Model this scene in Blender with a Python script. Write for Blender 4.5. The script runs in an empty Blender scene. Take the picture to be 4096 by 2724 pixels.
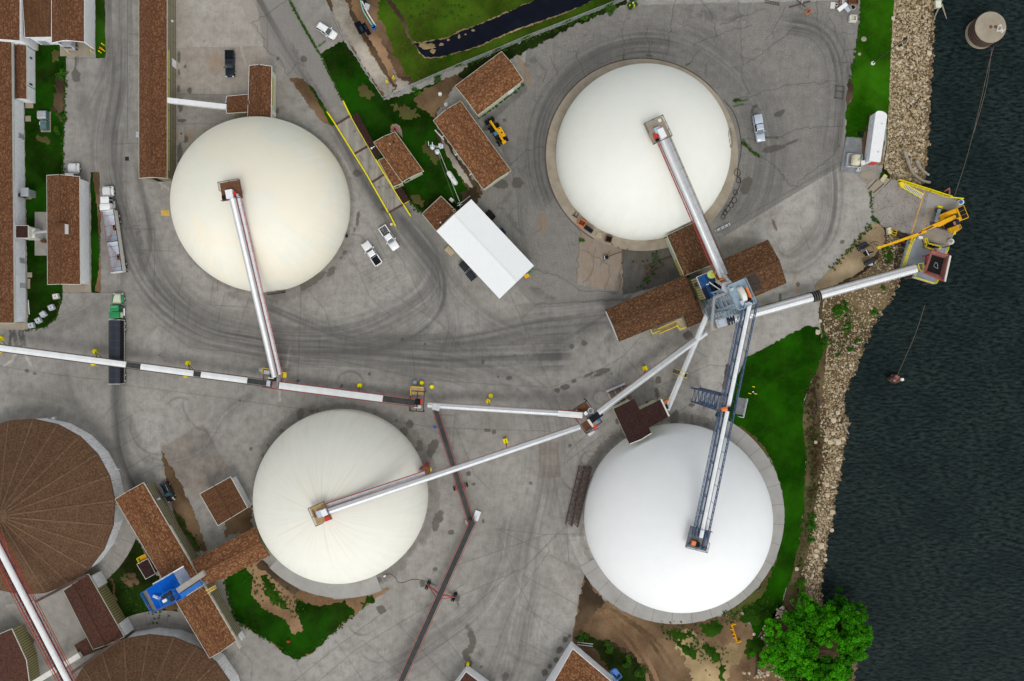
import bpy,bmesh,math,random
import numpy as np
from mathutils import Vector,Matrix,geometry
random.seed(7)
R=math.radians
H,PPM=175.0,18.0
scene=bpy.context.scene
COL=scene.collection
def W(px,py,z=0.0):
 s=(H - z) / H / PPM
 return Vector(((px - 2048)*s,(1362 - py)*s,z))
OFF={}
def link(o,parent=None):
 COL.objects.link(o)
 if parent is not None:o.parent=parent
 return o
def tag(o,label=None,cat=None,group=None,kind=None):
 if label:o['label']=label
 if cat:o['category']=cat
 if group:o['group']=group
 if kind:o['kind']=kind
 return o
def thing(name,label,cat,loc=(0,0,0),rz=0.0,group=None,local=False):
 o=bpy.data.objects.new(name,None);o.empty_display_size=0.3
 o.location=loc;o.rotation_euler=(0,0,rz);link(o)
 OFF[o.name]=Vector((0,0,0)) if local else Vector(loc)
 return tag(o,label,cat,group)
def dup(root,loc,rz,label=None,group=None):
 r=root.copy();COL.objects.link(r);r.location=loc;r.rotation_euler=(0,0,rz)
 if label:r['label']=label
 if group:r['group']=group
 for ch in list(root.children):
  c=ch.copy();COL.objects.link(c);c.parent=r
  for g in list(ch.children):
   d=g.copy();COL.objects.link(d);d.parent=c
 return r
class MB:
 def __init__(s):s.v=[];s.f=[];s.mi=[];s.uv={}
 def add(s,vs,fs,m=0):
  b=len(s.v);s.v += [tuple(p) for p in vs]
  for f in fs:s.f.append([b+i for i in f]);s.mi.append(m)
  return s
 def box(s,c,d,rz=0.0,m=0):
  ca,sa=math.cos(rz),math.sin(rz);vs=[]
  for z in (-.5,.5):
   for x,y in ((-.5,-.5),(.5,-.5),(.5,.5),(-.5,.5)):
    X,Y=x*d[0],y*d[1]
    vs.append((c[0]+X*ca - Y*sa,c[1]+X*sa+Y*ca,c[2]+z*d[2]))
  return s.add(vs,[(3,2,1,0),(4,5,6,7),(0,1,5,4),(1,2,6,5),(2,3,7,6),(3,0,4,7)],m)
 def beam(s,a,b,w,h=None,m=0,up=(0,0,1)):
  a,b=Vector(a),Vector(b);h=w if h is None else h
  t=(b - a).normalized();u=Vector(up)
  if abs(t.dot(u)) > .98:u=Vector((1,0,0))
  sx=t.cross(u).normalized()*(w / 2);sz=sx.cross(t).normalized()*(h / 2)
  vs=[a - sx - sz,a+sx - sz,a+sx+sz,a - sx+sz,b - sx - sz,b+sx - sz,b+sx+sz,b - sx+sz]
  return s.add(vs,[(0,1,2,3),(7,6,5,4),(4,5,1,0),(5,6,2,1),(6,7,3,2),(7,4,0,3)],m)
 def tube(s,a,b,r,n=8,r2=None,m=0,caps=True):
  a,b=Vector(a),Vector(b);r2=r if r2 is None else r2
  t=(b - a).normalized();u=Vector((0,0,1)) if abs(t.z) < .95 else Vector((1,0,0))
  x=t.cross(u).normalized();y=x.cross(t).normalized()
  vs=[a+(x*math.cos(i*math.tau / n)+y*math.sin(i*math.tau / n))*r for i in range(n)]
  vs += [b+(x*math.cos(i*math.tau / n)+y*math.sin(i*math.tau / n))*r2 for i in range(n)]
  fs=[(i,(i+1) % n,n+(i+1) % n,n+i) for i in range(n)]
  if caps:fs += [tuple(range(n))[::-1],tuple(range(n,2*n))]
  return s.add(vs,fs,m)
 def path(s,pts,r,n=5,m=0,taper=None):
  pts=[Vector(p) for p in pts];L=len(pts);rings=[]
  for i,p in enumerate(pts):
   t=(pts[min(i+1,L - 1)] - pts[max(i - 1,0)]).normalized()
   u=Vector((0,0,1)) if abs(t.z) < .95 else Vector((1,0,0))
   x=t.cross(u).normalized();y=x.cross(t).normalized()
   rr=r if taper is None else r+(taper - r)*i / (L - 1)
   rings.append([p+(x*math.cos(k*math.tau / n)+y*math.sin(k*math.tau / n))*rr for k in range(n)])
  return s.loft(rings,m=m)
 def loft(s,rings,cap=True,m=0,closed=True):
  n=len(rings[0]);vs=[p for r in rings for p in r];fs=[]
  for i in range(len(rings) - 1):
   for k in range(n if closed else n - 1):
    fs.append((i*n+k,i*n+(k+1) % n,(i+1)*n+(k+1) % n,(i+1)*n+k))
  if cap and closed:fs += [tuple(range(n))[::-1],tuple(range((len(rings) - 1)*n,len(rings)*n))]
  return s.add(vs,fs,m)
 def prism(s,poly,z0,z1,m=0):
  n=len(poly);vs=[(p[0],p[1],z0) for p in poly]+[(p[0],p[1],z1) for p in poly]
  fs=[tuple(range(n))[::-1],tuple(range(n,2*n))]+[(i,(i+1) % n,n+(i+1) % n,n+i) for i in range(n)]
  return s.add(vs,fs,m)
 def pts3(s,low,top,m=0):
  n=len(low);fs=[tuple(range(n))[::-1],tuple(range(n,2*n))]+[(i,(i+1) % n,n+(i+1) % n,n+i) for i in range(n)]
  return s.add(list(low)+list(top),fs,m)
 def face(s,vs,m=0,uv=None):
  s.add(vs,[tuple(range(len(vs)))],m)
  if uv:s.uv[len(s.f) - 1]=uv
  return s
 def panel(s,q,inset=.06,th=.015,m=0):
  q=[Vector(p) for p in q];c=sum(q,Vector()) / 4
  n=(q[2] - q[0]).cross(q[3] - q[1]).normalized()
  def ins(i):
   a,p,b=q[i - 1],q[i],q[(i+1) % 4]
   return p+(a - p).normalized()*inset+(b - p).normalized()*inset
  iq=[ins(i) for i in range(4)]
  return s.pts3([p - n*.01 for p in iq],[p+n*th for p in iq],m)
 def dome(s,c,r,h,n=16,k=5,m=0):
  rings=[[(c[0]+r*math.cos(j*math.pi / 2 / k)*math.cos(i*math.tau / n),c[1]+r*math.cos(j*math.pi / 2 / k)*math.sin(i*math.tau / n),c[2]+h*math.sin(j*math.pi / 2 / k)) for i in range(n)] for j in range(k)]
  b=len(s.v);s.loft(rings,cap=False,m=m);t=len(s.v);s.v.append((c[0],c[1],c[2]+h))
  for i in range(n):s.f.append([b+(k - 1)*n+i,b+(k - 1)*n+(i+1) % n,t]);s.mi.append(m)
  return s
 def ell(s,c,rx,ry,rz_,n=10,k=6,m=0):
  rings=[]
  for j in range(1,k):
   a=-math.pi / 2+math.pi*j / k
   rings.append([(c[0]+rx*math.cos(a)*math.cos(i*math.tau / n),c[1]+ry*math.cos(a)*math.sin(i*math.tau / n),c[2]+rz_*math.sin(a)) for i in range(n)])
  return s.loft(rings,m=m)
 def build(s,name,mats,parent=None,smooth=False,label=None):
  me=bpy.data.meshes.new(name);V=s.v
  off=None
  if parent is not None:
   t=parent
   while t.parent is not None:t=t.parent
   off=OFF.get(t.name,Vector((0,0,0)))
  elif V:
   a=np.array(V);off=Vector(((a[:,0].min()+a[:,0].max()) / 2,(a[:,1].min()+a[:,1].max()) / 2,a[:,2].min()))
  me.from_pydata([(p[0] - off[0],p[1] - off[1],p[2] - off[2]) for p in V],[],s.f)
  for m in (mats if isinstance(mats,(list,tuple)) else [mats]):me.materials.append(m)
  if any(s.mi):me.polygons.foreach_set('material_index',s.mi)
  if s.uv:
   l=me.uv_layers.new(name='uv')
   for fi,uv in s.uv.items():
    for li,c in zip(me.polygons[fi].loop_indices,uv):l.data[li].uv=c
  if smooth:me.polygons.foreach_set('use_smooth',[True]*len(me.polygons))
  me.validate();me.update()
  o=bpy.data.objects.new(name,me);link(o,parent)
  if parent is None:o.location=off
  if label:o['label']=label
  return o
def rring(x,hw,z0,z1,r,y0=0.0,n=3):
 pts=[];r=min(r,hw*.95,(z1 - z0)*.48)
 for cx,cz,a0 in ((hw - r,z1 - r,0),(-hw+r,z1 - r,90),(-hw+r,z0+r,180),(hw - r,z0+r,270)):
  for k in range(n+1):
   a=R(a0+90*k / n);pts.append((x,y0+cx+r*math.cos(a),cz+r*math.sin(a)))
 return pts
def spline(P,n=8):
 P=[np.array(p,float) for p in P]
 if len(P) < 3:return P
 Q=[2*P[0] - P[1]]+P+[2*P[-1] - P[-2]];out=[]
 for i in range(1,len(Q) - 2):
  for k in range(n):
   t=k / n;a,b,c,d=Q[i - 1:i+3]
   out.append(.5*(2*b+(c - a)*t+(2*a - 5*b+4*c - d)*t*t+(3*b - a - 3*c+d)*t ** 3))
 return out+[P[-1]]
class NT:
 def __init__(s,name):
  s.mat=bpy.data.materials.new(name);s.mat.use_nodes=True
  s.t=s.mat.node_tree;s.b=s.t.nodes['Principled BSDF'];s.L=s.t.links
 def n(s,typ,**kw):
  nd=s.t.nodes.new(typ)
  for k,v in kw.items():
   if k[0] == '_':setattr(nd,k[1:],v)
   else:nd.inputs[k.replace('__',' ')].default_value=v
  return nd
 def l(s,a,b):s.L.new(a,b)
 def coord(s,which='Object',scale=(1,1,1),rot=(0,0,0)):
  t=s.n('ShaderNodeTexCoord');m=s.n('ShaderNodeMapping');m.inputs['Scale'].default_value=scale;m.inputs['Rotation'].default_value=rot
  s.l(t.outputs[which],m.inputs['Vector']);return m.outputs['Vector']
 def noise(s,vec,scale,detail=3,rough=.55):
  n=s.n('ShaderNodeTexNoise',Scale=scale,Detail=detail,Roughness=rough);s.l(vec,n.inputs['Vector']);return n.outputs['Fac']
 def ramp(s,fac,stops):
  r=s.n('ShaderNodeValToRGB');e=r.color_ramp.elements
  while len(e) < len(stops):e.new(.5)
  for k,(p,c) in enumerate(stops):
   e[k].position=p;e[k].color=(c,c,c,1) if not isinstance(c,(tuple,list)) else tuple(c)+(1,)
  s.l(fac,r.inputs['Fac']);return r.outputs['Color']
 def mix(s,fac,a,b,blend='MIX'):
  m=s.n('ShaderNodeMix',_data_type='RGBA',_blend_type=blend)
  for sock,v in ((m.inputs[0],fac),(m.inputs[6],a),(m.inputs[7],b)):
   if hasattr(v,'links'):s.l(v,sock)
   else:sock.default_value=v if isinstance(v,(int,float)) else tuple(v)+(1,)
  return m.outputs[2]
 def math(s,op,a,b=None,c=None):
  m=s.n('ShaderNodeMath',_operation=op)
  for k,v in enumerate((a,b,c)):
   if v is None:continue
   if hasattr(v,'links'):s.l(v,m.inputs[k])
   else:m.inputs[k].default_value=v
  return m.outputs[0]
 def bump(s,h,strength,dist=.05):
  b=s.n('ShaderNodeBump',Strength=strength,Distance=dist);s.l(h,b.inputs['Height']);s.l(b.outputs['Normal'],s.b.inputs['Normal'])
 def col(s,c):
  if hasattr(c,'links'):s.l(c,s.b.inputs['Base Color'])
  else:s.b.inputs['Base Color'].default_value=tuple(c)+(1,)
 def set(s,rough=.7,metal=0.0,spec=.3):
  s.b.inputs['Roughness'].default_value=rough;s.b.inputs['Metallic'].default_value=metal
  s.b.inputs['Specular IOR Level'].default_value=spec
  return s.mat
def sc(c,k):return tuple(min(1,x*k) for x in c)
def mat(name,c,rough=.6,metal=0.0,var=.18,scale=1.2,spec=.35,dirt=None,dirt_amt=.5,bump=0.0,fine=18):
 m=NT(name);v=m.coord();n1=m.noise(v,scale,5,.6);n2=m.noise(v,fine,2)
 col=m.mix(m.ramp(n1,[(.3,0.0),(.7,1.0)]),sc(c,1 - var),sc(c,1+var))
 col=m.mix(m.math('MULTIPLY',n2,var),col,sc(c,.6))
 if dirt:
  n3=m.noise(v,scale*.6,6,.7);col=m.mix(m.ramp(n3,[(.62 - dirt_amt*.25,0.0),(.75,.85)]),col,dirt)
 m.col(col)
 if bump:m.bump(n2,bump)
 return m.set(rough,metal,spec)
def ribbed(name,c,period=.3,depth=.25,axis='uv',dark=None,rough=.5,metal=0.0,dirt=None,var=.1):
 m=NT(name);v=m.coord('UV');s_=m.n('ShaderNodeSeparateXYZ');m.l(v,s_.inputs[0])
 f=m.math('FRACT',m.math('DIVIDE',s_.outputs[1 if axis == 'v' else 0],period));rib=m.math('SMOOTHSTEP' if False else 'PINGPONG',f,.5)
 rb=m.ramp(rib,[(.1,0.0),(.22,1.0)]);ob=m.coord()
 n1=m.noise(ob,.8,6,.65)
 col=m.mix(m.ramp(n1,[(.35,0.0),(.7,1.0)]),sc(c,1 - var),sc(c,1+var))
 col=m.mix(rb,dark or sc(c,1 - depth),col)
 if dirt:
  st=m.noise(m.coord('UV',(3,.4,1)),1.0,6,.7);col=m.mix(m.ramp(st,[(.52,0.0),(.68,.8)]),col,dirt)
 m.col(col);m.bump(rb,.35,.04)
 return m.set(rough,metal,.35)
def shingle(name,base,fleck,amt=.5,streak=0.0,size=.5,course=.35):
 size *= .5;fleck=tuple(.62*f_+.38*b_ for f_,b_ in zip(fleck,base))
 m=NT(name);su=m.n('ShaderNodeSeparateXYZ');m.l(m.coord('UV'),su.inputs[0]);row=m.math('FLOOR',m.math('DIVIDE',su.outputs[1],size*.75))
 cb=m.n('ShaderNodeCombineXYZ');m.l(m.math('FLOOR',m.math('ADD',m.math('DIVIDE',su.outputs[0],size*1.25),m.math('MULTIPLY',row,.37))),cb.inputs[0]);m.l(row,cb.inputs[1])
 wn=m.n('ShaderNodeTexWhiteNoise',_noise_dimensions='2D');m.l(cb.outputs[0],wn.inputs['Vector']);se=m.n('ShaderNodeSeparateColor');m.l(wn.outputs['Color'],se.inputs[0])
 big=m.noise(m.coord('UV',(.12,.3,1)),1.0,5,.65)
 c=m.mix(se.outputs[1],sc(base,.6),sc(base,1.3))
 c=m.mix(m.ramp(se.outputs[0],[(.95 - amt*.7,0.0),(1.0,.9)]),c,fleck)
 c=m.mix(m.ramp(big,[(.35,.0),(.75,.32)]),c,sc(base,.6))
 s_=m.n('ShaderNodeSeparateXYZ');m.l(m.coord('UV'),s_.inputs[0])
 fr=m.math('FRACT',m.math('DIVIDE',s_.outputs[1],course))
 c=m.mix(m.ramp(fr,[(.0,.45),(.22,0.0)]),c,sc(base,.35))
 if streak:
  st=m.noise(m.coord('UV',(2.2,.15,1)),1.0,5,.7);c=m.mix(m.math('MULTIPLY',m.ramp(st,[(.4,0.0),(.65,1.0)]),streak),c,sc(base,.3))
 m.col(c);m.bump(fr,.4,.03)
 return m.set(.9,0,.15)
def dome_mat(name,c,cool,streak,rust=0.0,patch=0.0,rim=(.45,.42,.34)):
 m=NT(name);t=m.n('ShaderNodeTexCoord');s_=m.n('ShaderNodeSeparateXYZ');m.l(t.outputs['Object'],s_.inputs[0])
 az=m.math('ARCTAN2',s_.outputs[1],s_.outputs[0])
 cb=m.n('ShaderNodeCombineXYZ');m.l(m.math('MULTIPLY',az,14.0),cb.inputs[0]);m.l(m.math('MULTIPLY',s_.outputs[2],.07),cb.inputs[1])
 st=m.noise(cb.outputs[0],1.0,6,.72)
 big=m.noise(t.outputs['Object'],.05,3,.5);mid=m.noise(t.outputs['Object'],.4,5,.6)
 col=m.mix(m.ramp(big,[(.35,0.0),(.65,1.0)]),c,cool)
 col=m.mix(m.math('MULTIPLY',m.ramp(mid,[(.4,0.0),(.75,1.0)]),.12),col,sc(c,.75))
 low=m.n('ShaderNodeMapRange');low.inputs[1].default_value=19;low.inputs[2].default_value=1;m.l(s_.outputs[2],low.inputs[0])
 k=m.math('MULTIPLY',m.math('MULTIPLY',m.ramp(st,[(.42,0.0),(.72,1.0)]),m.math('POWER',low.outputs[0],.7)),streak)
 col=m.mix(k,col,rim)
 if patch:
  vo=m.n('ShaderNodeTexVoronoi',Scale=.12,Randomness=.8);vo.distance='CHEBYCHEV';m.l(t.outputs['Object'],vo.inputs['Vector'])
  se=m.n('ShaderNodeSeparateColor');m.l(vo.outputs['Color'],se.inputs[0])
  col=m.mix(m.math('MULTIPLY',m.math('GREATER_THAN',se.outputs[0],.62),patch),col,(.80,.70,.52))
 if rust:
  rr=m.noise(cb.outputs[0],.9,3,.6);top=m.n('ShaderNodeMapRange');top.inputs[1].default_value=14.5;top.inputs[2].default_value=19.6;m.l(s_.outputs[2],top.inputs[0])
  col=m.mix(m.math('MULTIPLY',m.math('MULTIPLY',m.ramp(rr,[(.5,0.0),(.66,1.0)]),top.outputs[0]),rust),col,(.62,.45,.22))
 m.col(col);return m.set(.75,0,.2)
M={}
M['white']=mat('white_paint',(.74,.75,.75),.45,var=.05,dirt=(.5,.5,.47),dirt_amt=.1)
M['offwhite']=mat('offwhite_paint',(.62,.61,.55),.55,var=.08,dirt=(.3,.26,.2),dirt_amt=.25)
M['concrete']=mat('concrete',(.31,.295,.265),.9,var=.16,scale=.5,spec=.15,dirt=(.2,.18,.15),dirt_amt=.35)
M['apron']=mat('apron_concrete',(.33,.32,.30),.9,var=.1,scale=.3,spec=.15,dirt=(.24,.225,.2),dirt_amt=.2)
M['apron_tan']=mat('apron_tan_concrete',(.33,.285,.22),.9,var=.18,scale=.35,spec=.15,dirt=(.2,.165,.115),dirt_amt=.5)
M['galv']=mat('galvanised',(.52,.54,.56),.38,.55,var=.12,scale=.8,spec=.5)
M['grating']=mat('grating',(.17,.175,.18),.6,.4,var=.2)
M['greyblue']=mat('grey_blue_paint',(.27,.36,.43),.5,var=.15)
M['navy']=mat('navy_steel',(.045,.085,.16),.5,.1,var=.25)
M['blue']=mat('blue_deck',(.002,.10,.50),.7,spec=.05,var=.18,dirt=(.01,.05,.18),dirt_amt=.2)
M['blue_dark']=mat('worn_blue_deck',(.015,.09,.26),.5,var=.4,dirt=(.012,.014,.02),dirt_amt=.9)
M['blue_paint']=mat('blue_paint',(.01,.13,.45),.4,var=.15)
M['yellow']=mat('yellow_paint',(.78,.58,.02),.45,var=.1)
M['lemon']=mat('lemon_yellow',(.83,.72,.0),.6,var=.08,spec=.1)
M['mach']=mat('machine_yellow',(.74,.38,.006),.5,spec=.15,var=.12,dirt=(.3,.16,.02),dirt_amt=.15)
M['orange']=mat('orange_paint',(.70,.17,.03),.5,var=.15)
M['red']=mat('red_steel',(.33,.045,.03),.55,var=.3,dirt=(.14,.05,.03),dirt_amt=.4)
M['redbright']=mat('bright_red',(.55,.03,.02),.4,var=.15)
M['rust']=mat('rusty_steel',(.16,.07,.035),.85,.1,var=.4,scale=2.5)
M['rustbeam']=mat('rust_brown_beam',(.09,.055,.045),.8,.1,var=.3)
M['black']=mat('black_rubber',(.011,.012,.014),.8,var=.3,spec=.12)
M['belt']=mat('belt_rubber',(.035,.037,.036),.65,var=.5,scale=.8)
M['tarp']=mat('black_tarp',(.012,.017,.03),.42,var=.35,scale=.5,spec=.5)
M['glass']=mat('dark_glass',(.012,.02,.024),.08,var=.2,spec=.8)
M['tealglass']=mat('teal_glass',(.03,.09,.10),.08,var=.15,spec=.8)
M['cglass']=mat('windshield',(.018,.042,.045),.06,var=.3,spec=.9)
M['chrome']=mat('chrome',(.7,.7,.72),.15,.9,var=.05)
M['alu']=mat('aluminium',(.58,.61,.66),.35,.45,var=.12)
M['carwhite']=mat('white_car_paint',(.78,.79,.80),.22,var=.03,spec=.6)
M['carsilver']=mat('silver_blue_paint',(.50,.57,.66),.25,.25,var=.05,spec=.6)
M['carnavy']=mat('dark_navy_paint',(.012,.016,.028),.35,0,var=.2,spec=.3)
M['carblack']=mat('black_car_paint',(.008,.010,.014),.15,.1,var=.2,spec=.8)
M['green']=mat('green_paint',(.012,.22,.07),.3,var=.12,spec=.5)
M['cream']=mat('cream_paint',(.63,.66,.50),.35,var=.05)
M['tail']=mat('tail_lamp',(.4,.02,.02),.3,var=.1)
M['lamp']=mat('head_lamp',(.75,.75,.72),.15,var=.05,spec=.8)
M['wood']=mat('pale_wood',(.50,.40,.25),.8,var=.3,scale=3)
M['drift']=mat('driftwood',(.30,.265,.21),.85,var=.35,scale=1.5)
M['bark']=mat('bark',(.10,.075,.05),.9,var=.3)
M['pole']=mat('weathered_pole',(.16,.13,.10),.9,var=.3)
M['timber']=mat('dark_timber',(.05,.038,.03),.9,var=.4,scale=2)
M['tan']=mat('tan_wall_paint',(.42,.37,.12),.7,var=.12,dirt=(.2,.19,.1),dirt_amt=.15)
M['sage']=mat('pale_sage_wall',(.46,.49,.38),.7,var=.08)
M['teal']=mat('teal_pipe',(.18,.48,.40),.5,var=.1)
M['pvc']=mat('pvc_white',(.7,.7,.66),.5,var=.08)
M['tote']=mat('cloudy_plastic',(.55,.58,.62),.35,var=.12)
M['cabinet']=mat('green_grey_cabinet',(.09,.16,.16),.5,var=.15)
M['sand']=mat('sand_mat',(.42,.30,.15),.95,var=.2,spec=.1)
M['deckgrey']=mat('grey_deck_paint',(.25,.29,.33),.6,var=.16,scale=.4,dirt=(.2,.19,.12),dirt_amt=.15)
M['redrust']=mat('faded_red_steel',(.30,.11,.09),.7,var=.3,scale=1.2,dirt=(.33,.25,.24),dirt_amt=.5)
M['stone']=None
M['wallwhite']=ribbed('white_sheet_wall',(.80,.82,.84),.45,.10,dirt=None)
M['walltank']=ribbed('peeling_white_wall',(.76,.77,.78),.6,.12,dirt=(.27,.22,.18))
M['walltan']=ribbed('tan_sheet_wall',(.30,.27,.12),.55,.6,dark=(.07,.06,.03))
M['wallframe']=ribbed('open_frame_wall',(.13,.115,.07),.8,.5,axis='v',dark=(.36,.33,.22),dirt=(.05,.045,.03))
M['wallsage']=ribbed('sage_siding',(.50,.54,.40),.25,.12)
M['roofwhite']=ribbed('white_metal_roof',(.78,.80,.80),.42,.08,var=.02)
M['roofa']=shingle('brown_shingle',(.118,.050,.024),(.30,.165,.08),.36)
M['roofb']=shingle('russet_shingle',(.15,.062,.027),(.40,.225,.105),.5,size=.6)
M['roofc']=shingle('umber_shingle',(.088,.042,.021),(.28,.16,.07),.42)
M['roofd']=shingle('streaked_brown_roof',(.125,.058,.027),(.2,.11,.05),.25,streak=.6,size=.4)
M['roofe']=shingle('dark_maroon_roof',(.035,.016,.014),(.09,.045,.035),.25,size=.35)
M['rooff']=shingle('cone_shingle',(.115,.062,.034),(.22,.13,.07),.5,streak=.35,size=.4,course=.6)
M['roofg']=shingle('maroon_brown_roof',(.08,.035,.024),(.14,.07,.04),.3,size=.45)
M['d1']=dome_mat('cream_dome',(.76,.735,.625),(.70,.70,.605),.22,patch=.30)
M['d2']=dome_mat('pale_dome',(.74,.745,.68),(.715,.73,.67),.15)
M['d3']=dome_mat('streaked_dome',(.745,.735,.655),(.715,.715,.645),.32,rust=.45)
M['d4']=dome_mat('white_dome',(.79,.80,.795),(.765,.785,.79),.05,rim=(.6,.63,.65))
G=3.0
GX0,GX1,GY0,GY1=-90,3600,-80,2810
NX,NY=int((GX1 - GX0) / G)+1,int((GY1 - GY0) / G)+1
TRK,WET,LIN,LGT,ASP,BRN,SOOT,GRN=range(8)
LAY=np.zeros((8,NY,NX),np.float32);LAY[LGT]=.5
rng=np.random.default_rng(11)
TAB=rng.random((256,256)).astype(np.float32)
def vn(u,v,seed=0):
 u=np.asarray(u,np.float32)+seed*17.3;v=np.asarray(v,np.float32)+seed*41.7
 i,j=np.floor(u).astype(int),np.floor(v).astype(int);f,g=u - i,v - j
 f=f*f*(3 - 2*f);g=g*g*(3 - 2*g);i &= 255;j &= 255;i1,j1=(i+1) & 255,(j+1) & 255
 return TAB[i,j]*(1 - f)*(1 - g)+TAB[i1,j]*f*(1 - g)+TAB[i,j1]*(1 - f)*g+TAB[i1,j1]*f*g
def fbm(u,v,o=4,seed=0):
 r=0;a=.5;t=0
 for k in range(o):r=r+a*vn(u*2 ** k,v*2 ** k,seed+k);t += a;a *= .55
 return r / t
def win(x0,y0,x1,y1):
 i0,i1=max(0,int((x0 - GX0) / G)),min(NX,int((x1 - GX0) / G)+2);j0,j1=max(0,int((y0 - GY0) / G)),min(NY,int((y1 - GY0) / G)+2)
 if i1 <= i0 or j1 <= j0:return None
 X,Y=np.meshgrid(GX0+G*np.arange(i0,i1),GY0+G*np.arange(j0,j1))
 return (slice(j0,j1),slice(i0,i1)),X.astype(np.float32),Y.astype(np.float32)
def dist_poly(pts,rad):
 P=np.array([p[:2] for p in pts],np.float32)
 w=win(P[:,0].min() - rad,P[:,1].min() - rad,P[:,0].max()+rad,P[:,1].max()+rad)
 if w is None:return None
 sl,X,Y=w;D=np.full(X.shape,1e6,np.float32);S=np.zeros_like(D);sg=np.zeros_like(D);acc=0.0
 x0,y0=X[0,0],Y[0,0]
 for a,b in zip(P[:-1],P[1:]):
  L=float(np.hypot(*(b - a)))
  if L < 1e-3:continue
  i0,i1=max(0,int((min(a[0],b[0]) - rad - x0) / G)),max(0,int((max(a[0],b[0])+rad - x0) / G)+2)
  j0,j1=max(0,int((min(a[1],b[1]) - rad - y0) / G)),max(0,int((max(a[1],b[1])+rad - y0) / G)+2)
  xs,ys=X[j0:j1,i0:i1],Y[j0:j1,i0:i1]
  if xs.size == 0:acc += L;continue
  tx,ty=(b - a) / L;t=np.clip((xs - a[0])*tx+(ys - a[1])*ty,0,L)
  dx,dy=xs - a[0] - t*tx,ys - a[1] - t*ty;d=np.hypot(dx,dy);m=d < D[j0:j1,i0:i1]
  D[j0:j1,i0:i1][m]=d[m];S[j0:j1,i0:i1][m]=(acc+t)[m];sg[j0:j1,i0:i1][m]=(np.sign(tx*dy - ty*dx)*d)[m];acc += L
 return sl,X,Y,D,S,sg,acc
def stroke(ch,pts,w,v,soft=3.0,rough=0.0,seed=0):
 r=dist_poly(pts,w+soft+rough*2+2)
 if r is None:return
 sl,X,Y,D,S,sg,L=r
 if rough:D=D+(fbm(X / 9,Y / 9,3,seed) - .5)*rough*2
 LAY[ch][sl]=np.maximum(LAY[ch][sl],v*np.clip((w+soft - D) / soft,0,1))
def line(pts,v=.6,w=.6,wob=0.0,seed=0,ch=LIN):
 w *= .45;v *= .8
 if wob:
  q=[];rr=random.Random(seed+int(pts[0][0]))
  for a,b in zip(pts[:-1],pts[1:]):
   n=max(2,int(math.hypot(b[0] - a[0],b[1] - a[1]) / 14))
   for k in range(n):t=k / n;q.append((a[0]+(b[0] - a[0])*t+rr.gauss(0,wob),a[1]+(b[1] - a[1])*t+rr.gauss(0,wob)))
  pts=q+[pts[-1]]
 stroke(ch,pts,w,v,2.3)
def band(pts,w,v,seed=0,ch=TRK,fine=5.0,streak=.75):
 r=dist_poly(spline(pts,10),w)
 if r is None:return
 sl,X,Y,D,S,sg,L=r
 fall=np.clip(1 - D / w,0,1);fall=fall*fall*(3 - 2*fall)
 fall=fall*np.clip(np.minimum(S,L - S) / 70+.12,0,1)
 n=.5*vn(sg / fine+vn(S / 160,S*0,seed)*3,S / 260,seed)+.5*vn(sg / (fine*3.2),S / 420,seed+3)
 n=np.clip((n - .5)*2.4+.5,0,1)
 val=v*fall*((1 - streak)+streak*n)*(.6+.8*fbm(X / 130,Y / 130,3,seed+5))
 if ch == LGT:LAY[ch][sl] += val
 else:
  LAY[ch][sl]=1 - (1 - LAY[ch][sl])*(1 - np.clip(val*1.15,0,1))
  LAY[LGT][sl] += .16*min(1,v*1.6)*fall*(vn(sg / 4.2,S / 300,seed+9)+vn(sg / 8,S / 500,seed+11) - 1)
def blob(ch,x,y,rx,ry,rot=0.0,v=1.0,seed=None,rough=.5,feather=.12):
 seed=int(x*3+y) % 97 if seed is None else seed;Rr=max(rx,ry)*1.6+6
 w=win(x - Rr,y - Rr,x+Rr,y+Rr)
 if w is None:return
 sl,X,Y=w;c,s_=math.cos(R(rot)),math.sin(R(rot));dx,dy=X - x,Y - y
 d=np.hypot((dx*c+dy*s_) / rx,(-dx*s_+dy*c) / ry)
 d=d+(fbm(X / (.5*min(rx,ry)+6),Y / (.5*min(rx,ry)+6),3,seed) - .5)*rough*1.6
 k=np.clip((1 - d) / feather,0,1)
 if ch == LGT:LAY[ch][sl] += v*k
 else:LAY[ch][sl]=np.maximum(LAY[ch][sl],v*k)
def inpoly(X,Y,P):
 r=np.zeros(X.shape,bool);n=len(P)
 for i in range(n):
  (x1,y1),(x2,y2)=P[i],P[(i+1) % n]
  if y1 == y2:continue
  c=((y1 > Y) != (y2 > Y)) & (X < (x2 - x1)*(Y - y1) / (y2 - y1)+x1);r ^= c
 return r
def area(ch,P,v,feather=4.0,mode='set',seed=0,mottle=0.0):
 xs=[p[0] for p in P];ys=[p[1] for p in P];w=win(min(xs) - feather,min(ys) - feather,max(xs)+feather,max(ys)+feather)
 if w is None:return
 sl,X,Y=w;wob=feather*.8
 k=inpoly(X+(fbm(X / 20,Y / 20,2,seed) - .5)*wob,Y+(fbm(X / 20,Y / 20,2,seed+9) - .5)*wob,P).astype(np.float32)
 if feather > 6:
  for _ in range(int(feather / 4)):
   p=np.pad(k,1,'edge');k=(p[:-2,1:-1]+p[2:,1:-1]+p[1:-1,:-2]+p[1:-1,2:]+p[1:-1,1:-1]) / 5
 if mottle:k=k*(1 - mottle+mottle*2*fbm(X / 60,Y / 60,4,seed))
 if mode == 'add':LAY[ch][sl] += v*k
 else:LAY[ch][sl]=LAY[ch][sl]*(1 - k)+v*k
def arc(cx,cy,r,a0,a1,n=30):return [(cx+r*math.cos(R(a0+(a1 - a0)*i / n)),cy+r*math.sin(R(a0+(a1 - a0)*i / n))) for i in range(n+1)]
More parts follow.
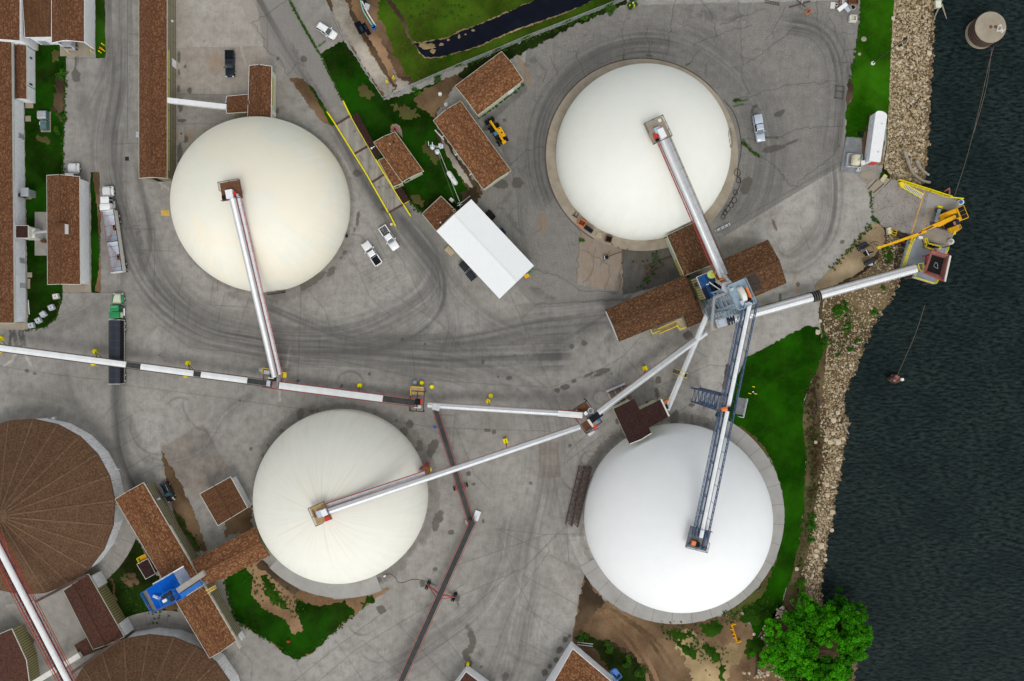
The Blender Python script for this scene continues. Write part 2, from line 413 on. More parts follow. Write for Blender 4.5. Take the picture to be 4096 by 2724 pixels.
area(ASP,[(2110,160),(2300,80),(2520,20),(3440,0),(3440,120),(3400,320),(3385,430),(3366,655),(3130,790),(2895,945),(2860,870),(2400,1000),(2325,915),(2305,1140),(2250,1110),(2110,1075),(1960,900),(1930,760),(2050,690),(1990,560),(2090,340)],1.0,5,seed=2)
area(ASP,[(2305,1135),(2480,1165),(2500,1205),(2140,1220),(2005,1085),(2110,1072),(2250,1108)],.8,5,seed=3)
area(ASP,[(920,-90),(1170,-90),(1190,60),(1275,215),(1372,402),(1308,446),(1245,350),(1208,310),(1150,312),(1140,280),(1090,235),(1050,180),(990,80)],.55,5,seed=4)
area(ASP,[(1270,-90),(1170,-90),(1190,60),(1275,215),(1375,160),(1330,90),(1290,0)],.2,4,seed=5)
area(ASP,[(1940,640),(2330,840),(2330,1130),(2150,1080),(1900,860)],.9,20,seed=7)
area(ASP,[(2320,920),(2500,985),(2490,1165),(2302,1135)],.15,3);area(BRN,[(2320,920),(2500,985),(2490,1165),(2302,1135)],.42,3,mottle=.6)
area(LGT,[(2490,985),(2690,960),(2760,1110),(2560,1165),(2490,1180)],.06,6);area(BRN,[(2500,990),(2690,1000),(2700,1100),(2560,1120)],.22,30,mottle=.9)
area(LGT,[(668,-80),(1010,-80),(1055,185),(668,192)],.72,2);area(BRN,[(668,-80),(1055,-80),(1095,235),(1160,320),(1100,560),(668,560)],.09,10)
area(LGT,[(668,193),(1060,188),(1090,376),(668,376)],.62,2);area(BRN,[(668,193),(1060,188),(1090,376),(668,376)],.2,3)
area(LGT,[(268,200),(555,0),(555,380),(500,520),(268,330)],.06,40,'add')
area(LGT,[(860,1100),(1300,1000),(1500,850),(1660,1150),(1500,1250),(900,1300)],.03,30,'add')
area(LGT,[(2860,940),(3370,650),(3500,770),(3480,900),(3260,1140),(3280,1290),(3000,1420),(2780,1640),(2650,1660),(2600,1450),(2860,1190),(3150,1150),(3080,960)],.66,6,seed=8,mottle=.12)
area(LGT,[(2000,1600),(2400,1700),(2330,2280),(2290,2540),(1800,2790),(900,2790),(960,2480),(1130,2620),(1560,2350),(1740,2100)],.56,30,seed=9,mottle=.12)
area(LGT,[(2268,2150),(2390,2140),(2420,2280),(2336,2282),(2264,2240)],.68,4);area(LGT,[(2560,1600),(2790,1650),(2780,1745),(2560,1800)],.62,10)
area(LGT,[(540,1900),(640,1800),(640,1300),(420,1560)],.55,40)
for P in ([(1760,1380),(2200,1490),(2500,1290),(2120,1240)],):area(SOOT,P,.22,40,seed=12,mottle=.8)
area(SOOT,[(640,1790),(815,1695),(900,1850),(850,1940),(740,1960)],.38,12,seed=13,mottle=1.0);area(BRN,[(640,1790),(815,1695),(920,1870),(790,2000),(700,1920)],.22,10,mottle=.8)
area(LGT,[(2155,1770),(2235,1765),(2242,1910),(2160,1915)],.44,2);area(BRN,[(2155,1770),(2235,1765),(2242,1910),(2160,1915)],.2,2);area(LGT,[(2165,1820),(2228,1817),(2228,1858),(2166,1862)],.58,2)
area(ASP,[(2875,925),(3362,640),(3366,662),(2898,944)],1.0,2);area(SOOT,[(2875,925),(3362,640),(3366,662),(2898,944)],.25,2)
band([(470,-60),(470,300),(430,600),(490,900),(600,1150),(800,1310),(1100,1385),(1500,1420),(1900,1430),(2300,1420)],120,.75,1)
band([(560,800),(640,1080),(820,1270),(1150,1340),(1450,1310),(1690,1180),(1740,1030),(1640,880),(1540,760)],95,.55,2)
band([(1320,460),(1470,730),(1620,960),(1740,1120),(1800,1300),(1760,1440)],70,.6,3,fine=4)
band([(1580,830),(1680,960),(1760,1090),(1750,1230),(1640,1340),(1420,1400),(1000,1395)],60,.7,4,fine=4)
band([(1580,840),(1740,1040),(1880,1220),(2060,1330),(2300,1330)],70,.5,5)
band([(1000,1180),(1400,1340),(1800,1360),(2150,1300),(2480,1260)],80,.6,6)
band([(1500,1420),(1850,1470),(2150,1600),(2200,1850),(2130,2200),(2080,2500),(2000,2790)],150,.45,7,fine=7)
band([(2200,1880),(2260,2150),(2330,2330),(2330,2400)],70,.35,8)
band([(2050,2050),(1950,2400),(1700,2600),(1400,2790)],130,.4,9,fine=6)
band([(2160,2100),(2240,2300),(2310,2420)],40,.3,10,ch=LGT)
band([(470,1480),(470,1620),(490,1800),(540,1930),(590,1990)],52,.85,11,fine=4,streak=.45)
band([(240,1400),(300,1620),(420,1750),(520,1900)],60,.35,12)
band([(0,1560),(250,1600),(420,1720)],60,.3,13,fine=4)
band([(500,1640),(560,1800),(650,1850),(800,1800),(900,1650),(1050,1560)],45,.4,14)
band(arc(2585,610,440,150,290),110,.8,15,fine=5)
band(arc(2585,610,480,285,400),150,.5,16,fine=6)
band([(3120,90),(3260,120),(3340,220),(3360,400),(3330,640)],100,.75,17,fine=4.5)
band([(3330,620),(3340,800),(3300,960),(3180,1060),(3060,1020)],60,.65,18,fine=4)
band([(3300,700),(3280,900),(3150,1030),(3080,950)],70,.4,19)
band([(1990,580),(2050,760),(2060,900),(2100,1100)],80,.5,20,fine=5)
band([(1000,-60),(1130,170),(1300,430),(1460,720),(1570,890)],26,.9,21,fine=3)
band([(2150,1430),(2380,1290),(2560,1150)],60,.5,22)
band([(2060,1240),(2400,1210),(2500,1200)],50,.6,23)
band([(330,240),(330,400),(360,560)],45,.35,24,fine=4);band([(330,480),(420,300),(470,120)],55,.45,25,fine=5)
band([(180,1330),(330,1250),(430,1180)],70,.4,26,fine=6)
band([(2180,2650),(2050,2600),(2060,2450)],60,.4,27)
band([(540,640),(600,950),(560,1130)],22,.75,28,fine=3)
band([(480,500),(475,900),(480,1200)],40,.45,29,fine=4)
for k,(cx,cy,r,a0,a1) in enumerate([(860,1600,130,60,190),(2330,1880,90,20,170),(2350,1890,60,0,160),(640,1700,120,70,200),(2400,1590,28,0,360),(1400,1540,55,180,380),(1450,2480,60,40,170),(1520,2560,90,60,170),(720,1650,60,200,330),(2360,1840,35,0,330)]):
 band(arc(cx,cy,r,a0,a1),7,.55,40+k,fine=2.5,streak=.4)
J=[[(0,1465),(240,1500),(415,1520)],[(415,1530),(900,1592),(1230,1640),(1750,1710),(2200,1725)],[(850,1380),(1350,1440),(1700,1520),(2200,1550)],[(640,1300),(760,1390),(1000,1415),(1300,1470)],
 [(2000,1090),(2140,1220),(2540,1193)],[(1960,1000),(2085,1275),(2210,1560),(2310,1800),(2330,1900)],[(2085,1275),(2150,1215)],[(2200,1550),(2380,1490),(2500,1420),(2560,1350)],[(2495,1420),(2560,1500),(2700,1580)],[(2490,1420),(2470,1510)],
 [(1750,1660),(1820,1660),(1810,1800)],[(1820,1707),(1900,1900),(1960,1960)],[(1990,2115),(2180,2138),(2330,2135)],[(1800,2270),(2185,2138)],[(1985,2115),(2080,2350),(2190,2560)],[(1985,2115),(2340,2290)],[(2265,2060),(2275,2245),(2335,2280)],[(2130,2240),(2270,2100)],
 [(1800,2400),(2100,2270),(2230,2130)],[(1830,2480),(2060,2280)],[(2090,2300),(2310,2420)],[(2080,2420),(2290,2550)],[(2080,2560),(2250,2650)],[(1950,2680),(2060,2400),(2200,2200)],[(1700,2450),(1960,2780)],[(1200,2790),(1420,2600),(1700,2430),(1850,2340)],[(1100,2790),(1330,2600),(1560,2430)],[(1450,2560),(1700,2780)],[(1340,2560),(1500,2790)],[(1180,2640),(1220,2724),(1225,2790)],[(1580,2480),(1800,2724)],[(930,2560),(1010,2650),(1000,2750)],
 [(330,235),(268,233),(380,233)],[(505,640),(505,1000)],[(560,900),(490,915),(620,918)],[(560,1000),(700,1005)],[(620,920),(616,1190)],[(730,1110),(715,1180)],[(855,1120),(840,1220),(1000,1230)],[(250,1170),(460,1170)],[(700,1195),(695,1300)],[(760,1190),(750,1290)],[(900,1170),(870,1290)],[(1000,1180),(960,1300)],[(300,1172),(460,1168)],
 [(700,495),(880,495)],[(668,376),(905,380)],[(510,0),(510,560)],[(510,135),(555,138)],[(510,220),(555,222)],[(455,575),(555,573)],[(420,1660),(480,1590)],[(430,1720),(530,1660)],[(460,1800),(560,1740)],[(500,1880),(600,1820)],[(570,1895),(640,1860)],[(870,1120),(870,1160)],[(1205,1130),(1200,1300),(1190,1560)],[(1280,1340),(1270,1470)],
 [(1300,900),(1430,1080),(1640,1220),(1760,1290),(1850,1400)],[(1520,900),(1640,1090),(1705,1240)],[(1100,1000),(1300,1240),(1330,1340)],[(1640,1340),(1660,1500)],[(1700,1440),(1700,1500)],[(2360,1730),(2300,1780),(2260,1830)],[(2410,1740),(2260,1850)],[(2330,1800),(2400,1880)],[(2560,1690),(2700,1660),(2780,1600)],[(2600,1560),(2840,1460),(2905,1465)],[(2760,1300),(2780,1400),(2830,1430)],
 [(1330,930),(1440,940),(1510,1020)],[(1400,1000),(1480,1190),(1560,1260)],[(1480,900),(1600,1130)],[(990,560),(1000,490)],[(1110,190),(1190,300)],[(1070,190),(1070,60)],[(3240,1000),(3200,900)],[(3425,870),(3440,940)],[(2950,1500),(2900,1440)]]
for k,p in enumerate(J):line(p,.62,.5,.5,k)
for i in range(9):
 a=i*22;line([(1420+a*.55,1085+a*.55),(1560+a*.4,1020+a*.55)],.3,.4,.4,60+i,LIN)
CR=[[(2700,0),(2680,120),(2665,225)],[(2490,110),(2495,200),(2505,230)],[(2580,100),(2600,200),(2598,222)],[(2805,0),(2850,70),(2865,170),(2866,180)],[(2955,0),(2957,60),(2966,200),(2970,300),(2985,345),(2997,378)],[(3140,30),(3090,130),(3062,160)],[(2880,100),(2960,70),(3060,35)],[(2940,405),(3050,370),(3150,340),(3350,325)],[(2965,565),(3110,545),(3200,515),(3370,505)],[(2940,405),(3050,440)],[(2975,560),(3030,620),(3090,660),(3150,720)],[(3090,650),(3160,740),(3190,745)],[(3180,740),(3310,640),(3360,580)],[(3266,0),(3275,110),(3290,160)],[(3320,70),(3345,120),(3350,170)],[(3190,20),(3250,60)],[(2770,180),(2900,130),(3010,100)],[(2990,250),(3070,200),(3180,110)],[(2745,262),(2800,200)],[(2820,305),(2828,250)],[(2200,220),(2230,300)],[(2140,240),(2190,280),(2170,330)],[(2290,180),(2310,230),(2340,310)],[(2040,660),(2110,600),(2180,585)],[(2320,925),(2305,1135)],[(2150,1215),(2330,1205),(2540,1195)],[(2110,1075),(2250,1110),(2320,1160),(2470,1168)],[(2380,985),(2370,1090),(2330,1130)],[(2330,1000),(2440,1060),(2420,1160)],[(2440,1000),(2400,1060)],[(2490,990),(2475,1165)],[(3370,200),(3420,200)],[(3350,250),(3410,250)],[(3360,130),(3420,132)],[(3380,150),(3375,260)],[(1000,95),(1085,50),(1150,0)],[(1010,90),(1060,160)],[(1150,300),(1190,250)],[(1050,185),(1120,240),(1150,300)]]
for k,p in enumerate(CR):line(p,.85,.7,3.0,200+k)
for k in range(150):
 x,y=(random.uniform(2120,3400),random.uniform(20,420)) if k % 3 else (random.uniform(1960,2330),random.uniform(600,1180))
 if LAY[ASP][int((y - GY0) / G),int((x - GX0) / G)] < .5:continue
 a=random.uniform(0,6.3);p=[(x,y)]
 for _ in range(random.randint(2,5)):a += random.gauss(0,.7);x += 14*math.cos(a);y += 14*math.sin(a);p.append((x,y))
 line(p,.5,.3,1.5,400+k)
for p in ([(1158,0),(1200,80),(1240,150),(1275,210)],[(2940,405),(2990,400)],[(2970,555),(3000,600),(3040,625)],[(3060,550),(3110,552)],[(2493,222),(2495,240)],[(2585,218),(2605,224)],[(2745,262),(2760,255)],[(1275,185),(1300,165)],[(2935,425),(2970,418)]):stroke(GRN,p,2.5,.95,3,4)
for b in [(304,300,17,30,-12),(303,245,4,30,0),(312,240,3,22,0),(716,230,7,26,0),(741,265,6,8,0),(714,357,8,18,0),(759,362,9,14,0),(723,420,12,30,0),(728,482,20,8,0),(743,558,13,16,0),(719,615,12,45,0),(716,290,4,12,0),(1404,531,20,28,-10),(1214,235,16,12,40),(1110,440,6,14,0),(1112,235,7,8,0),(1431,692,18,15,10),(1431,877,7,34,8),(1418,920,4,12,5),(1380,1010,13,8,-45),(1365,1030,8,6,-40),(1534,838,14,9,20),(1250,1120,70,20,-30),(1325,1085,14,28,40),(1220,1150,22,10,-30),(1610,1356,7,7,0),(1700,1376,6,6,0),(1478,1495,7,8,0),(1203,1655,16,24,20),(1248,1643,12,9,-20),(1270,1640,6,7,0),(1587,1682,7,7,0),(1639,1697,17,20,-20),(1612,1730,22,26,30),(1679,1782,13,32,-10),(1665,1800,10,16,40),(1730,1791,19,40,18),(1128,1722,10,8,0),(1003,1795,8,8,0),(1072,1780,5,7,0),(1050,1822,8,9,0),(1875,1892,9,9,0),(2338,1373,14,12,0),(2287,1385,11,11,0),(1930,1446,8,10,-20),(1992,1507,6,6,0),(2037,1511,14,8,-10),(2412,1484,34,12,-8),(2355,1500,26,7,-28),(2447,1495,4,6,0),(2296,1525,10,8,-20),(2260,1548,20,12,-12),(2228,1560,16,10,0),(1950,1722,16,8,0),(1975,1728,10,12,0),(1874,1894,9,9,0),(1896,1936,9,6,0),(2124,1933,8,8,0),(2280,1783,8,7,0),(2007,1805,10,5,0),(2633,1519,15,18,0),(2629,1572,10,22,-5),(2468,1686,7,14,-10),(1752,2075,20,40,22),(1742,2105,14,20,0),(1804,2129,13,11,0),(1741,2276,10,8,0),(1688,2334,12,14,0),(1523,2437,23,18,30),(1824,2388,16,22,0),(1832,2415,4,10,-20),(1516,2318,17,11,30),(1933,2084,6,12,0),(2020,2707,14,20,20),(1925,2667,6,6,0),(3098,900,6,30,-22),(3370,967,10,8,0),(3191,1137,9,10,0),(3120,1192,6,22,0),(2750,1342,20,20,10),(3116,455,25,12,-30),(3096,594,46,15,-14),(3165,570,30,6,-22),(3020,425,15,8,-25),(3010,440,6,14,20),(107,1484,10,8,10),(140,1494,8,5,10),(2985,740,22,46,20),(2060,1420,4,4,0),(636,1421,4,3,0),(662,1444,3,3,0),(960,1603,5,5,0),(1192,1524,9,6,0),(1365,1545,6,9,30),(1545,1697,6,6,0),(1500,2310,14,7,25),(2768,1620,14,9,0),(2816,1630,5,5,0),(2825,1700,14,10,0),(2700,1680,18,40,10),(2770,1690,8,34,-10),(2260,2560,12,14,35),(2240,2600,14,18,35),(2225,2640,12,14,35),(2200,2665,12,12,35),(2180,2690,14,16,35),(2277,2545,6,9,30),(540,2500,12,8,0),(2390,1500,18,8,-15),(2070,730,24,22,0),(2010,735,26,24,20),(1982,738,12,14,0),(1850,900,10,40,-38),(820,2660,10,30,-20),(945,2575,10,11,0),(1960,500,30,18,-30),(2018,480,8,7,0)]:
 blob(WET,*b,v=.85)
stroke(WET,spline([(1882,2535),(1892,2565),(1880,2600),(1862,2612),(1876,2650),(1872,2665)],6),11,.85,4,5)
stroke(WET,spline([(1868,2505),(1880,2522)],4),6,.6,5,4)
stroke(WET,spline([(118,2530),(140,2570),(152,2610)],6),14,.8,5,6)
for x in (42,54,78,90):stroke(SOOT,[(x,1292),(x+1,1335),(x+random.uniform(-12,12),1382)],4,.9,4,4)
stroke(SOOT,[(50,1310),(76,1385)],3,.8,4,3)
for p in ([(70,1390),(50,1440),(20,1460)],[(95,1390),(110,1440),(125,1460)],[(640,730),(670,755)],[(645,700),(648,750)],[(1055,470),(1060,540)],[(965,190),(982,260)],[(915,195),(930,215)],[(1110,1470),(1120,1600)],[(1160,1390),(1140,1520)]):stroke(LGT,p,4,.8,8,5)
blob(LGT,850,1420,130,24,10,.12,feather=.8);blob(LGT,2300,1350,40,25,0,.12,feather=.8);blob(LGT,2120,1420,12,8,0,.3,feather=.6);blob(LGT,1770,1468,12,6,0,.35,feather=.6);blob(LGT,1200,1420,40,40,0,.1,feather=.9);blob(LGT,1300,930,60,160,-20,.08,feather=.9);blob(LGT,1380,650,30,120,-20,.14,feather=.9);blob(LGT,2000,1225,50,40,30,.12,feather=.9);blob(LGT,2395,1265,40,26,20,.15,feather=.9);blob(LGT,2640,2250,20,60,0,.1)
for b in [(2170,880,26,36,10),(2150,670,16,11,20),(2170,910,30,28,0),(3095,900,10,30,20),(2990,1030,12,30,0),(2910,975,9,30,10),(3190,1160,14,26,0),(3180,1100,10,30,10),(2360,1090,40,50,0),(2590,1080,30,40,0),(740,540,60,40,0),(860,250,60,60,0)]:blob(BRN,*b,v=.55,feather=.7)
for b in [(2830,60,70,28,10),(2760,40,30,20,0),(2900,35,20,12,30),(2940,70,60,14,-15),(2130,240,20,20,0),(2110,260,24,10,20),(2510,75,16,6,-15),(2340,140,12,8,-20),(2150,1165,50,26,20),(2200,1190,40,14,10),(2480,1130,20,50,8),(2450,1170,40,10,0),(2020,800,14,60,40),(2060,900,16,90,-35),(3390,300,14,60,0),(2520,1100,14,60,0),(2560,1070,12,30,20),(1960,470,40,30,-30),(560,1000,16,120,-4),(1185,230,60,8,62),(1190,220,12,80,-30),(1270,360,10,90,-32),(1460,600,12,60,-32),(1545,770,12,60,-32),(1560,800,14,36,-20),(820,1880,60,34,20),(840,1900,30,40,0),(1925,2610,20,40,0),(2020,2690,60,26,30),(2400,1500,60,10,-15),(2450,1360,30,50,0),(2450,1300,60,26,0)]:blob(SOOT,*b,v=.55,feather=.8,rough=.9)
for k in range(260):
 x,y=random.uniform(300,3400),random.uniform(0,2724);blob(SOOT,x,y,random.uniform(1.5,3.5),random.uniform(1.5,3.5),0,random.uniform(.4,.8),feather=.5)
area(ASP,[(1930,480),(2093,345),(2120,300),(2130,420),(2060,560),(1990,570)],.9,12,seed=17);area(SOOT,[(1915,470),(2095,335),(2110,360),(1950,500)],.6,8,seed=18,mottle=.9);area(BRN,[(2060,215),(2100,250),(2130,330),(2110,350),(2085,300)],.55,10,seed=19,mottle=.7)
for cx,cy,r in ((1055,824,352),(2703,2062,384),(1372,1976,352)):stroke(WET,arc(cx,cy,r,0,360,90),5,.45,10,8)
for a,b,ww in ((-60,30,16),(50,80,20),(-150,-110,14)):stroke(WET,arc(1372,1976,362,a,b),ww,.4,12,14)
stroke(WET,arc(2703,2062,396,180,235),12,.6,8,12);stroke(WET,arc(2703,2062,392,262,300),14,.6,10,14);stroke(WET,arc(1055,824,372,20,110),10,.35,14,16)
LAY[LGT] += .10*(fbm(*np.meshgrid(np.arange(NX) / 46,np.arange(NY) / 46),5,31) - .5)
LAY[SOOT]=np.clip(LAY[SOOT],0,1)
SEC=[(-90,3584,3586,3737),(100,3568,3570,3731),(200,3562,3564,3728),(400,3555,3556,3716),(580,3548,3549,3709),(700,3528,3532,3695),(780,3505,3520,3690),(900,3515,3522,3690),(960,3528,3532,3670),(1010,3508,3518,3640),(1060,3480,3500,3612),(1100,3424,3440,3606),(1150,3330,3345,3588),(1200,3285,3300,3562),(1250,3277,3290,3527),(1310,3286,3300,3490),(1367,3302,3312,3463),(1420,3290,3310,3445),(1490,3262,3312,3419),(1568,3235,3308,3379),(1621,3215,3302,3374),(1693,3210,3304,3392),(1760,3213,3305,3379),(1836,3228,3312,3370),(1925,3220,3294,3356),(1996,3213,3276,3338),(2069,3212,3268,3334),(2120,3206,3258,3318),(2180,3196,3248,3303),(2292,3165,3222,3289),(2403,3136,3205,3283),(2480,3100,3200,3330),(2560,3070,3205,3400),(2650,3060,3205,3430),(2830,3060,3205,3410)]
SA=np.array(SEC,float)
def xtop(y):return np.interp(y,SA[:,0],SA[:,1])
def xrock(y):return np.interp(y,SA[:,0],SA[:,2])
def xwat(y):return np.interp(y,SA[:,0],SA[:,3])+4*math.sin(y*.09)+3*math.sin(y*.23+1)
WZ=-3.0
def bank_at(y,s):
 a,b,c=float(xtop(y)),float(xrock(y)),float(xwat(y))
 if s < 1:return a+(b - a)*s,-.35*s
 if s < 2:return b+(c - b)*(s - 1),-.35+(WZ+.35)*(s - 1)
 return c+40*(s - 2),WZ - 2.0*(s - 2)
def grid_mesh(name,mtl):
 xs=(GX0+G*np.arange(NX) - 2048) / PPM;ys=(1362 - GY0 - G*np.arange(NY)) / PPM
 X,Y=np.meshgrid(xs,ys);v=np.zeros((NX*NY,3),np.float32);v[:,0]=X.ravel();v[:,1]=Y.ravel()
 j,i=np.meshgrid(np.arange(NY - 1),np.arange(NX - 1),indexing='ij');a=(j*NX+i).ravel()
 q=np.stack([a+NX,a+NX+1,a+1,a],1)
 yc=GY0+G*(np.arange(NY - 1)+.5);lim=xtop(yc)[:,None];keep=((GX0+G*(np.arange(NX - 1)[None,:]+1.5)) < lim).ravel()
 q=q[keep];used=np.unique(q);remap=np.full(NX*NY,-1);remap[used]=np.arange(len(used));q=remap[q];v=v[used]
 me=bpy.data.meshes.new(name);me.vertices.add(len(v));me.vertices.foreach_set('co',v.ravel())
 me.loops.add(q.size);me.loops.foreach_set('vertex_index',q.ravel().astype(np.int32))
 me.polygons.add(len(q));me.polygons.foreach_set('loop_start',np.arange(0,q.size,4,dtype=np.int32))
 me.update(calc_edges=True)
 for nm,ch in (('wear',(0,1,2,3)),('soil',(4,5,6,7))):
  at=me.attributes.new(nm,'FLOAT_COLOR','POINT');d=np.stack([LAY[c].ravel()[used] for c in ch],1);at.data.foreach_set('color',d.ravel())
 me.materials.append(mtl);o=bpy.data.objects.new(name,me);return link(o)
def yard_mat():
 m=NT('paved_yard')
 a1=m.n('ShaderNodeAttribute',_attribute_name='wear');a2=m.n('ShaderNodeAttribute',_attribute_name='soil')
 s1=m.n('ShaderNodeSeparateColor');m.l(a1.outputs['Color'],s1.inputs[0]);s2=m.n('ShaderNodeSeparateColor');m.l(a2.outputs['Color'],s2.inputs[0])
 v=m.coord();f1=m.noise(v,.06,6,.62);f2=m.noise(v,.55,6,.68);f3=m.noise(v,5.0,3,.7)
 conc=m.mix(m.ramp(f1,[(.35,0.0),(.65,1.0)]),(.280,.266,.242),(.375,.360,.334))
 conc=m.mix(m.math('MULTIPLY',m.ramp(f2,[(.42,0.0),(.7,1.0)]),.75),conc,(.195,.180,.156))
 asp=m.mix(m.ramp(f2,[(.3,0.0),(.7,1.0)]),(.190,.180,.167),(.30,.287,.262))
 sp=m.ramp(f3,[(.42,0.0),(.6,1.0)]);asp=m.mix(m.math('MULTIPLY',sp,.6),asp,(.12,.114,.106))
 c=m.mix(s2.outputs[0],conc,asp)
 c=m.mix(s2.outputs[1],c,(.30,.19,.10))
 lg=m.math('MULTIPLY_ADD',a1.outputs['Alpha'],1.5,.25)
 c=m.mix(1.0,c,lg,'MULTIPLY')
 c=m.mix(m.math('MULTIPLY',s1.outputs[0],.92),c,(.082,.080,.078))
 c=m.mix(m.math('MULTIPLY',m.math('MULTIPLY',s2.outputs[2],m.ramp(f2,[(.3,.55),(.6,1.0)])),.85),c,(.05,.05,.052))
 c=m.mix(m.math('MULTIPLY',m.ramp(f3,[(.38,0.0),(.72,1.0)]),.38),c,(.11,.104,.096))
 for rt,sx in ((20,3.2),(-48,2.6),(82,3.6)):
  mp=m.coord('Object',(sx,.22,1),(0,0,R(rt)));sn_=m.noise(mp,1.0,4,.7)
  c=m.mix(m.math('MULTIPLY',m.ramp(sn_,[(.52,0.0),(.70,1.0)]),.10),c,(.10,.096,.09));c=m.mix(m.math('MULTIPLY',m.ramp(sn_,[(.28,1.0),(.44,0.0)]),.08),c,(.46,.44,.40))
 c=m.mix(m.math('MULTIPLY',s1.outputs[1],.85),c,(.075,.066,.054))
 c=m.mix(m.math('MULTIPLY',s1.outputs[2],.9),c,(.06,.056,.052))
 c=m.mix(m.math('MULTIPLY',a2.outputs['Alpha'],m.ramp(f3,[(.3,.3),(.55,1.0)])),c,(.035,.085,.015))
 m.col(c);m.bump(f3,.25,.02)
 return m.set(.95,0,.0)
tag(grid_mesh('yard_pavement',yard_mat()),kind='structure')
del LAY
def soil(name,c1,c2,c3,amt=.5,fine=2.2,mid=.35,speck=None):
 m=NT(name);v=m.coord();f1=m.noise(v,mid,6,.65);f2=m.noise(v,fine,4,.7)
 c=m.mix(m.ramp(f1,[(.32,0.0),(.68,1.0)]),c1,c2)
 c=m.mix(m.ramp(m.noise(v,mid*.5,6,.72),[(.5 - amt*.3,0.0),(.72 - amt*.2,1.0)]),c,c3)
 c=m.mix(m.math('MULTIPLY',m.ramp(f2,[(.35,0.0),(.7,1.0)]),.55),c,sc(c1,.4))
 c=m.mix(m.math('MULTIPLY',m.ramp(m.noise(v,7.0,3,.75),[(.40,1.0),(.62,0.0)]),.75),c,sc(c1,.25));c=m.mix(m.math('MULTIPLY',m.ramp(m.noise(v,.09,4,.6),[(.42,0.0),(.66,1.0)]),.7),c,sc(c2,1.3))
 if speck:c=m.mix(m.ramp(m.noise(v,fine*1.7,3,.7),[(.6,0.0),(.66,.9)]),c,speck)
 m.col(c);m.bump(f2,.6,.08)
 return m.set(.95,0,.0)
M['grass']=soil('lawn_grass',(.007,.052,.0012),(.015,.090,.002),(.022,.055,.005),.42,1.7,.22)
M['grass_strip']=soil('bright_mown_grass',(.012,.080,.0015),(.026,.125,.003),(.045,.085,.008),.4,1.7,.22)
M['grass_deep']=soil('deep_green_lawn',(.005,.028,.001),(.010,.070,.002),(.030,.034,.010),.42,1.5,.3)
M['grass_rough']=soil('rough_grass',(.010,.050,.003),(.020,.085,.004),(.055,.055,.014),.4,1.6)
M['grass_dark']=soil('dark_ground_cover',(.006,.022,.003),(.013,.045,.004),(.05,.035,.018),.5,1.8)
M['grass_basin']=soil('basin_grass',(.022,.068,.003),(.042,.105,.005),(.095,.085,.02),.45,1.4,.2)
M['grass_dry']=soil('dry_verge',(.12,.10,.04),(.06,.085,.018),(.17,.11,.055),.6,1.8)
M['dirt']=soil('brown_dirt',(.16,.098,.052),(.23,.15,.085),(.085,.055,.035),.45,2.0)
M['dirt_dark']=soil('dark_earth',(.07,.048,.03),(.12,.08,.048),(.035,.028,.02),.5,2.0)
M['dirt_orange']=soil('orange_dirt',(.26,.15,.075),(.33,.21,.12),(.13,.075,.045),.4,1.8)
M['sandg']=soil('pale_sand',(.36,.26,.13),(.44,.33,.18),(.26,.17,.085),.3,2.5)
M['gravel']=soil('tan_gravel',(.38,.28,.16),(.47,.37,.23),(.24,.16,.085),.35,4.0,.35,(.62,.55,.42))
M['gravel_white']=soil('white_gravel',(.36,.32,.26),(.46,.42,.35),(.13,.10,.07),.45,3.6,.4,(.62,.58,.5))
M['bank']=soil('bank_soil',(.12,.08,.045),(.17,.12,.07),(.035,.065,.012),.35,2.4)
M['liner']=mat('pond_liner',(.0035,.0055,.012),.6,var=.5,scale=.3,spec=.08,dirt=(.010,.013,.024),dirt_amt=.35)
M['mud']=soil('dried_mud',(.30,.21,.10),(.36,.27,.14),(.18,.12,.06),.4,3)
def jag(P,amp,step=9.0,seed=1,closed=True):
 step=min(step,6.0) if amp > 1.2 else step
 out=[];rr=random.Random(seed+int(P[0][0])*3+int(P[0][1]))
 for a,b in zip(P,P[1:]+(P[:1] if closed else [])):
  L=math.hypot(b[0] - a[0],b[1] - a[1]);n=max(1,int(L / step));nx,ny=(-(b[1] - a[1]) / L,(b[0] - a[0]) / L) if L else (0,0);o=0
  for k in range(n):
   t=k / n;o=.5*o+rr.gauss(0,amp);q=o*min(1,t*L / (3*amp+.1),(1 - t)*L / (3*amp+.1));q=max(-1.8*amp,min(1.8*amp,q))
   out.append((a[0]+(b[0] - a[0])*t+nx*q,a[1]+(b[1] - a[1])*t+ny*q))
 return out
SHN=[0]
def sheet(name,P,mtl,z,amp=1.5,kind='structure',label=None,cat=None,step=9.0):
 SHN[0] += 1;z += .0004*SHN[0]
 q=jag(P,amp,step) if amp else P
 pts=[W(x,y,0) for x,y in q];tr=geometry.tessellate_polygon([pts])
 mb=MB();mb.v=[(p.x,p.y,z) for p in pts]
 for t in tr:
  a,b,c=(pts[i] for i in t);t=t if (b - a).cross(c - a).z > 0 else t[::-1]
  mb.f.append(list(t));mb.mi.append(0)
 return tag(mb.build(name,mtl),label,cat,None,kind)
def ring(cx,cy,r,a0=0,a1=360,n=72):return [(cx+r*math.cos(R(a0+(a1 - a0)*i / n)),cy+r*math.sin(R(a0+(a1 - a0)*i / n))) for i in range(n+(0 if a1 - a0 == 360 else 1))]
edge=[(float(xtop(y)),y) for y in range(-90,2831,40)]
SHN[0]=0
far=[(-18000,-16000),(3584,-16000)]+edge+[(3060,18000),(-18000,18000)]
sheet('ground',far,M['grass_rough'],-.06,0)
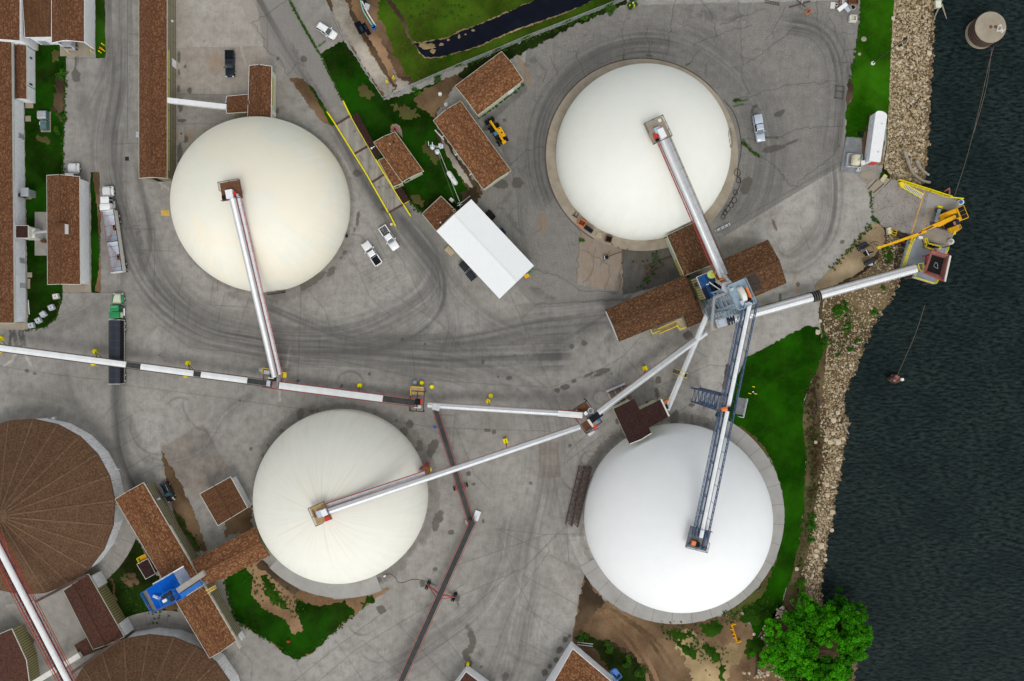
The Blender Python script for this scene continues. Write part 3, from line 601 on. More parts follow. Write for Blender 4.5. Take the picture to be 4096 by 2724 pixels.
def water_mat():
 m=NT('river_water');v=m.coord('Object',(1,1,1),(0,0,R(-28)));v2=m.coord('Object',(.55,1.5,1),(0,0,R(38)))
 n1=m.noise(v2,1.15,4,.62);n2=m.noise(v,.09,3,.5)
 c=m.mix(m.ramp(n1,[(.36,0.0),(.72,1.0)]),(.0015,.0052,.0055),(.024,.040,.038));c=m.mix(m.ramp(n2,[(.4,0.0),(.7,.5)]),c,(.002,.007,.008))
 m.col(c);m.bump(n1,.8,.35);m.b.inputs['IOR'].default_value=1.33
 return m.set(.2,0,.10)
mb=MB();mb.face([(20,-900,WZ),(900,-900,WZ),(900,900,WZ),(20,900,WZ)]);tag(mb.build('river',water_mat()),kind='structure')
def strip(name,mtl,s0,s1,n,y0=-90,y1=2825,dy=9,rough=.12):
 mb=MB();rows=[]
 for y in range(y0,y1,dy):
  rows.append([])
  for k in range(n+1):
   s=s0+(s1 - s0)*k / n;x,z=bank_at(y,s);z += random.uniform(-rough,rough) if 0 < k < n else -.02
   rows[-1].append(W(x,y,z))
 k=n+1;mb.v=[tuple(p) for r in rows for p in r]
 for i in range(len(rows) - 1):
  for j in range(n):mb.f.append([i*k+j,(i+1)*k+j,(i+1)*k+j+1,i*k+j+1]);mb.mi.append(0)
 return tag(mb.build(name,mtl),kind='structure')
strip('river_bank',M['bank'],0.0,3.0,18)
def rock_mesh(items,name,mtl):
 bm=bmesh.new();bmesh.ops.create_icosphere(bm,subdivisions=1,radius=1.0);bv=np.array([v.co[:] for v in bm.verts]);bf=np.array([[v.index for v in f.verts] for f in bm.faces]);bm.free()
 r=np.random.default_rng(5);V=[];F=[];C=[]
 for k,(p,s,tone) in enumerate(items):
  q=bv*(1+r.uniform(-.28,.28,(len(bv),1)))*np.array([s*r.uniform(.8,1.35),s*r.uniform(.65,1.05),s*r.uniform(.5,.8)])
  a=r.uniform(0,6.28);t=r.uniform(-.5,.5);ca,sa,ct,st=math.cos(a),math.sin(a),math.cos(t),math.sin(t)
  q=q @ np.array([[1,0,0],[0,ct,-st],[0,st,ct]]) @ np.array([[ca,-sa,0],[sa,ca,0],[0,0,1]])
  V.append(q+np.array(p));F.append(bf+k*len(bv));C.append(np.full(len(bv),tone))
 V=np.concatenate(V);F=np.concatenate(F);C=np.concatenate(C)
 off=V.mean(0) if len(items) > 1 else np.array(items[0][0]);V=V - off
 me=bpy.data.meshes.new(name);me.from_pydata(V.tolist(),[],F.tolist());at=me.attributes.new('tone','FLOAT','POINT');at.data.foreach_set('value',C.astype(np.float32))
 me.materials.append(mtl);o=bpy.data.objects.new(name,me);o.location=off;return link(o)
def stone_mat():
 m=NT('limestone');a=m.n('ShaderNodeAttribute',_attribute_name='tone');v=m.coord();n=m.noise(v,2.5,4,.7)
 c=m.ramp(a.outputs['Fac'],[(.0,(.16,.11,.06)),(.35,(.34,.26,.15)),(.7,(.46,.37,.24)),(1.0,(.58,.52,.42))])
 c=m.mix(m.ramp(n,[(.45,0.0),(.75,.6)]),c,(.14,.10,.065));m.col(c);m.bump(n,.4,.05);return m.set(.9,0,.15)
M['stone']=stone_mat()
dock_poly=[(3490,860),(3560,770),(3595,715),(3860,790),(3870,850),(3850,930),(3800,990),(3690,960),(3600,955),(3540,910)]
rr=random.Random(3);items=[]
for k in range(17000):
 up=rr.random() < .5
 y=rr.uniform(-80,735) if up else rr.uniform(940,2470)
 s=rr.uniform(1.0,2.12) if rr.random() < .9 else rr.uniform(.75,1.0)
 x,z=bank_at(y,s)
 if inpoly(np.array([x]),np.array([y]),dock_poly)[0]:continue
 if 3255 < x < 3290 and 1200 < y < 1300:continue
 size=(rr.uniform(.09,.2) if rr.random() < .8 else rr.uniform(.2,.42))*(1.0 if up else .85)
 items.append((tuple(W(x,y,z+.02)),size,min(1,max(0,rr.gauss(.52,.27) - (.45 if s > 1.93 else 0)))))
tag(rock_mesh(items,'riprap',M['stone']),'pale limestone riprap covering the river bank','riprap',None,'stuff')
items=[(tuple(W(rr.gauss(3125,14),rr.gauss(2455,10),.1)),rr.uniform(.2,.45),rr.uniform(.75,1)) for _ in range(24)]+[(tuple(W(rr.gauss(3070,10),rr.gauss(2530,26),.1)),rr.uniform(.15,.4),rr.uniform(.6,1)) for _ in range(26)]+[(tuple(W(rr.gauss(3090,50),rr.gauss(2700,16),.1)),rr.uniform(.2,.5),rr.uniform(.4,1)) for _ in range(40)]
tag(rock_mesh(items,'rubble',M['stone']),'broken pale rubble lying in the brush below the big tree','rubble',None,'stuff')
BOUL=[(3332,1683,1.0),(3350,1652,.8),(3331,1735,.75),(3318,1770,.9),(3350,1770,1.1),(3303,1760,.7),(3372,1755,.7),(3262,1770,.6),(3350,1838,.8),(3348,1875,.8),(3305,1940,.9),(3308,1982,.85),(3327,2050,1.0),(3312,2072,.6),(3326,2122,.75),(3282,2185,1.2),(3265,2205,.8),(3262,2225,.9),(3300,2222,.6),(3278,2275,.8),(3250,2350,.7),(3186,2277,.7),(3300,2240,.7),(3015,2537,.55),(3270,1330,.9),(3290,1350,.7),(3280,1285,.6),(3715,215,.9),(3571,75,.6),(3690,510,.6),(3645,270,.55),(3597,250,.55)]
for k,(x,y,s) in enumerate(BOUL):
 xt=float(xtop(y));z=0.05
 if x > xt:
  f=[(bank_at(y,q / 20)) for q in range(0,44)];z=min(f,key=lambda t:abs(t[0] - x))[1]+.15
 o=rock_mesh([(tuple(W(x,y,z)),s*.8,rr.uniform(.72,.95))],'boulder',M['stone'])
 tag(o,'large pale limestone boulder among the stones of the river bank','boulder','large boulders on the river bank')
GR=lambda n,P,m,z,a=1.6,lab='short green grass',cat='grass':sheet(n,P,M[m],z,a,'stuff',lab,cat)
GR('grass',[(381,-80),(420,-80),(421,180),(423,200),(419,233),(382,232)],'grass_rough',.02,1,'narrow grass strip beside the truck bay building')
GR('grass',[(100,148),(205,148),(268,196),(263,235),(262,330),(258,450),(250,702),(190,705),(190,1130),(252,1137),(252,1165),(246,1215),(226,1270),(180,1308),(112,1320),(104,800),(98,400)],'grass_deep',.02,1.2,'green lawn between the west warehouses')
for P in ([(225,300),(258,285),(258,440),(236,455),(214,400)],[(205,210),(240,205),(235,245),(210,250)],[(212,420),(250,470),(246,490),(205,440)],[(150,535),(200,560),(190,580),(150,565)]):sheet('dirt',P,M['grass_dry' if P[0][0] < 210 else 'dirt_dark'],.026,6)
for P in ([(1560,420),(1640,430),(1690,470),(1620,480)],[(1450,330),(1500,380),(1480,400),(1430,360)],[(1700,560),(1760,640),(1740,660),(1690,600)],[(1640,780),(1700,800),(1690,830),(1650,810)]):sheet('grass',P,M['grass_dry'],.03,7,'stuff','worn yellowish grass patch on the weighbridge office lawn','grass')
GR('grass',[(362,690),(398,690),(400,1172),(366,1170)],'grass_deep',.02,1,'grass strip beside the silver hopper trailer')
sheet('dirt',[(372,692),(397,692),(398,860),(390,850),(382,780)],M['dirt'],.028,2)
sheet('dirt',[(390,850),(403,850),(403,1170),(380,1165),(396,1080),(396,950)],M['dirt'],.026,1.5)
GR('grass',[(1280,218),(1375,160),(1536,402),(1640,372),(1830,300),(1735,478),(1800,590),(1870,700),(1890,800),(1840,850),(1780,835),(1690,855),(1640,812),(1510,640),(1400,460),(1372,404)],'grass_deep',.02,2.4,'lush lawn round the weighbridge office and power pole')
sheet('dirt',[(1655,400),(1700,350),(1800,310),(1850,285),(1880,330),(1820,345),(1740,470),(1690,440)],M['dirt'],.026,4)
sheet('dirt',[(1745,515),(1765,530),(1850,655),(1930,770),(1905,800),(1870,770),(1850,720),(1800,640),(1755,560)],M['dirt_dark'],.028,4)
sheet('gravel_strip',[(1755,530),(1770,545),(1815,625),(1880,725),(1905,770),(1890,770),(1830,690),(1780,600)],M['gravel_white'],.034,2.5)
sheet('dirt',[(1840,770),(1905,745),(1925,790),(1880,830),(1850,830)],M['dirt_dark'],.036,4)
sheet('dirt',[(1290,-80),(2530,-80),(2505,0),(2271,92),(2104,157),(1834,269),(1536,396),(1410,200)],M['dirt'],.012,1)
GR('grass',[(1530,-80),(2520,-80),(2490,4),(2271,88),(2104,152),(1834,264),(1660,335),(1620,290),(1580,230),(1555,150),(1510,60)],'grass_basin',.02,5,'patchy yellow green grass round the lined basin')
sheet('gravel_strip',[(1310,-60),(1360,-60),(1420,70),(1450,160),(1520,260),(1580,350),(1545,392),(1480,300),(1400,180),(1340,60)],M['gravel_white'],.026,4)
sheet('gravel_strip',[(1548,392),(1640,350),(1640,325),(1590,310),(1560,250),(1550,300),(1590,345)],M['gravel_white'],.03,4)
sheet('dirt',[(1385,-60),(1440,-60),(1480,80),(1540,190),(1590,320),(1575,345),(1500,240),(1430,110)],M['dirt_orange'],.034,4)
sheet('dirt',[(1395,20),(1420,60),(1475,150),(1535,255),(1580,345),(1572,350),(1510,250),(1450,150),(1400,60)],M['dirt_dark'],.04,2)
sheet('dirt',[(1540,-10),(1565,0),(1615,70),(1640,140),(1660,170),(1650,180),(1620,115),(1575,40)],M['dirt_dark'],.03,3)
sheet('dirt',[(1590,305),(1640,305),(1655,330),(1630,325)],M['dirt_dark'],.04,2)
LINP=[(1656,170),(1680,172),(1720,166),(1789,154),(1818,138),(1847,124),(1923,96),(2004,62),(2102,18),(2160,-10),(2330,-80),(2480,-80),(2370,2),(2310,30),(2236,58),(2146,89),(2012,139),(1923,181),(1825,211),(1760,228),(1705,230),(1675,205)]
sheet('mud_edge',[(x+(x - 1950)*.006,y+(4 if y > 0 and x < 2300 else -3)*(1 if i > 11 else -1)) for i,(x,y) in enumerate(LINP)],M['mud'],.036,2)
tag(sheet('pond_liner',LINP,M['liner'],.046,1.5,None),'black plastic liner sheet laid along the drainage basin','liner')
for x,y,rx,ry in ((1710,185,34,13),(1765,178,10,8),(1732,205,12,12),(1793,160,7,5),(1836,146,6,9),(1893,122,9,6),(1862,138,6,3),(1690,178,14,8)):
 sheet('mud',[(x+rx*math.cos(R(a))*random.uniform(.6,1.2),y+ry*math.sin(R(a))*random.uniform(.6,1.2)) for a in range(0,360,30)],M['mud'],.056,1)
sheet('dirt',[(1330,20),(1290,-60),(1302,0),(1345,90),(1372,152),(1330,70)],M['dirt'],.03,2)
sheet('dirt',[(1157,316),(1180,312),(1210,313),(1240,345),(1288,410),(1318,460),(1338,500),(1332,508),(1293,487),(1244,433),(1195,362)],M['dirt'],.03,2)
GR('grass',[(1232,340),(1248,348),(1292,412),(1338,500),(1322,500),(1285,430)],'grass_rough',.036,2,'thin weedy verge beside the entrance road')
sheet('verge',[(2000,262),(2100,205),(2270,115),(2437,44),(2510,10),(2510,-10),(2437,22),(2271,92),(2104,158),(1990,206),(1880,250),(1830,300),(1860,330)],M['grass_dark'],.03,4)
GR('grass',[(3442,-80),(3582,-80),(3566,110),(3556,420),(3545,500),(3515,540),(3480,565),(3448,552),(3380,548),(3386,425),(3412,390),(3398,340),(3425,190),(3438,80)],'grass_strip',.02,2,'bright mown grass strip between the yard and the river bank')
sheet('dirt',[(3470,545),(3482,540),(3500,470),(3480,450),(3470,500),(3446,560),(3446,640),(3478,660),(3530,660),(3540,560),(3500,640),(3460,640)],M['dirt'],.03,2)
sheet('dirt',[(3386,425),(3386,380),(3394,320),(3400,310),(3414,350),(3412,388),(3400,405)],M['dirt_dark'],.03,2)
sheet('verge',[(3490,660),(3530,650),(3560,720),(3545,745),(3500,700)],M['grass_dark'],-.02,3)
GR('grass',[(2982,1428),(3060,1392),(3223,1304),(3277,1312),(3298,1360),(3300,1392),(3256,1500),(3216,1603),(3210,1680),(3226,1836),(3216,1996),(3214,2037),(3198,2160),(3168,2300),(3138,2372),(3130,2440),(3070,2500),(3020,2560),(3000,2480),(2960,2440),(2884,2462),(2960,2400),(3031,2354),(3100,2250),(3132,2130),(3138,2060),(3128,1960),(3090,1850),(3040,1775),(2991,1737),(2928,1693),(2862,1665),(2868,1628),(2912,1600)],'grass',.02,1.8,'dark green lawn curving between the white dome and the river')
sheet('dirt',[(2905,1455),(2922,1462),(2905,1560),(2888,1555)],M['dirt'],.03,2);sheet('dirt',[(2858,1612),(2880,1618),(2876,1640),(2862,1632)],M['dirt'],.03,2)
GR('grass',[(3100,2250),(3112,2235),(3050,2380),(2960,2450),(2884,2470),(2900,2455),(3035,2358)],'grass_dry',.028,4,'dry trampled verge along the concrete ring of the white dome')
GR('grass',[(2930,1690),(2990,1725),(3060,1790),(3110,1870),(3090,1860),(3020,1770),(2960,1720)],'grass_dry',.026,5,'yellowed grass edge beside the concrete ring')
sheet('dirt',[(3120,2420),(3000,2600),(2960,2790),(3260,2790),(3200,2500),(3150,2440)],M['dirt'],.018,4)
sheet('dirt',[(2338,2288),(2352,2320),(2400,2384),(2480,2440),(2600,2485),(2703,2496),(2800,2485),(2884,2466),(2960,2450),(3020,2520),(3020,2790),(2500,2790),(2290,2560),(2290,2545)],M['dirt'],.014,2)
sheet('sand',[(2680,2520),(2760,2520),(2840,2600),(2900,2580),(2950,2570),(2975,2590),(2975,2620),(2920,2670),(2910,2790),(2790,2790),(2740,2660)],M['sandg'],.03,8)
sheet('dirt',[(2340,2300),(2358,2330),(2420,2410),(2380,2450),(2330,2500),(2300,2540),(2316,2420)],M['dirt_dark'],.022,5)
sheet('track',[(2310,2560),(2420,2560),(2560,2620),(2640,2790),(2560,2790),(2480,2680),(2400,2620)],M['dirt_dark'],.024,7)
for k,(P,w_) in enumerate([([(2420,2440),(2540,2560),(2620,2700),(2640,2790)],9),([(2440,2430),(2580,2540),(2670,2680),(2695,2790)],7),([(2400,2450),(2500,2560),(2580,2680),(2600,2790)],8),([(2470,2450),(2620,2560),(2710,2690)],6)]):
 q_=[tuple(q) for q in spline(P,8)];nn=[(b[1] - a[1],a[0] - b[0]) for a,b in zip(q_,q_[1:]+[(2*q_[-1][0] - q_[-2][0],2*q_[-1][1] - q_[-2][1])])]
 L_=[(p[0]+n[0]*w_ / math.hypot(*n),p[1]+n[1]*w_ / math.hypot(*n)) for p,n in zip(q_,nn)];R_=[(p[0] - n[0]*w_ / math.hypot(*n),p[1] - n[1]*w_ / math.hypot(*n)) for p,n in zip(q_,nn)]
 sheet('wheel_rut',L_+R_[::-1],M['dirt'] if k % 2 else M['dirt_orange'],.028+.004*k,2.2)
for P in ([(2660,2520),(2760,2520),(2780,2545),(2720,2560)],[(2690,2555),(2740,2580),(2790,2600),(2785,2640),(2740,2620)],[(2795,2500),(2875,2480),(2885,2530),(2850,2550),(2810,2530)],[(2800,2570),(2860,2590),(2885,2640),(2860,2650),(2820,2610)],[(2880,2640),(2905,2660),(2900,2724),(2880,2724)],[(2985,2560),(3045,2540),(3050,2600),(2990,2640),(2975,2610)],[(3000,2440),(3080,2400),(3090,2470),(3010,2500),(2960,2480)]):
 GR('grass',P,'grass_rough',.038,7,'ragged grass patch on the sandy ground south of the white dome')
GR('undergrowth',[(2290,2545),(2330,2525),(2400,2560),(2480,2600),(2560,2650),(2610,2724),(2600,2790),(2500,2790),(2400,2620)],'grass_dark',.03,5,'dark weeds beside the hip roofed building','undergrowth')
sheet('dirt',[(895,2315),(985,2262),(1050,2240),(1110,2290),(1200,2360),(1340,2398),(1480,2380),(1566,2346),(1420,2460),(1330,2532),(1250,2612),(1190,2638),(1130,2612),(1075,2562),(990,2510),(940,2480)],M['dirt_orange'],.016,2)
GR('grass',[(896,2318),(985,2268),(1010,2300),(1005,2380),(1060,2440),(1130,2470),(1180,2540),(1215,2520),(1180,2440),(1180,2400),(1250,2420),(1320,2420),(1380,2400),(1420,2450),(1330,2532),(1250,2612),(1190,2638),(1130,2612),(1075,2562),(990,2510),(940,2480)],'grass_deep',.026,3.5,'wedge of lawn below the rust streaked dome')
for P in ([(1040,2290),(1080,2320),(1130,2400),(1110,2420),(1060,2380)],[(1090,2360),(1130,2400),(1160,2440),(1120,2430)],[(1440,2410),(1490,2380),(1500,2400),(1450,2440)]):GR('grass',P,'grass_rough',.034,6,'torn grass patch in the bare earth below the rust streaked dome')
sheet('dirt',[(1050,2240),(1110,2290),(1200,2360),(1180,2380),(1080,2300),(1020,2262)],M['dirt_dark'],.03,3)
GR('grass',[(385,2290),(470,2270),(540,2150),(700,2420),(720,2470),(560,2480),(500,2520),(440,2450),(410,2360)],'grass_dark',.02,3,'rough dark grass between the round stores')
for P in ([(480,2310),(540,2290),(560,2330),(510,2350)],[(580,2420),(700,2400),(710,2440),(600,2440)],[(440,2310),(455,2320),(470,2400),(460,2420)]):sheet('dirt',P,M['dirt'],.03,4)
sheet('dirt_strip',[(645,1800),(700,1890),(760,2010),(830,2200),(760,2210),(700,2050),(660,1900)],M['dirt'],.02,3)
GR('undergrowth',[(690,2030),(720,2060),(800,2190),(770,2210),(700,2080)],'grass_dry',.028,4,'dry weeds beside the long shed','undergrowth')
sheet('dirt',[(905,2060),(1010,2020),(1010,2110),(900,2150)],M['dirt'],.02,5)
sheet('gravel_pad',[(3258,1145),(3486,897),(3512,893),(3535,918),(3540,960),(3512,1007),(3488,1055),(3436,1092),(3330,1155),(3280,1180)],M['gravel'],.015,2)
sheet('dirt',[(3300,1165),(3440,1088),(3500,1020),(3512,1000),(3516,1030),(3480,1070),(3420,1110),(3340,1160),(3300,1185)],M['dirt_dark'],.025,3)
def flat_ring(name,cx,cy,r0,r1,z,mtl,a0=0,a1=360,joints=24):
 mb=MB();n=96;c=W(cx,cy)
 def pt(r,a):return (c.x+r / PPM*math.cos(R(a)),c.y - r / PPM*math.sin(R(a)))
 st=[a0+(a1 - a0)*i / n for i in range(n+1)]
 for a,b in zip(st[:-1],st[1:]):
  p=[pt(r0,a),pt(r1,a),pt(r1,b),pt(r0,b)];mb.pts3([(q[0],q[1],-.05) for q in p][::-1],[(q[0],q[1],z) for q in p][::-1])
 o=tag(mb.build(name,mtl),kind='structure')
 jb=MB()
 for k in range(joints):
  a=a0+(a1 - a0)*(k+.5) / joints;p,q=pt(r0,a),pt(r1,a);jb.beam((p[0],p[1],z+.002),(q[0],q[1],z+.002),.05,.006)
 if joints:jo=jb.build('joint',M['timber'],None);tag(jo,kind='structure');jo.parent=o;jo.matrix_parent_inverse=o.matrix_world.inverted();jo.location=jo.location - o.location;jo.matrix_parent_inverse=Matrix()
 return o
flat_ring('dome_apron',2568,620,330,384,.12,M['apron_tan'],joints=0)
flat_ring('dome_apron',2703,2062,370,434,.10,M['apron'],-66,152,20)
flat_ring('dome_apron',1372,1976,330,416,.08,M['apron'],68,135,0)
def storage_dome(px,py,r,mtl,label,h=None):
 c=W(px,py);r=r / PPM;h=h or r;mb=MB();n=96;k=30
 rings=[[(c.x+r*math.cos(j*math.pi / 2 / k)*math.cos(i*math.tau / n),c.y+r*math.cos(j*math.pi / 2 / k)*math.sin(i*math.tau / n),h*math.sin(j*math.pi / 2 / k)) for i in range(n)] for j in range(k)]
 mb.loft([[(p[0],p[1],-.1) for p in rings[0]]]+rings,cap=False);t=len(mb.v);mb.v.append((c.x,c.y,h))
 for i in range(n):mb.f.append([k*n+i,k*n+(i+1) % n,t]);mb.mi.append(0)
 root=thing('storage_dome',label,'dome',(c.x,c.y,0));mb.build('shell',mtl,root,True);return root
D1=storage_dome(1056,824,345,M['d1'],'cream storage dome beside the long brown shed and the hopper trucks')
D2=storage_dome(2567,618,344,M['d2'],'pale storage dome with black graffiti on the old cracked asphalt')
D3=storage_dome(1371,1978,342,M['d3'],'storage dome with rust streaks running down from its top hatch')
D4=storage_dome(2704,2062,369,M['d4'],'clean white storage dome nearest the river lawn')
def inset_poly(P,d):
 n=len(P);out=[]
 ar=sum(P[i].x*P[(i+1) % n].y - P[(i+1) % n].x*P[i].y for i in range(n));sg=1 if ar > 0 else -1
 for i in range(n):
  a,p,b=P[i - 1],P[i],P[(i+1) % n];u=(p - a).normalized();v=(b - p).normalized()
  n1=Vector((-u.y,u.x,0))*sg;n2=Vector((-v.y,v.x,0))*sg;k=1+n1.dot(n2)
  out.append(p+(n1+n2)*(d / max(k,.2)))
 return out
def walls_mb(P,z0,tops,skip=()):
 mb=MB();n=len(P)
 for i in range(n):
  if i in skip:continue
  p,q=P[i],P[(i+1) % n];L=(q - p).length
  mb.face([(p.x,p.y,z0),(q.x,q.y,z0),(q.x,q.y,tops[(i+1) % n]),(p.x,p.y,tops[i])],0,[(0,z0),(L,z0),(L,tops[(i+1) % n]),(0,tops[i])])
 return mb
def roof_slope(mb,e0,e1,r1,r0,t=.14,m=0):
 L=(e1 - e0).length;u=(e1 - e0).normalized();s=(r0 - e0) - u*(r0 - e0).dot(u);S=s.length;s=s.normalized()
 f=lambda p:((p - e0).dot(u),(p - e0).dot(s))
 n=u.cross(s)
 if n.z < 0:q=[e1,e0,r0,r1]
 else:q=[e0,e1,r1,r0]
 mb.face(q,m,[f(p) for p in q]);d=Vector((0,0,-t))
 mb.add([p+d for p in q],[(3,2,1,0)],m)
 for i in range(4):
  a,b=q[i],q[(i+1) % 4];mb.add([a,a+d,b+d,b],[(0,1,2,3)],m)
def gable(name,label,cat,P,ze,dz,roof,wall,ov=.4,trim='offwhite',skip=(),z0=-.05,group=None,gov=.25):
 a,b,c,d=[W(x,y,ze) for x,y in P];ra,rb=(d+a) / 2+Vector((0,0,dz)),(b+c) / 2+Vector((0,0,dz))
 ctr=(a+b+c+d) / 4;root=thing(name,label,cat,(ctr.x,ctr.y,0),group=group)
 mb=MB();roof_slope(mb,a,b,rb,ra);roof_slope(mb,c,d,ra,rb)
 mb.build('roof',M[roof],root)
 mb=MB();mb.beam(ra+Vector((0,0,.03)),rb+Vector((0,0,.03)),.3,.08);mb.build('ridge_cap',M[roof],root)
 g=[Vector((p.x,p.y,0)) for p in (a,b,c,d)];ip=inset_poly(g,ov)
 zw=ze - .10;mb=walls_mb(ip,z0,[zw]*4,skip)
 for (i,j) in ((1,2),(3,0)):
  if i in skip:continue
  p,q=ip[i],ip[j];mid=(p+q) / 2;L=(q - p).length
  mb.face([(p.x,p.y,zw),(q.x,q.y,zw),(mid.x,mid.y,zw+dz - .05)],0,[(0,zw),(L,zw),(L / 2,zw+dz)])
 mb.build('wall',M[wall],root)
 mb=MB()
 for p,q in ((a,b),(c,d)):mb.beam(p+Vector((0,0,-.1)),q+Vector((0,0,-.1)),.09,.22)
 for p,r,q in ((b,rb,c),(d,ra,a)):mb.beam(p+Vector((0,0,-.09)),r+Vector((0,0,-.09)),.09,.2);mb.beam(r+Vector((0,0,-.09)),q+Vector((0,0,-.09)),.09,.2)
 mb.build('fascia',M[trim],root)
 return root,ip
def slab_house(name,label,cat,P,ze,roof,wall,ov=.35,tilt=(0,0),t=.2,trim='offwhite',z0=-.05,udir=None,group=None):
 q=[W(x,y,ze) for x,y in P];ctr=sum(q,Vector()) / len(q);root=thing(name,label,cat,(ctr.x,ctr.y,0),group=group)
 q=[Vector((p.x,p.y,ze+(p.x - ctr.x)*tilt[0]+(p.y - ctr.y)*tilt[1])) for p in q]
 if sum(q[i].x*q[(i+1) % len(q)].y - q[(i+1) % len(q)].x*q[i].y for i in range(len(q))) < 0:q=q[::-1]
 u=((q[1] - q[0]) if udir is None else W(*udir[1]) - W(*udir[0])).normalized();v=Vector((-u.y,u.x,0))
 mb=MB();mb.face(q,0,[((p - q[0]).dot(u),(p - q[0]).dot(v)) for p in q]);n=len(q)
 for i in range(n):a,b=q[i],q[(i+1) % n];d=Vector((0,0,-t));mb.add([a,a+d,b+d,b],[(0,1,2,3)])
 mb.add([p+Vector((0,0,-t)) for p in q],[tuple(range(n))[::-1]]);mb.build('roof',M[roof],root)
 ip=inset_poly([Vector((p.x,p.y,0)) for p in q],ov)
 if wall:walls_mb(ip,z0,[p.z - t*.6 for p in q]).build('wall',M[wall],root)
 if trim:
  mb=MB()
  for i in range(n):mb.beam(q[i]+Vector((0,0,-.08)),q[(i+1) % n]+Vector((0,0,-.08)),.09,.22)
  mb.build('fascia',M[trim],root)
 return root,ip
def on_wall(root,name,mt,p,q,t0,t1,z0,z1,th=.1,label=None):
 u=(q - p).normalized();n=Vector((-u.y,u.x,0));mid=p+u*(t0+t1) / 2
 if n.dot(-Vector((mid.x,mid.y,0))) < 0:n=-n
 c=mid+n*(th / 2 - .03);mb=MB();mb.box((c.x,c.y,(z0+z1) / 2),(t1 - t0,th,z1 - z0),math.atan2(u.y,u.x));return mb.build(name,mt,root,label=label)
r,ip=gable('warehouse','long brown roofed warehouse with a white wall at the west edge','warehouse',[(47,168),(57,1292),(-420,1292),(-430,168)],4.7,3.0,'roofa','wallwhite',trim='sage')
L=(ip[1] - ip[0]).length
for t in (18.5,46.0,51.5):on_wall(r,'door',M['alu'],ip[0],ip[1],t,t+1.1,0,2.1)
for t in (27.5,49.5):on_wall(r,'downpipe',M['white'],ip[0],ip[1],t,t+.12,0,4.5,.12)
mb=MB();a,b=W(52,170,4.75),W(62,1290,4.75);mb.beam(a,b,.18,.14);mb.build('gutter',M['galv'],r)
c=W(97,768,3.2);mb=MB();mb.box((c.x,c.y,1.5),(1.3,1.5,3.0));mb.box((c.x,c.y,3.05),(1.7,1.9,.12));mb.build('porch',M['galv'],r)
c=W(103,786,.4);mb=MB();mb.box((c.x,c.y,1.2),(.9,.7,2.4));mb.build('vent_duct',M['timber'],r)
r,ip=gable('warehouse','tall brown roofed warehouse end in the north west corner','warehouse',[(80,-90),(80,163),(-430,163),(-430,-90)],6.6,3.0,'roofa','wallwhite',trim='white')
r,ip=gable('annex','low brown lean-to annex against the west warehouse wall','annex',[(106,181),(107,397),(60,396),(57,181)],3.4,.5,'roofa','wallwhite',ov=.15)
on_wall(r,'vent',M['carnavy'],ip[0],ip[1],1.8,2.2,1.2,2.0);on_wall(r,'vent',M['carnavy'],ip[0],ip[1],7.6,8.0,1.2,2.2);on_wall(r,'downpipe',M['pole'],ip[0],ip[1],8.4,8.5,0,3)
r,ip=slab_house('link_shed','link shed with a streaked brown roof between the west warehouse and the truck bay','shed',[(84,-90),(206,-90),(206,148),(100,150)],5.2,'roofd','wallwhite',udir=((100,150),(206,148)),trim='white')
on_wall(r,'door',M['alu'],ip[0],ip[1],.6,2.4,0,2.4)
r,ip=gable('truck_bay','brown roofed truck bay with an open end and a box truck inside','truck bay',[(337,-90),(337,168),(207,171),(205,-90)],5.2,1.3,'roofa','wallwhite',skip=(1,),trim='white')
p,q=ip[1],ip[2];mb=MB()
for s,t in ((0,.05),(.95,1.0)):
 a,b=p+(q - p)*s,p+(q - p)*t;mb.box(((a.x+b.x) / 2,a.y,2.5),((b - a).length+.05,.15,5.0))
mb.box(((p.x+q.x) / 2,p.y,4.95),((q - p).length,.15,.5));mb.build('bay_frame',M['white'],r)
for s in (.08,.92):a=p+(q - p)*s;mb=MB();mb.tube((a.x,a.y - .6,0),(a.x,a.y - .6,1.1),.14,10);mb.dome((a.x,a.y - .6,1.1),.14,.08,10,3);mb.build('bollard',M['yellow'],r)
r,ip=gable('long_shed','very long narrow brown roofed shed with a slatted tan east wall','shed',[(668,-90),(668,713),(556,713),(556,-90)],5.5,1.2,'roofa','wallframe',trim='sage')
Ls=(ip[1] - ip[0]).length
for t in np.arange(14.6,40.5,6.6):on_wall(r,'wall_panel',M['yellow'] if False else M['tan'],ip[0],ip[1],t,min(t+6.3,41),3.3,5.2,.07)
on_wall(r,'door',M['white'],ip[0],ip[1],15.7,17.4,0,2.0);on_wall(r,'wall_light',M['white'],ip[0],ip[1],7.5,7.9,2.2,2.6,.4)
on_wall(r,'end_wall',M['sage'],ip[1],ip[2],0.05,(ip[2] - ip[1]).length - .05,4.2,5.3,.08);on_wall(r,'doorway',M['black'],ip[1],ip[2],2.6,3.9,0,3.6,.07)
r,ip=gable('transfer_shed','brown roofed shed touching the north rim of the cream dome','shed',[(1087,265),(1084,480),(990,480),(997,262)],4.5,.9,'roofa','wallsage',trim='white')
on_wall(r,'wall_panel',M['tan'],ip[0],ip[1],1.4,7.4,1.8,4.2,.07);on_wall(r,'door',M['white'],ip[0],ip[1],8.4,9.3,0,2.2)
r,ip=gable('shed_wing','short brown roofed wing reaching west toward the white chute','shed',[(1002,376),(907,385),(907,453),(1000,448)],4.0,.7,'roofa','wallsage',trim='white')
on_wall(r,'wall_panel',M['tan'],ip[2],ip[3],.4,4.0,1.0,3.6,.07)
r,ip=gable('truck_shed','brown roofed drive-through shed with a white wall and a roof cupola','shed',[(318,706),(321,1138),(190,1138),(187,701)],4.5,1.4,'roofa','wallwhite',skip=(1,3),trim='offwhite')
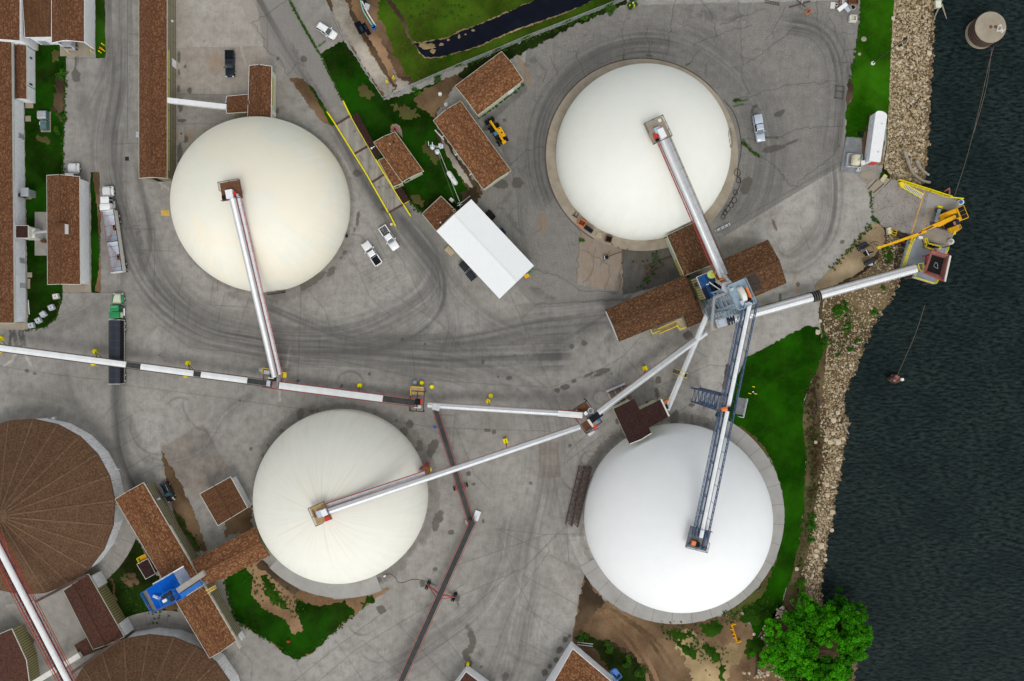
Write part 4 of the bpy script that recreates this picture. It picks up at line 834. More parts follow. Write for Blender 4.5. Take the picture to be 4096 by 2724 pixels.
c=W(244,915,6.4);mb=MB();mb.box((c.x,c.y,6.2),(2.1,2.0,1.6));cu=mb.build('cupola',M['wallwhite'],r)
mb=MB();mb.pts3([(c.x - 1.25,c.y - 1.2,7.0),(c.x+1.15,c.y - 1.2,7.0),(c.x+1.15,c.y+1.2,7.0),(c.x - 1.25,c.y+1.2,7.0)],[(c.x - .2,c.y - .2,7.6),(c.x+.1,c.y - .2,7.6),(c.x+.1,c.y+.2,7.6),(c.x - .2,c.y+.2,7.6)]);mb.build('cap',M['roofa'],cu)
for k in (1,3):
 p,q=ip[k],ip[(k+1) % 4];mb=MB()
 for s in (.03,.97):a=p+(q - p)*s;mb.box((a.x,a.y,2.2),(.4,.15,4.4))
 mb.beam(p+Vector((0,0,4.3)),q+Vector((0,0,4.3)),.15,.4);mb.build('bay_frame',M['white'],r)
r,ip=slab_house('porch','small dark roofed porch on the warehouse wall','porch',[(63,902),(113,902),(113,952),(63,952)],4.6,'roofe','offwhite',ov=.1,trim='offwhite')
r,ip=slab_house('duct_house','small white house where the grey duct enters beside the porch','shed',[(112,912),(140,914),(140,952),(113,951)],3.2,'offwhite','offwhite',ov=.02,trim=None)
mb=MB();mb.beam(W(133,932,3.6),W(190,927,3.9),.45);tag(mb.build('duct',M['galv']),'grey duct running from the white duct house to the drive-through shed','duct')
mb=MB();a,b=W(140,848),W(188,1022);mb.box(((a.x+b.x) / 2,(a.y+b.y) / 2,.05),(b.x - a.x,a.y - b.y,.12));tag(mb.build('loading_pad',M['concrete']),kind='structure')
mb=MB();c=W(180,966);mb.box((c.x,c.y,.5),(.9,.6,.9));mb.tube((c.x,c.y,.9),(c.x,c.y,1.5),.2,8);tag(mb.build('compressor',M['rust']),'rusty compressor box standing on the loading pad','compressor')
for k,(x,y,w_,h_) in enumerate([(144,180,20,46),(118,422,32,22),(113,475,22,22),(114,786,26,22),(119,1100,20,20),(116,1135,10,40)]):
 c=W(x,y);mb=MB();mb.box((c.x,c.y,.06),(w_ / PPM,h_ / PPM,.14));tag(mb.build('door_step',M['apron_tan']),kind='structure')
c=W(300,205);mb=MB();mb.box((c.x,c.y+.6,.03),(6.6,3.4,.08));tag(mb.build('bay_pad',M['apron_tan']),kind='structure')
c=W(308,1153);mb=MB();mb.box((c.x,c.y+.3,.03),(6.3,2.2,.08));tag(mb.build('bay_pad',M['apron_tan']),kind='structure')
c=W(55,1305);mb=MB();mb.box((c.x,c.y,.03),(6.4,1.6,.1));tag(mb.build('bay_pad',M['apron_tan']),kind='structure')
c=W(309,1182);mb=MB();mb.box((c.x,c.y,.03),(.01,.01,.01))
r,ip=gable('scale_office','small russet roofed office beside the weighbridge','office',[(1581,527),(1695,685),(1608,729),(1494,569)],3.9,.7,'roofb','wallsage',trim='sage')
for x,y in ((1537,602),(1563,645),(1587,685)):c=W(x,y,4.5);mb=MB();mb.box((c.x,c.y,4.45),(.4,.4,.5),.6);mb.build('roof_vent',M['roofb'],r)
c=W(1575,568,4.5);mb=MB();mb.tube((c.x,c.y,4.2),(c.x,c.y,5.0),.13,8);mb.build('flue',M['black'],r)
c=W(1558,575,4.5);mb=MB();mb.tube((c.x - .2,c.y+.2,4.5),(c.x+.2,c.y - .2,4.8),.07,6);mb.build('flue',M['white'],r)
on_wall(r,'window',M['glass'],ip[1],ip[2],3.0,4.2,1.2,2.2)
r,ip=slab_house('office_wing','lower russet roofed side room of the weighbridge office','office',[(1513,640),(1542,628),(1612,731),(1572,748)],3.4,'roofb','wallsage',ov=.15,trim='sage')
on_wall(r,'window',M['glass'],ip[0],ip[1],.3,1.0,1.4,2.1)
r,ip=slab_house('awning','long dark brown metal awning beside the yellow weighbridge rail','awning',[(1405,468),(1428,447),(1523,622),(1503,638)],3.0,'roofe',None,trim=None,t=.1,udir=((1405,468),(1503,638)))
for x,y in ((1410,470),(1452,548),(1500,628)):mb=MB();c=W(x,y,3);mb.tube((c.x,c.y,0),(c.x,c.y,2.95),.06,6);mb.build('post',M['timber'],r)
r,ip=slab_house('awning','small dark brown awning at the south end of the weighbridge office','awning',[(1577,758),(1606,748),(1638,802),(1612,815)],2.6,'roofe',None,trim=None,t=.1)
for x,y in ((1582,760),(1604,752),(1632,800),(1614,810)):mb=MB();c=W(x,y,2.6);mb.tube((c.x,c.y,0),(c.x,c.y,2.55),.06,6);mb.build('post',M['timber'],r)
r,ip=gable('garage','russet roofed garage by the fence with pale green walls','garage',[(2093,321),(1910,462),(1820,344),(2006,205)],4.2,1.2,'roofb','wallsage',trim='sage')
on_wall(r,'door',M['white'],ip[0],ip[1],2.0,3.4,0,2.2);on_wall(r,'garage_door',M['pvc'],ip[1],ip[2],1.4,3.2,0,2.6)
r,ip=gable('garage','long russet roofed garage with the yellow telehandler parked at its side','garage',[(1843,404),(2044,683),(1934,759),(1733,482)],4.2,1.2,'roofb','wallsage',trim='sage')
for t in (4.2,9.6,14.5):on_wall(r,'wall_light',M['white'],ip[2],ip[3],t,t+.15,2.4,2.6,.9)
mb=MB();mb.beam(W(1740,520,1.2),W(1775,560,1.2),.25);mb.build('gas_pipe',M['offwhite'],r)
r,ip=gable('workshop','workshop with a bright white ribbed metal roof','workshop',[(1885,798),(2135,1063),(1998,1194),(1747,925)],5.2,.8,'roofwhite','wallsage',trim='white',ov=.3)
on_wall(r,'roller_door',M['alu'],ip[1],ip[2],2.5,6.5,0,4.2)
r,ip=slab_house('store_room','small brown shingle roofed room joined to the white roofed workshop','shed',[(1688,855),(1764,784),(1824,843),(1745,924)],3.6,'roofa','wallsage',trim='sage')
for x,y,m_ in ((1750,878,'redrust'),(1793,858,'redrust'),(1762,890,'pvc')):c=W(x,y,3.8);mb=MB();mb.box((c.x,c.y,3.8),(.28,.28,.4));mb.build('roof_vent',M[m_],r)
c=W(1817,842,4.4);mb=MB();mb.box((c.x,c.y,3.6),(.6,.6,1.8),.75);ch=mb.build('chimney',M['sand'],r);mb=MB();mb.box((c.x,c.y,4.5),(.3,.3,.06),.75);mb.build('flue',M['black'],ch)
c=W(1807,802);mb=MB();mb.box((c.x,c.y,.5),(.9,.7,.9),-.7);mb.tube((c.x,c.y,.95),(c.x,c.y,1.0),.28,12);tag(mb.build('air_conditioner',M['pvc']),'white air conditioner box on the lawn behind the brown store room','air conditioner')
r,ip=gable('receiving_shed','brown roofed shed under the foot of the north silver conveyor','shed',[(2667,941),(2737,1104),(2872,1050),(2800,878)],5.0,.9,'roofc','wallsage',trim='sage')
on_wall(r,'wall_panel',M['tan'],ip[0],ip[1],5.2,9.0,.2,4.4,.07)
r,ip=gable('receiving_shed','brown roofed shed east of the hoist tower','shed',[(3146,1132),(2960,1212),(2876,1044),(3071,959)],5.0,1.5,'roofc','wallsage',trim='roofc')
r,ip=gable('receiving_shed','longest brown roofed shed with the yellow stair at its foot','shed',[(2477,1366),(2790,1240),(2741,1101),(2423,1239)],5.4,1.1,'roofc','wallwhite',trim='roofc')
on_wall(r,'wall_light',M['pvc'],ip[2],ip[3],0,.1,2,2.3);on_wall(r,'downpipe',M['white'],ip[3],ip[0],6.6,6.75,0,5,.15)
r,ip=slab_house('lean_to','brown roofed lean-to between the yellow stair and the hoist tower','shed',[(2722,1222),(2788,1196),(2822,1282),(2750,1310)],5.0,'roofc','wallsage',trim='roofc',tilt=(0,.05))
def flat_house(name,label,P,ze,roof,tilt=(0,0),**k):return slab_house(name,label,'building',P,ze,roof,'wallsage',tilt=tilt,**k)
r,ip=flat_house('tunnel_house','dark maroon roofed tee shaped building lapping over the white dome',[(2454,1636),(2537,1595),(2559,1639),(2644,1597),(2676,1665),(2596,1711),(2606,1732),(2566,1757),(2518,1776)],8.0,'roofe',tilt=(.0,.03),trim=None,ov=.5,udir=((2454,1636),(2518,1776)))
mb=MB();mb.beam(W(2644,1597,8.0),W(2676,1665,7.9),.35,.3);mb.build('fascia',M['offwhite'],r);mb=MB();mb.beam(W(2518,1776,7.75),W(2566,1757,7.75),.2,.35);mb.beam(W(2566,1757,7.75),W(2606,1732,7.8),.2,.35);mb.build('fascia',M['offwhite'],r)
r,ip=gable('conveyor_shed','longest rotated brown roofed shed with a slatted wall beside the round stores','shed',[(574,1930),(945,2563),(838,2633),(460,1997)],5.2,1.3,'roofb','wallframe',trim='offwhite')
p,q=ip[0],ip[1]
for t in np.arange(10.5,38,4.4):on_wall(r,'wall_panel',M['offwhite'],p,q,t,t+4.2,3.6,4.9,.07)
on_wall(r,'door',M['white'],p,q,38.6,40.2,0,2.2);on_wall(r,'wall_light',M['white'],p,q,4,4.4,2.4,3,.5)
r,ip=gable('link_shed','brown roofed link from the long rotated shed to the rust streaked dome','shed',[(768,2243),(1022,2108),(1080,2222),(836,2342)],5.0,1.2,'roofb','wallsage',trim='roofb')
r,ip=gable('small_shed','small brown shed with a white gutter side near the dark car','shed',[(922,1907),(990,2031),(872,2103),(799,1976)],4.0,.5,'roofd','wallwhite',trim='offwhite')
r,ip=gable('tunnel_shed','maroon brown shed joining the two round shingle roofed stores','shed',[(353,2296),(497,2548),(372,2598),(254,2363)],4.6,1.2,'roofg','walltan',trim='sage')
for t in (.3,12.2):on_wall(r,'wall_panel',M['white'],ip[0],ip[1],t,t+3.0,.1,3.8,.5)
r,ip=slab_house('tunnel_wing','low maroon roof corner beside the round store at the bottom edge','shed',[(297,2580),(357,2545),(428,2586),(324,2631)],4.0,'roofg','wallsage',ov=.3,trim=None)
r,ip=slab_house('corner_shed','brown roofed shed in the lower left corner','shed',[(47,2515),(105,2640),(126,2790),(-150,2800),(-150,2600)],4.4,'roofg','walltan',trim='offwhite')
r,ip=slab_house('porch','small dark shingled porch beside the yellow landing','porch',[(547,2257),(592,2234),(622,2294),(583,2317)],3.4,'roofe','timber',trim='offwhite',ov=.15)
r,ip=gable('packing_house','brown roofed building with broad white walls at the bottom edge','building',[(2291,2595),(2620,2874),(2440,3060),(2130,2850)],4.9,1.5,'roofb','wallwhite',ov=.1,trim='white')
r,ip=gable('guard_hut','tip of a brown roofed hut beside a yellow bollard at the bottom edge','hut',[(1864,2687),(1990,2780),(1900,2900),(1778,2800)],4.2,.7,'roofg','wallwhite',ov=.15,trim='white')
M['hip']=mat('worn_hip_cap',(.15,.085,.046),.9,var=.5,scale=2)
def round_store(px,py,r,ze,dz,label,n=20,a0=0):
 c=W(px,py,ze);r=r / PPM*(H - ze) / H;root=thing('round_store',label,'round store',(c.x,c.y,0))
 mb=MB()
 P=[Vector((c.x+r*math.cos(R(a0)+i*math.tau / n),c.y+r*math.sin(R(a0)+i*math.tau / n),ze)) for i in range(n)];ap=Vector((c.x,c.y,ze+dz))
 for i in range(n):
  a,b=P[i],P[(i+1) % n];L=(b - a).length;S=((a+b) / 2 - ap).length
  mb.face([a,b,ap],0,[(i*3.7,0),(i*3.7+L,0),(i*3.7+L / 2,S)]);d=Vector((0,0,-.25));mb.add([a,a+d,b+d,b],[(0,1,2,3)])
 mb.build('roof',M['rooff'],root)
 mb=MB()
 for i in range(n):mb.beam(P[i]+Vector((0,0,.02)),ap+Vector((0,0,.02)),.34,.10)
 mb.build('roof_hip',M['hip'],root)
 Q=[Vector((p.x,p.y,0)) for p in P];Q=[Vector((c.x+(q.x - c.x)*.985,c.y+(q.y - c.y)*.985,0)) for q in Q]
 walls_mb(Q,-.05,[ze - .1]*n).build('wall',M['walltank'],root)
 mb=MB()
 for i in range(n):mb.beam(P[i]+Vector((0,0,-.12)),P[(i+1) % n]+Vector((0,0,-.12)),.12,.26)
 mb.build('fascia',M['rustbeam'],root)
 return root
rs=round_store(108,2027,352,5.0,9.5,'round store with a huge brown cone roof at the left edge',22,4)
c=W(226,1671,2.5);mb=MB();mb.box((c.x,c.y,3.4),(.7,.5,.9),.4);mb.build('vent',M['galv'],rs)
c=W(470,1877,4.0);mb=MB();mb.beam((c.x - .5,c.y,4),(c.x+.6,c.y,4),.08);mb.beam((c.x - .5,c.y,4),(c.x - .6,c.y+.3,3.8),.08);mb.build('wall_light',M['offwhite'],rs)
round_store(607,2892,354,5.0,9.5,'round store with a brown cone roof cut by the bottom edge',22,10)
def ring_slab(cx,cy,r0,r1,a0,a1,z=.08):flat_ring('dome_apron',cx,cy,r0,r1,z,M['concrete'],a0,a1,6)
ring_slab(165,2010,350,405,0,58);ring_slab(650,2838,350,396,-120,-40)
for P in ([(145,2400),(255,2362),(357,2545),(300,2580),(325,2640),(130,2724),(60,2724),(140,2560),(20,2420)],):sheet('loading_court',P,M['concrete'],.03,0)
M['tube']=ribbed('corrugated_tube',(.60,.615,.62),.42,.10,rough=.34,metal=.5,var=.10)
M['tubelid']=ribbed('white_lid',(.70,.72,.72),3.4,.05,rough=.45,var=.06)
M['truss_blue']=M['navy']
def railing(root,name,pts,mt,h=1.05,sp=1.6,r=.03,mid=True):
 mb=MB();pts=[Vector(p) for p in pts]
 for a,b in zip(pts[:-1],pts[1:]):
  L=(b - a).length;n=max(1,round(L / sp));mb.beam(a+Vector((0,0,h)),b+Vector((0,0,h)),r*2)
  if mid:mb.beam(a+Vector((0,0,h*.5)),b+Vector((0,0,h*.5)),r*1.5)
  for k in range(n+1):p=a+(b - a)*k / n;mb.beam(p,p+Vector((0,0,h)),r*2)
 return mb.build(name,mt,root)
def frame_of(A,B):
 t=(B - A).normalized();s=t.cross(Vector((0,0,1))).normalized();return t,s,s.cross(t).normalized()
def hoop(A,B,r,n=16,uv=True,half=False):
 t,s,u=frame_of(A,B);L=(B - A).length;mb=MB();m=24;a0,a1=(-.15,math.pi+.15) if half else (0,math.tau)
 ring_=[(math.cos(a0+(a1 - a0)*k / n),math.sin(a0+(a1 - a0)*k / n)) for k in range(n+1)]
 for k in range(n):
  p,q=ring_[k],ring_[k+1];o1,o2=s*p[0]*r+u*p[1]*r,s*q[0]*r+u*q[1]*r
  mb.face([A+o1,A+o2,B+o2,B+o1][::-1],0,[(0,k*.2),(0,k*.2+.2),(L,k*.2+.2),(L,k*.2)][::-1])
 if not half:mb.add([A+s*p[0]*r+u*p[1]*r for p in ring_[:-1]],[tuple(range(n))]);mb.add([B+s*p[0]*r+u*p[1]*r for p in ring_[:-1]],[tuple(range(n))[::-1]])
 return mb
def merge(mb):
 return mb
def lid(A,B,w,h=.22,crown=.12):
 t,s,u=frame_of(A,B);L=(B - A).length;mb=MB();pr=[(-w / 2,0),(-w / 2,h),(0,h+crown),(w / 2,h),(w / 2,0)]
 P=[[C+s*x+u*z for x,z in pr] for C in (A,B)]
 for k in range(4):mb.face([P[0][k],P[0][k+1],P[1][k+1],P[1][k]][::-1],0,[(0,k*.3),(0,k*.3+.3),(L,k*.3+.3),(L,k*.3)][::-1])
 mb.add(P[0],[tuple(range(5))]);mb.add(P[1],[tuple(range(5))[::-1]]);return mb
def side_truss(A,B,off,h,mt,root,name='truss_side',step=1.8,low=0.0,ch=.13):
 t,s,u=frame_of(A,B);L=(B - A).length;n=max(2,int(L / step));mb=MB()
 lo=lambda k:A+t*(L*k / n)+s*off+u*low
 hi=lambda k:lo(k)+u*h
 mb.beam(lo(0),lo(n),ch);mb.beam(hi(0),hi(n),ch)
 for k in range(n):
  mb.beam(lo(k),hi(k),ch*.6);mb.beam(lo(k) if k % 2 else hi(k),hi(k+1) if k % 2 else lo(k+1),ch*.5)
 mb.beam(lo(n),hi(n),ch*.6);return mb.build(name,mt,root)
def conveyor(label,A,B,kind='tube',r=.75,frame='red',walk=0,walk_rail='red',walk_range=(0,1),truss=None,legs=(),lids=((0,1),),frame_w=None,cat='conveyor',group=None,deck='galv'):
 t,s,u=frame_of(A,B);L=(B - A).length;g=(A+B) / 2
 root=thing('conveyor',label,cat,(g.x,g.y,0),group=group);fw=frame_w or r*1.9
 if kind == 'tube':
  hoop(A,B,r).build('cover',M['tube'],root,True)
  mb=MB();mb.beam(A - u*r*.75,B - u*r*.75,fw*1.05,.35);mb.build('frame',M[frame],root)
 else:
  mb=MB();mb.beam(A - u*.1,B - u*.1,fw*.72,.12);mb.build('belt',M['belt'],root)
  for sd in (-1,1):
   side_truss(A,B,sd*fw / 2,.38,M[frame],root,'frame_rail',1.7,-.3,.11)
  for a,b in lids:lid(A+t*L*a,A+t*L*b,fw*.8).build('cover',M['tubelid'],root)
 if walk:
  a,b=A+t*L*walk_range[0],A+t*L*walk_range[1];o=(r if kind == 'tube' else fw / 2)+.5
  dn=u*(-.55 if kind == 'tube' else -.2)
  mb=MB();mb.beam(a+s*walk*o+dn,b+s*walk*o+dn,.85,.06);mb.build('walkway',M[deck],root)
  mb=MB();oo=o+.42;Lw=(b - a).length;n=max(2,int(Lw / 1.9));up=Vector((0,0,1.0))
  for hh in (1.0,.5):mb.beam(a+s*walk*oo+dn+up*hh,b+s*walk*oo+dn+up*hh,.065)
  mb.beam(a+s*walk*oo+dn,b+s*walk*oo+dn,.08)
  for k in range(n+1):p=a+(b - a)*k / n+s*walk*oo+dn;mb.beam(p - s*walk*.85,p,.06);mb.beam(p,p+up,.06)
  mb.build('handrail',M[walk_rail],root)
 for lg in legs:
  f,px,py=lg[:3];top=A+t*L*f - u*.4;ft=W(px,py,0)
  mb=MB();mb.beam(top,ft+Vector((0,0,.5)),.13);q=top+Vector((0,0,-top.z*.55));mb.beam(ft+Vector((0,0,.6)),Vector((top.x,top.y,top.z*.3)),.1)
  lo=mb.build('leg',M[frame if frame != 'black' else 'red'],root)
  mb=MB()
  if len(lg) > 3 and lg[3] == 'box':mb.box((ft.x,ft.y,.45),(.95,.95,.9),.3)
  else:mb.tube((ft.x,ft.y,-.02),(ft.x,ft.y,.8),.50,18);mb.tube((ft.x,ft.y,.8),(ft.x,ft.y,.86),.42,18)
  mb.build('footing',M['lemon'],lo)
 return root,A,B,t,s,u
def posts(root,A,B,fr,mt,w=.18,spread=.7):
 t,s,u=frame_of(A,B)
 for f in fr:
  p=A+(B - A)*f
  for sd in (-1,1):mb=MB();q=p+s*sd*spread;mb.beam(Vector((q.x,q.y,0)),q - u*.3,w);mb.build('leg',mt,root)
c1=conveyor('round silver conveyor climbing to the top of the cream dome',W(1098,1505,3.6),W(929,790,22.2),r=.64,walk=1,walk_rail='red')
posts(c1[0],c1[1],c1[2],(.06,),M['red'])
c2=conveyor('round silver conveyor from the hoist tower to the top of the graffiti dome',W(2888,1108,16.5),W(2642,540,20.8),r=.66,walk=1,walk_rail='rustbeam')
side_truss(c2[1],c2[2],-1.0,.5,M['red'],c2[0],'cable_rail',1.2,-.6,.09)
c3=conveyor('round silver conveyor climbing to the top of the rust streaked dome',W(2318,1708,7.0),W(1300,2050,20.3),r=.64,walk=1,walk_rail='red',walk_range=(.62,1),legs=((.30,2022,1762,'box'),))
c5=conveyor('round silver conveyor between the hoist tower and the steel transfer frame',W(2822,1330,3.6),W(2392,1652,7.2),r=.74,legs=((.56,2578,1473,'box'),))
c6=conveyor('round silver conveyor from the transfer frame to the red framed belt',W(2232,1653,6.0),W(1712,1620,3.2),r=.66,legs=((.52,1953,1603),))
t,s,u=frame_of(W(2335,1662,6.2),W(2232,1653,6.0));a,b=W(2330,1661,6.4),W(2232,1653,6.0)
lid(a,b,1.25,.5).build('head_cover',M['tubelid'],c6[0]);mb=MB()
for sd in (-1,1):mb.beam(a+s*sd*.75,b+s*sd*.75,.14,.5)
mb.beam(a+s*.8,a - s*.8,.14);mb.build('head_frame',M['red'],c6[0])
c7=conveyor('red framed belt conveyor with a long white lid crossing the yard',W(1660,1611,2.8),W(1112,1541,2.8),'belt',.7,'red',lids=((.235,.99),),frame_w=1.75,legs=((.42,1440,1542),))
posts(c7[0],c7[1],c7[2],(.05,.95),M['red'],.12)
c8=conveyor('black framed belt conveyor with white lids running off the left edge',W(1086,1535,3.6),W(-60,1384,5.4),'belt',.6,'rustbeam',lids=((.085,.247),(.274,.458),(.51,1.0)),frame_w=1.55,legs=((.285,755,1452),(.29,746,1500),(.612,385,1405),(.617,378,1453),(.96,8,1354),(.945,0,1404)))
b1=conveyor('red portable belt conveyor with open black belt from the drive stand',W(1742,1640,3.4),W(1887,2098,1.2),'belt',.6,'red',lids=(),frame_w=1.35)
b2=conveyor('red portable belt conveyor on dual wheels reaching the bottom edge',W(1892,2085,2.4),W(1575,2790,4.0),'belt',.62,'red',lids=(),frame_w=1.55)
def axle(cv,f,spread,wheels,off=0):
 A,B,t,s,u=cv[1:];p=A+(B - A)*f;yaw=math.atan2(t.y,t.x)
 for sd in (-1,1):
  e=Vector((p.x,p.y,0))+Vector((s.x,s.y,0)).normalized()*sd*spread
  mb=MB();mb.beam(p - u*.4,e+Vector((0,0,.55)),.26,.3);mb.beam(p - u*.4+t*1.2,e+Vector((0,0,.55)),.12);ax=mb.build('axle_arm',M['red'],cv[0])
  for k in wheels:
   for dl in ((-.16,.16) if len(wheels) > 1 else (0,)):
    c=e+Vector((t.x,t.y,0)).normalized()*k+Vector((s.x,s.y,0)).normalized()*dl*1.3;sv=Vector((s.x,s.y,0)).normalized()*.12
    mb=MB();z=Vector((0,0,.45));mb.tube(c+z - sv,c+z+sv,.45,16);mb.build('wheel',M['black'],ax)
axle(b1,.68,1.5,(0,));axle(b2,.42,3.2,(-.62,.62))
h=W(1746,1628,3.6);mb=MB();mb.box((h.x,h.y,3.7),(1.6,1.4,.8),-.3);mb.build('head_hood',M['galv'],b1[0])
h=W(1752,1708,3.0);mb=MB();mb.tube((h.x - .75,h.y - .3,2.6),(h.x - .75,h.y+.35,2.6),.36,12);mb.build('motor',M['blue_paint'],b1[0])
h=W(1907,2062,.2);mb=MB();mb.box((h.x,h.y,.2),(1.3,2.2,.4),-.35);tag(mb.build('steel_plate',M['galv']),'grey steel plate box beside the foot of the portable conveyor','plate')
h=W(1866,2090,.4);mb=MB();mb.box((h.x,h.y,.3),(.35,1.0,.6),.35);tag(mb.build('tool_box',M['offwhite']),'small cream box beside the portable conveyor joint','box')
c10=conveyor('grey box conveyor slanting from the hoist tower to the maroon tee shaped building',W(2838,1236,5.5),W(2668,1640,1.6),'belt',.5,'galv',lids=((0,1),),frame_w=1.0)
p=W(2672,1632,2.3);mb=MB();mb.box((p.x - .5,p.y+.2,2.4),(.9,.9,.9),.4);mb.build('drive_box',M['black'],c10[0])
p=W(2662,1606,2.6);mb=MB();mb.beam((p.x - .6,p.y - .4,2.8),(p.x+.7,p.y+.5,2.8),.4,.5);mb.build('drive_guard',M['orange'],c10[0])
c11=conveyor('big round silver conveyor bringing grain up from the river hopper',W(3662,1075,3.6),W(2935,1276,3.4),r=1.02,frame='rustbeam',walk=0)
side_truss(c11[1],c11[2],1.15,.4,M['rustbeam'],c11[0],'cable_rail',2.5,-.5,.08)
A,B,t,s,u=c11[1:];q=A+(B - A)*.548
mb=MB();[mb.tube(q+t*d - t*.16,q+t*d+t*.16,1.12,18) for d in (-.75,-.25,.25,.75)];mb.build('collar',M['black'],c11[0])
mb=MB();[mb.tube(q+t*d - t*.06,q+t*d+t*.06,1.16,18) for d in (-.5,0,.5)];mb.build('collar_band',M['pole'],c11[0])
posts(c11[0],A,B,(.33,.552,.78),M['rustbeam'],.3,.9)
q=B+t*.9;mb=MB();mb.tube(B+t*.02,B+t*1.7,1.06,18);mb.build('tail_collar',M['carnavy'],c11[0])
q=B+t*2.9;mb=MB();mb.box((q.x,q.y,2.9),(2.4,1.9,2.2),math.atan2(t.y,t.x));mb.build('tail_housing',M['galv'],c11[0])
mb=MB();mb.box((q.x,q.y,4.1),(1.5,1.4,.2),math.atan2(t.y,t.x));mb.build('hatch',M['carsilver'],c11[0])
mb=MB();[mb.beam(B+t*d+s*1.1+u*.9,B+t*d - s*1.1+u*.9,.12) for d in (.5,1.1)];mb.build('hatch_rail',M['alu'],c11[0])
c13=W(670,402,5.0);mb=MB();mb.beam(W(670,402,5.0),W(907,429,4.6),1.08,.9);tag(mb.build('chute',M['white']),'white enclosed chute bridging the long shed and the small brown wing','chute')
A,B=W(3002,1200,25.2),W(2803,2150,22.3)
c4=conveyor('blue truss conveyor with a white lid running to the top of the white dome',A,B,'belt',.5,'navy',lids=((.01,1.0),),frame_w=.92)
t,s,u=c4[3:]
side_truss(A,B,-1.35,.95,M['navy'],c4[0],'truss_side',1.5,-.5,.15);side_truss(A,B,1.1,.95,M['navy'],c4[0],'truss_side',1.5,-.5,.15);side_truss(A,B,1.6,.9,M['navy'],c4[0],'truss_side',1.5,-.5,.1)
mb=MB();mb.beam(A+s*.74 - u*.6,B+s*.74 - u*.6,.4,.06);mb.build('walkway',M['galv'],c4[0])
mb=MB();L=(B - A).length;n=int(L / 3.2)
for k in range(n):
 p=A+t*(L*(k+.5) / n);mb.beam(p+s*.4 - u*.4,p+s*1.15 - u*.4,.1);mb.beam(p+s*.4+t*.6 - u*.4,p+s*1.15 - u*.4,.09);mb.beam(p+s*1.1 - u*.5,p - s*1.35+t*1.5 - u*.5,.09)
mb.beam(A+s*1.0 - u*.5,B+s*1.0 - u*.5,.08);mb.build('cross_brace',M['navy'],c4[0])
f=.43;p=A+(B - A)*f
mb=MB();mb.box((p.x - 1.3,p.y,p.z - .1),(1.6,2.6,.1),math.atan2(t.y,t.x)+math.pi / 2);mb.box((p.x+2.4,p.y - .6,p.z - .3),(1.6,3.2,.1),math.atan2(t.y,t.x)+math.pi / 2);mb.build('landing',M['grating'],c4[0])
railing(c4[0],'landing_rail',[p+Vector((3.4,.9,-.2)),p+Vector((2.6,-2.7,-.2)),p+Vector((1.7,-2.5,-.2))],M['alu'],1.05,1.6,.04)
mb=MB();mb.tube(p+Vector((-1.5,-1.2,.3)),p+Vector((-.5,-1.0,.3)),.45,12);mb.build('motor',M['orange'],c4[0])
mb=MB();mb.box(p+Vector((.1,-1.1,.4)),(.8,.8,.8));mb.build('gearbox',M['black'],c4[0])
tr=thing('trestle','blue lattice trestle holding up the truss conveyor above the lawn edge','trestle',(p.x - .6,p.y,0))
ys=(-1.5,1.5);xs=(-1.1,.9);zt=p.z - .7
for yy in ys:
 for xx in xs:mb=MB();mb.beam((p.x - .6+xx,p.y+yy,0),(p.x - .6+xx,p.y+yy,zt),.24);mb.build('leg',M['navy'],tr)
mb=MB();n=7
for k in range(n):
 z0,z1=zt*k / n,zt*(k+1) / n
 for (a,b) in (((xs[0],ys[0]),(xs[0],ys[1])),((xs[1],ys[0]),(xs[1],ys[1])),((xs[0],ys[0]),(xs[1],ys[0])),((xs[0],ys[1]),(xs[1],ys[1]))):
  mb.beam((p.x - .6+a[0],p.y+a[1],z1),(p.x - .6+b[0],p.y+b[1],z1),.14);mb.beam((p.x - .6+a[0],p.y+a[1],z0),(p.x - .6+b[0],p.y+b[1],z1),.11)
mb.build('lattice',M['navy'],tr)
A,B=W(-60,2085,16.5),W(305,2790,15.0);cv=conveyor('white pipe conveyor in a red truss above the round stores',A,B,'tube',.58,'navy');t,s,u=cv[3:]
cv[0].children[0].data.materials[0]=M['white']
for o,h_ in ((1.35,1.0),(-1.0,1.0),(1.95,.8),(-1.5,.6)):side_truss(A,B,o,h_,M['red'],cv[0],'truss_side',1.5,-.6,.12 if o > 0 and h_ == 1.0 else .07)
mb=MB();mb.beam(A+s*1.15 - u*.6,B+s*1.15 - u*.6,.75,.05);mb.build('walkway',M['carnavy'],cv[0])
mb=MB();mb.beam(W(130,2735,4.6),W(322,2618,4.6),1.15,.9);tag(mb.build('duct',M['offwhite']),'pale square duct crossing beneath the red truss at the lower left','duct')
for (x0,y0,x1,y1,lab) in ((140,2408,346,2300,'dark rusted catwalk running from the cone store under the red truss'),(288,2690,480,2556,'dark rusted catwalk along the edge of the lower round store')):
 mb=MB();mb.beam(W(x0,y0,6.4),W(x1,y1,6.4),.55,.25);mb.beam(W(x0,y0,7.2),W(x1,y1,7.2),.08);tag(mb.build('catwalk',M['rustbeam']),lab,'catwalk')
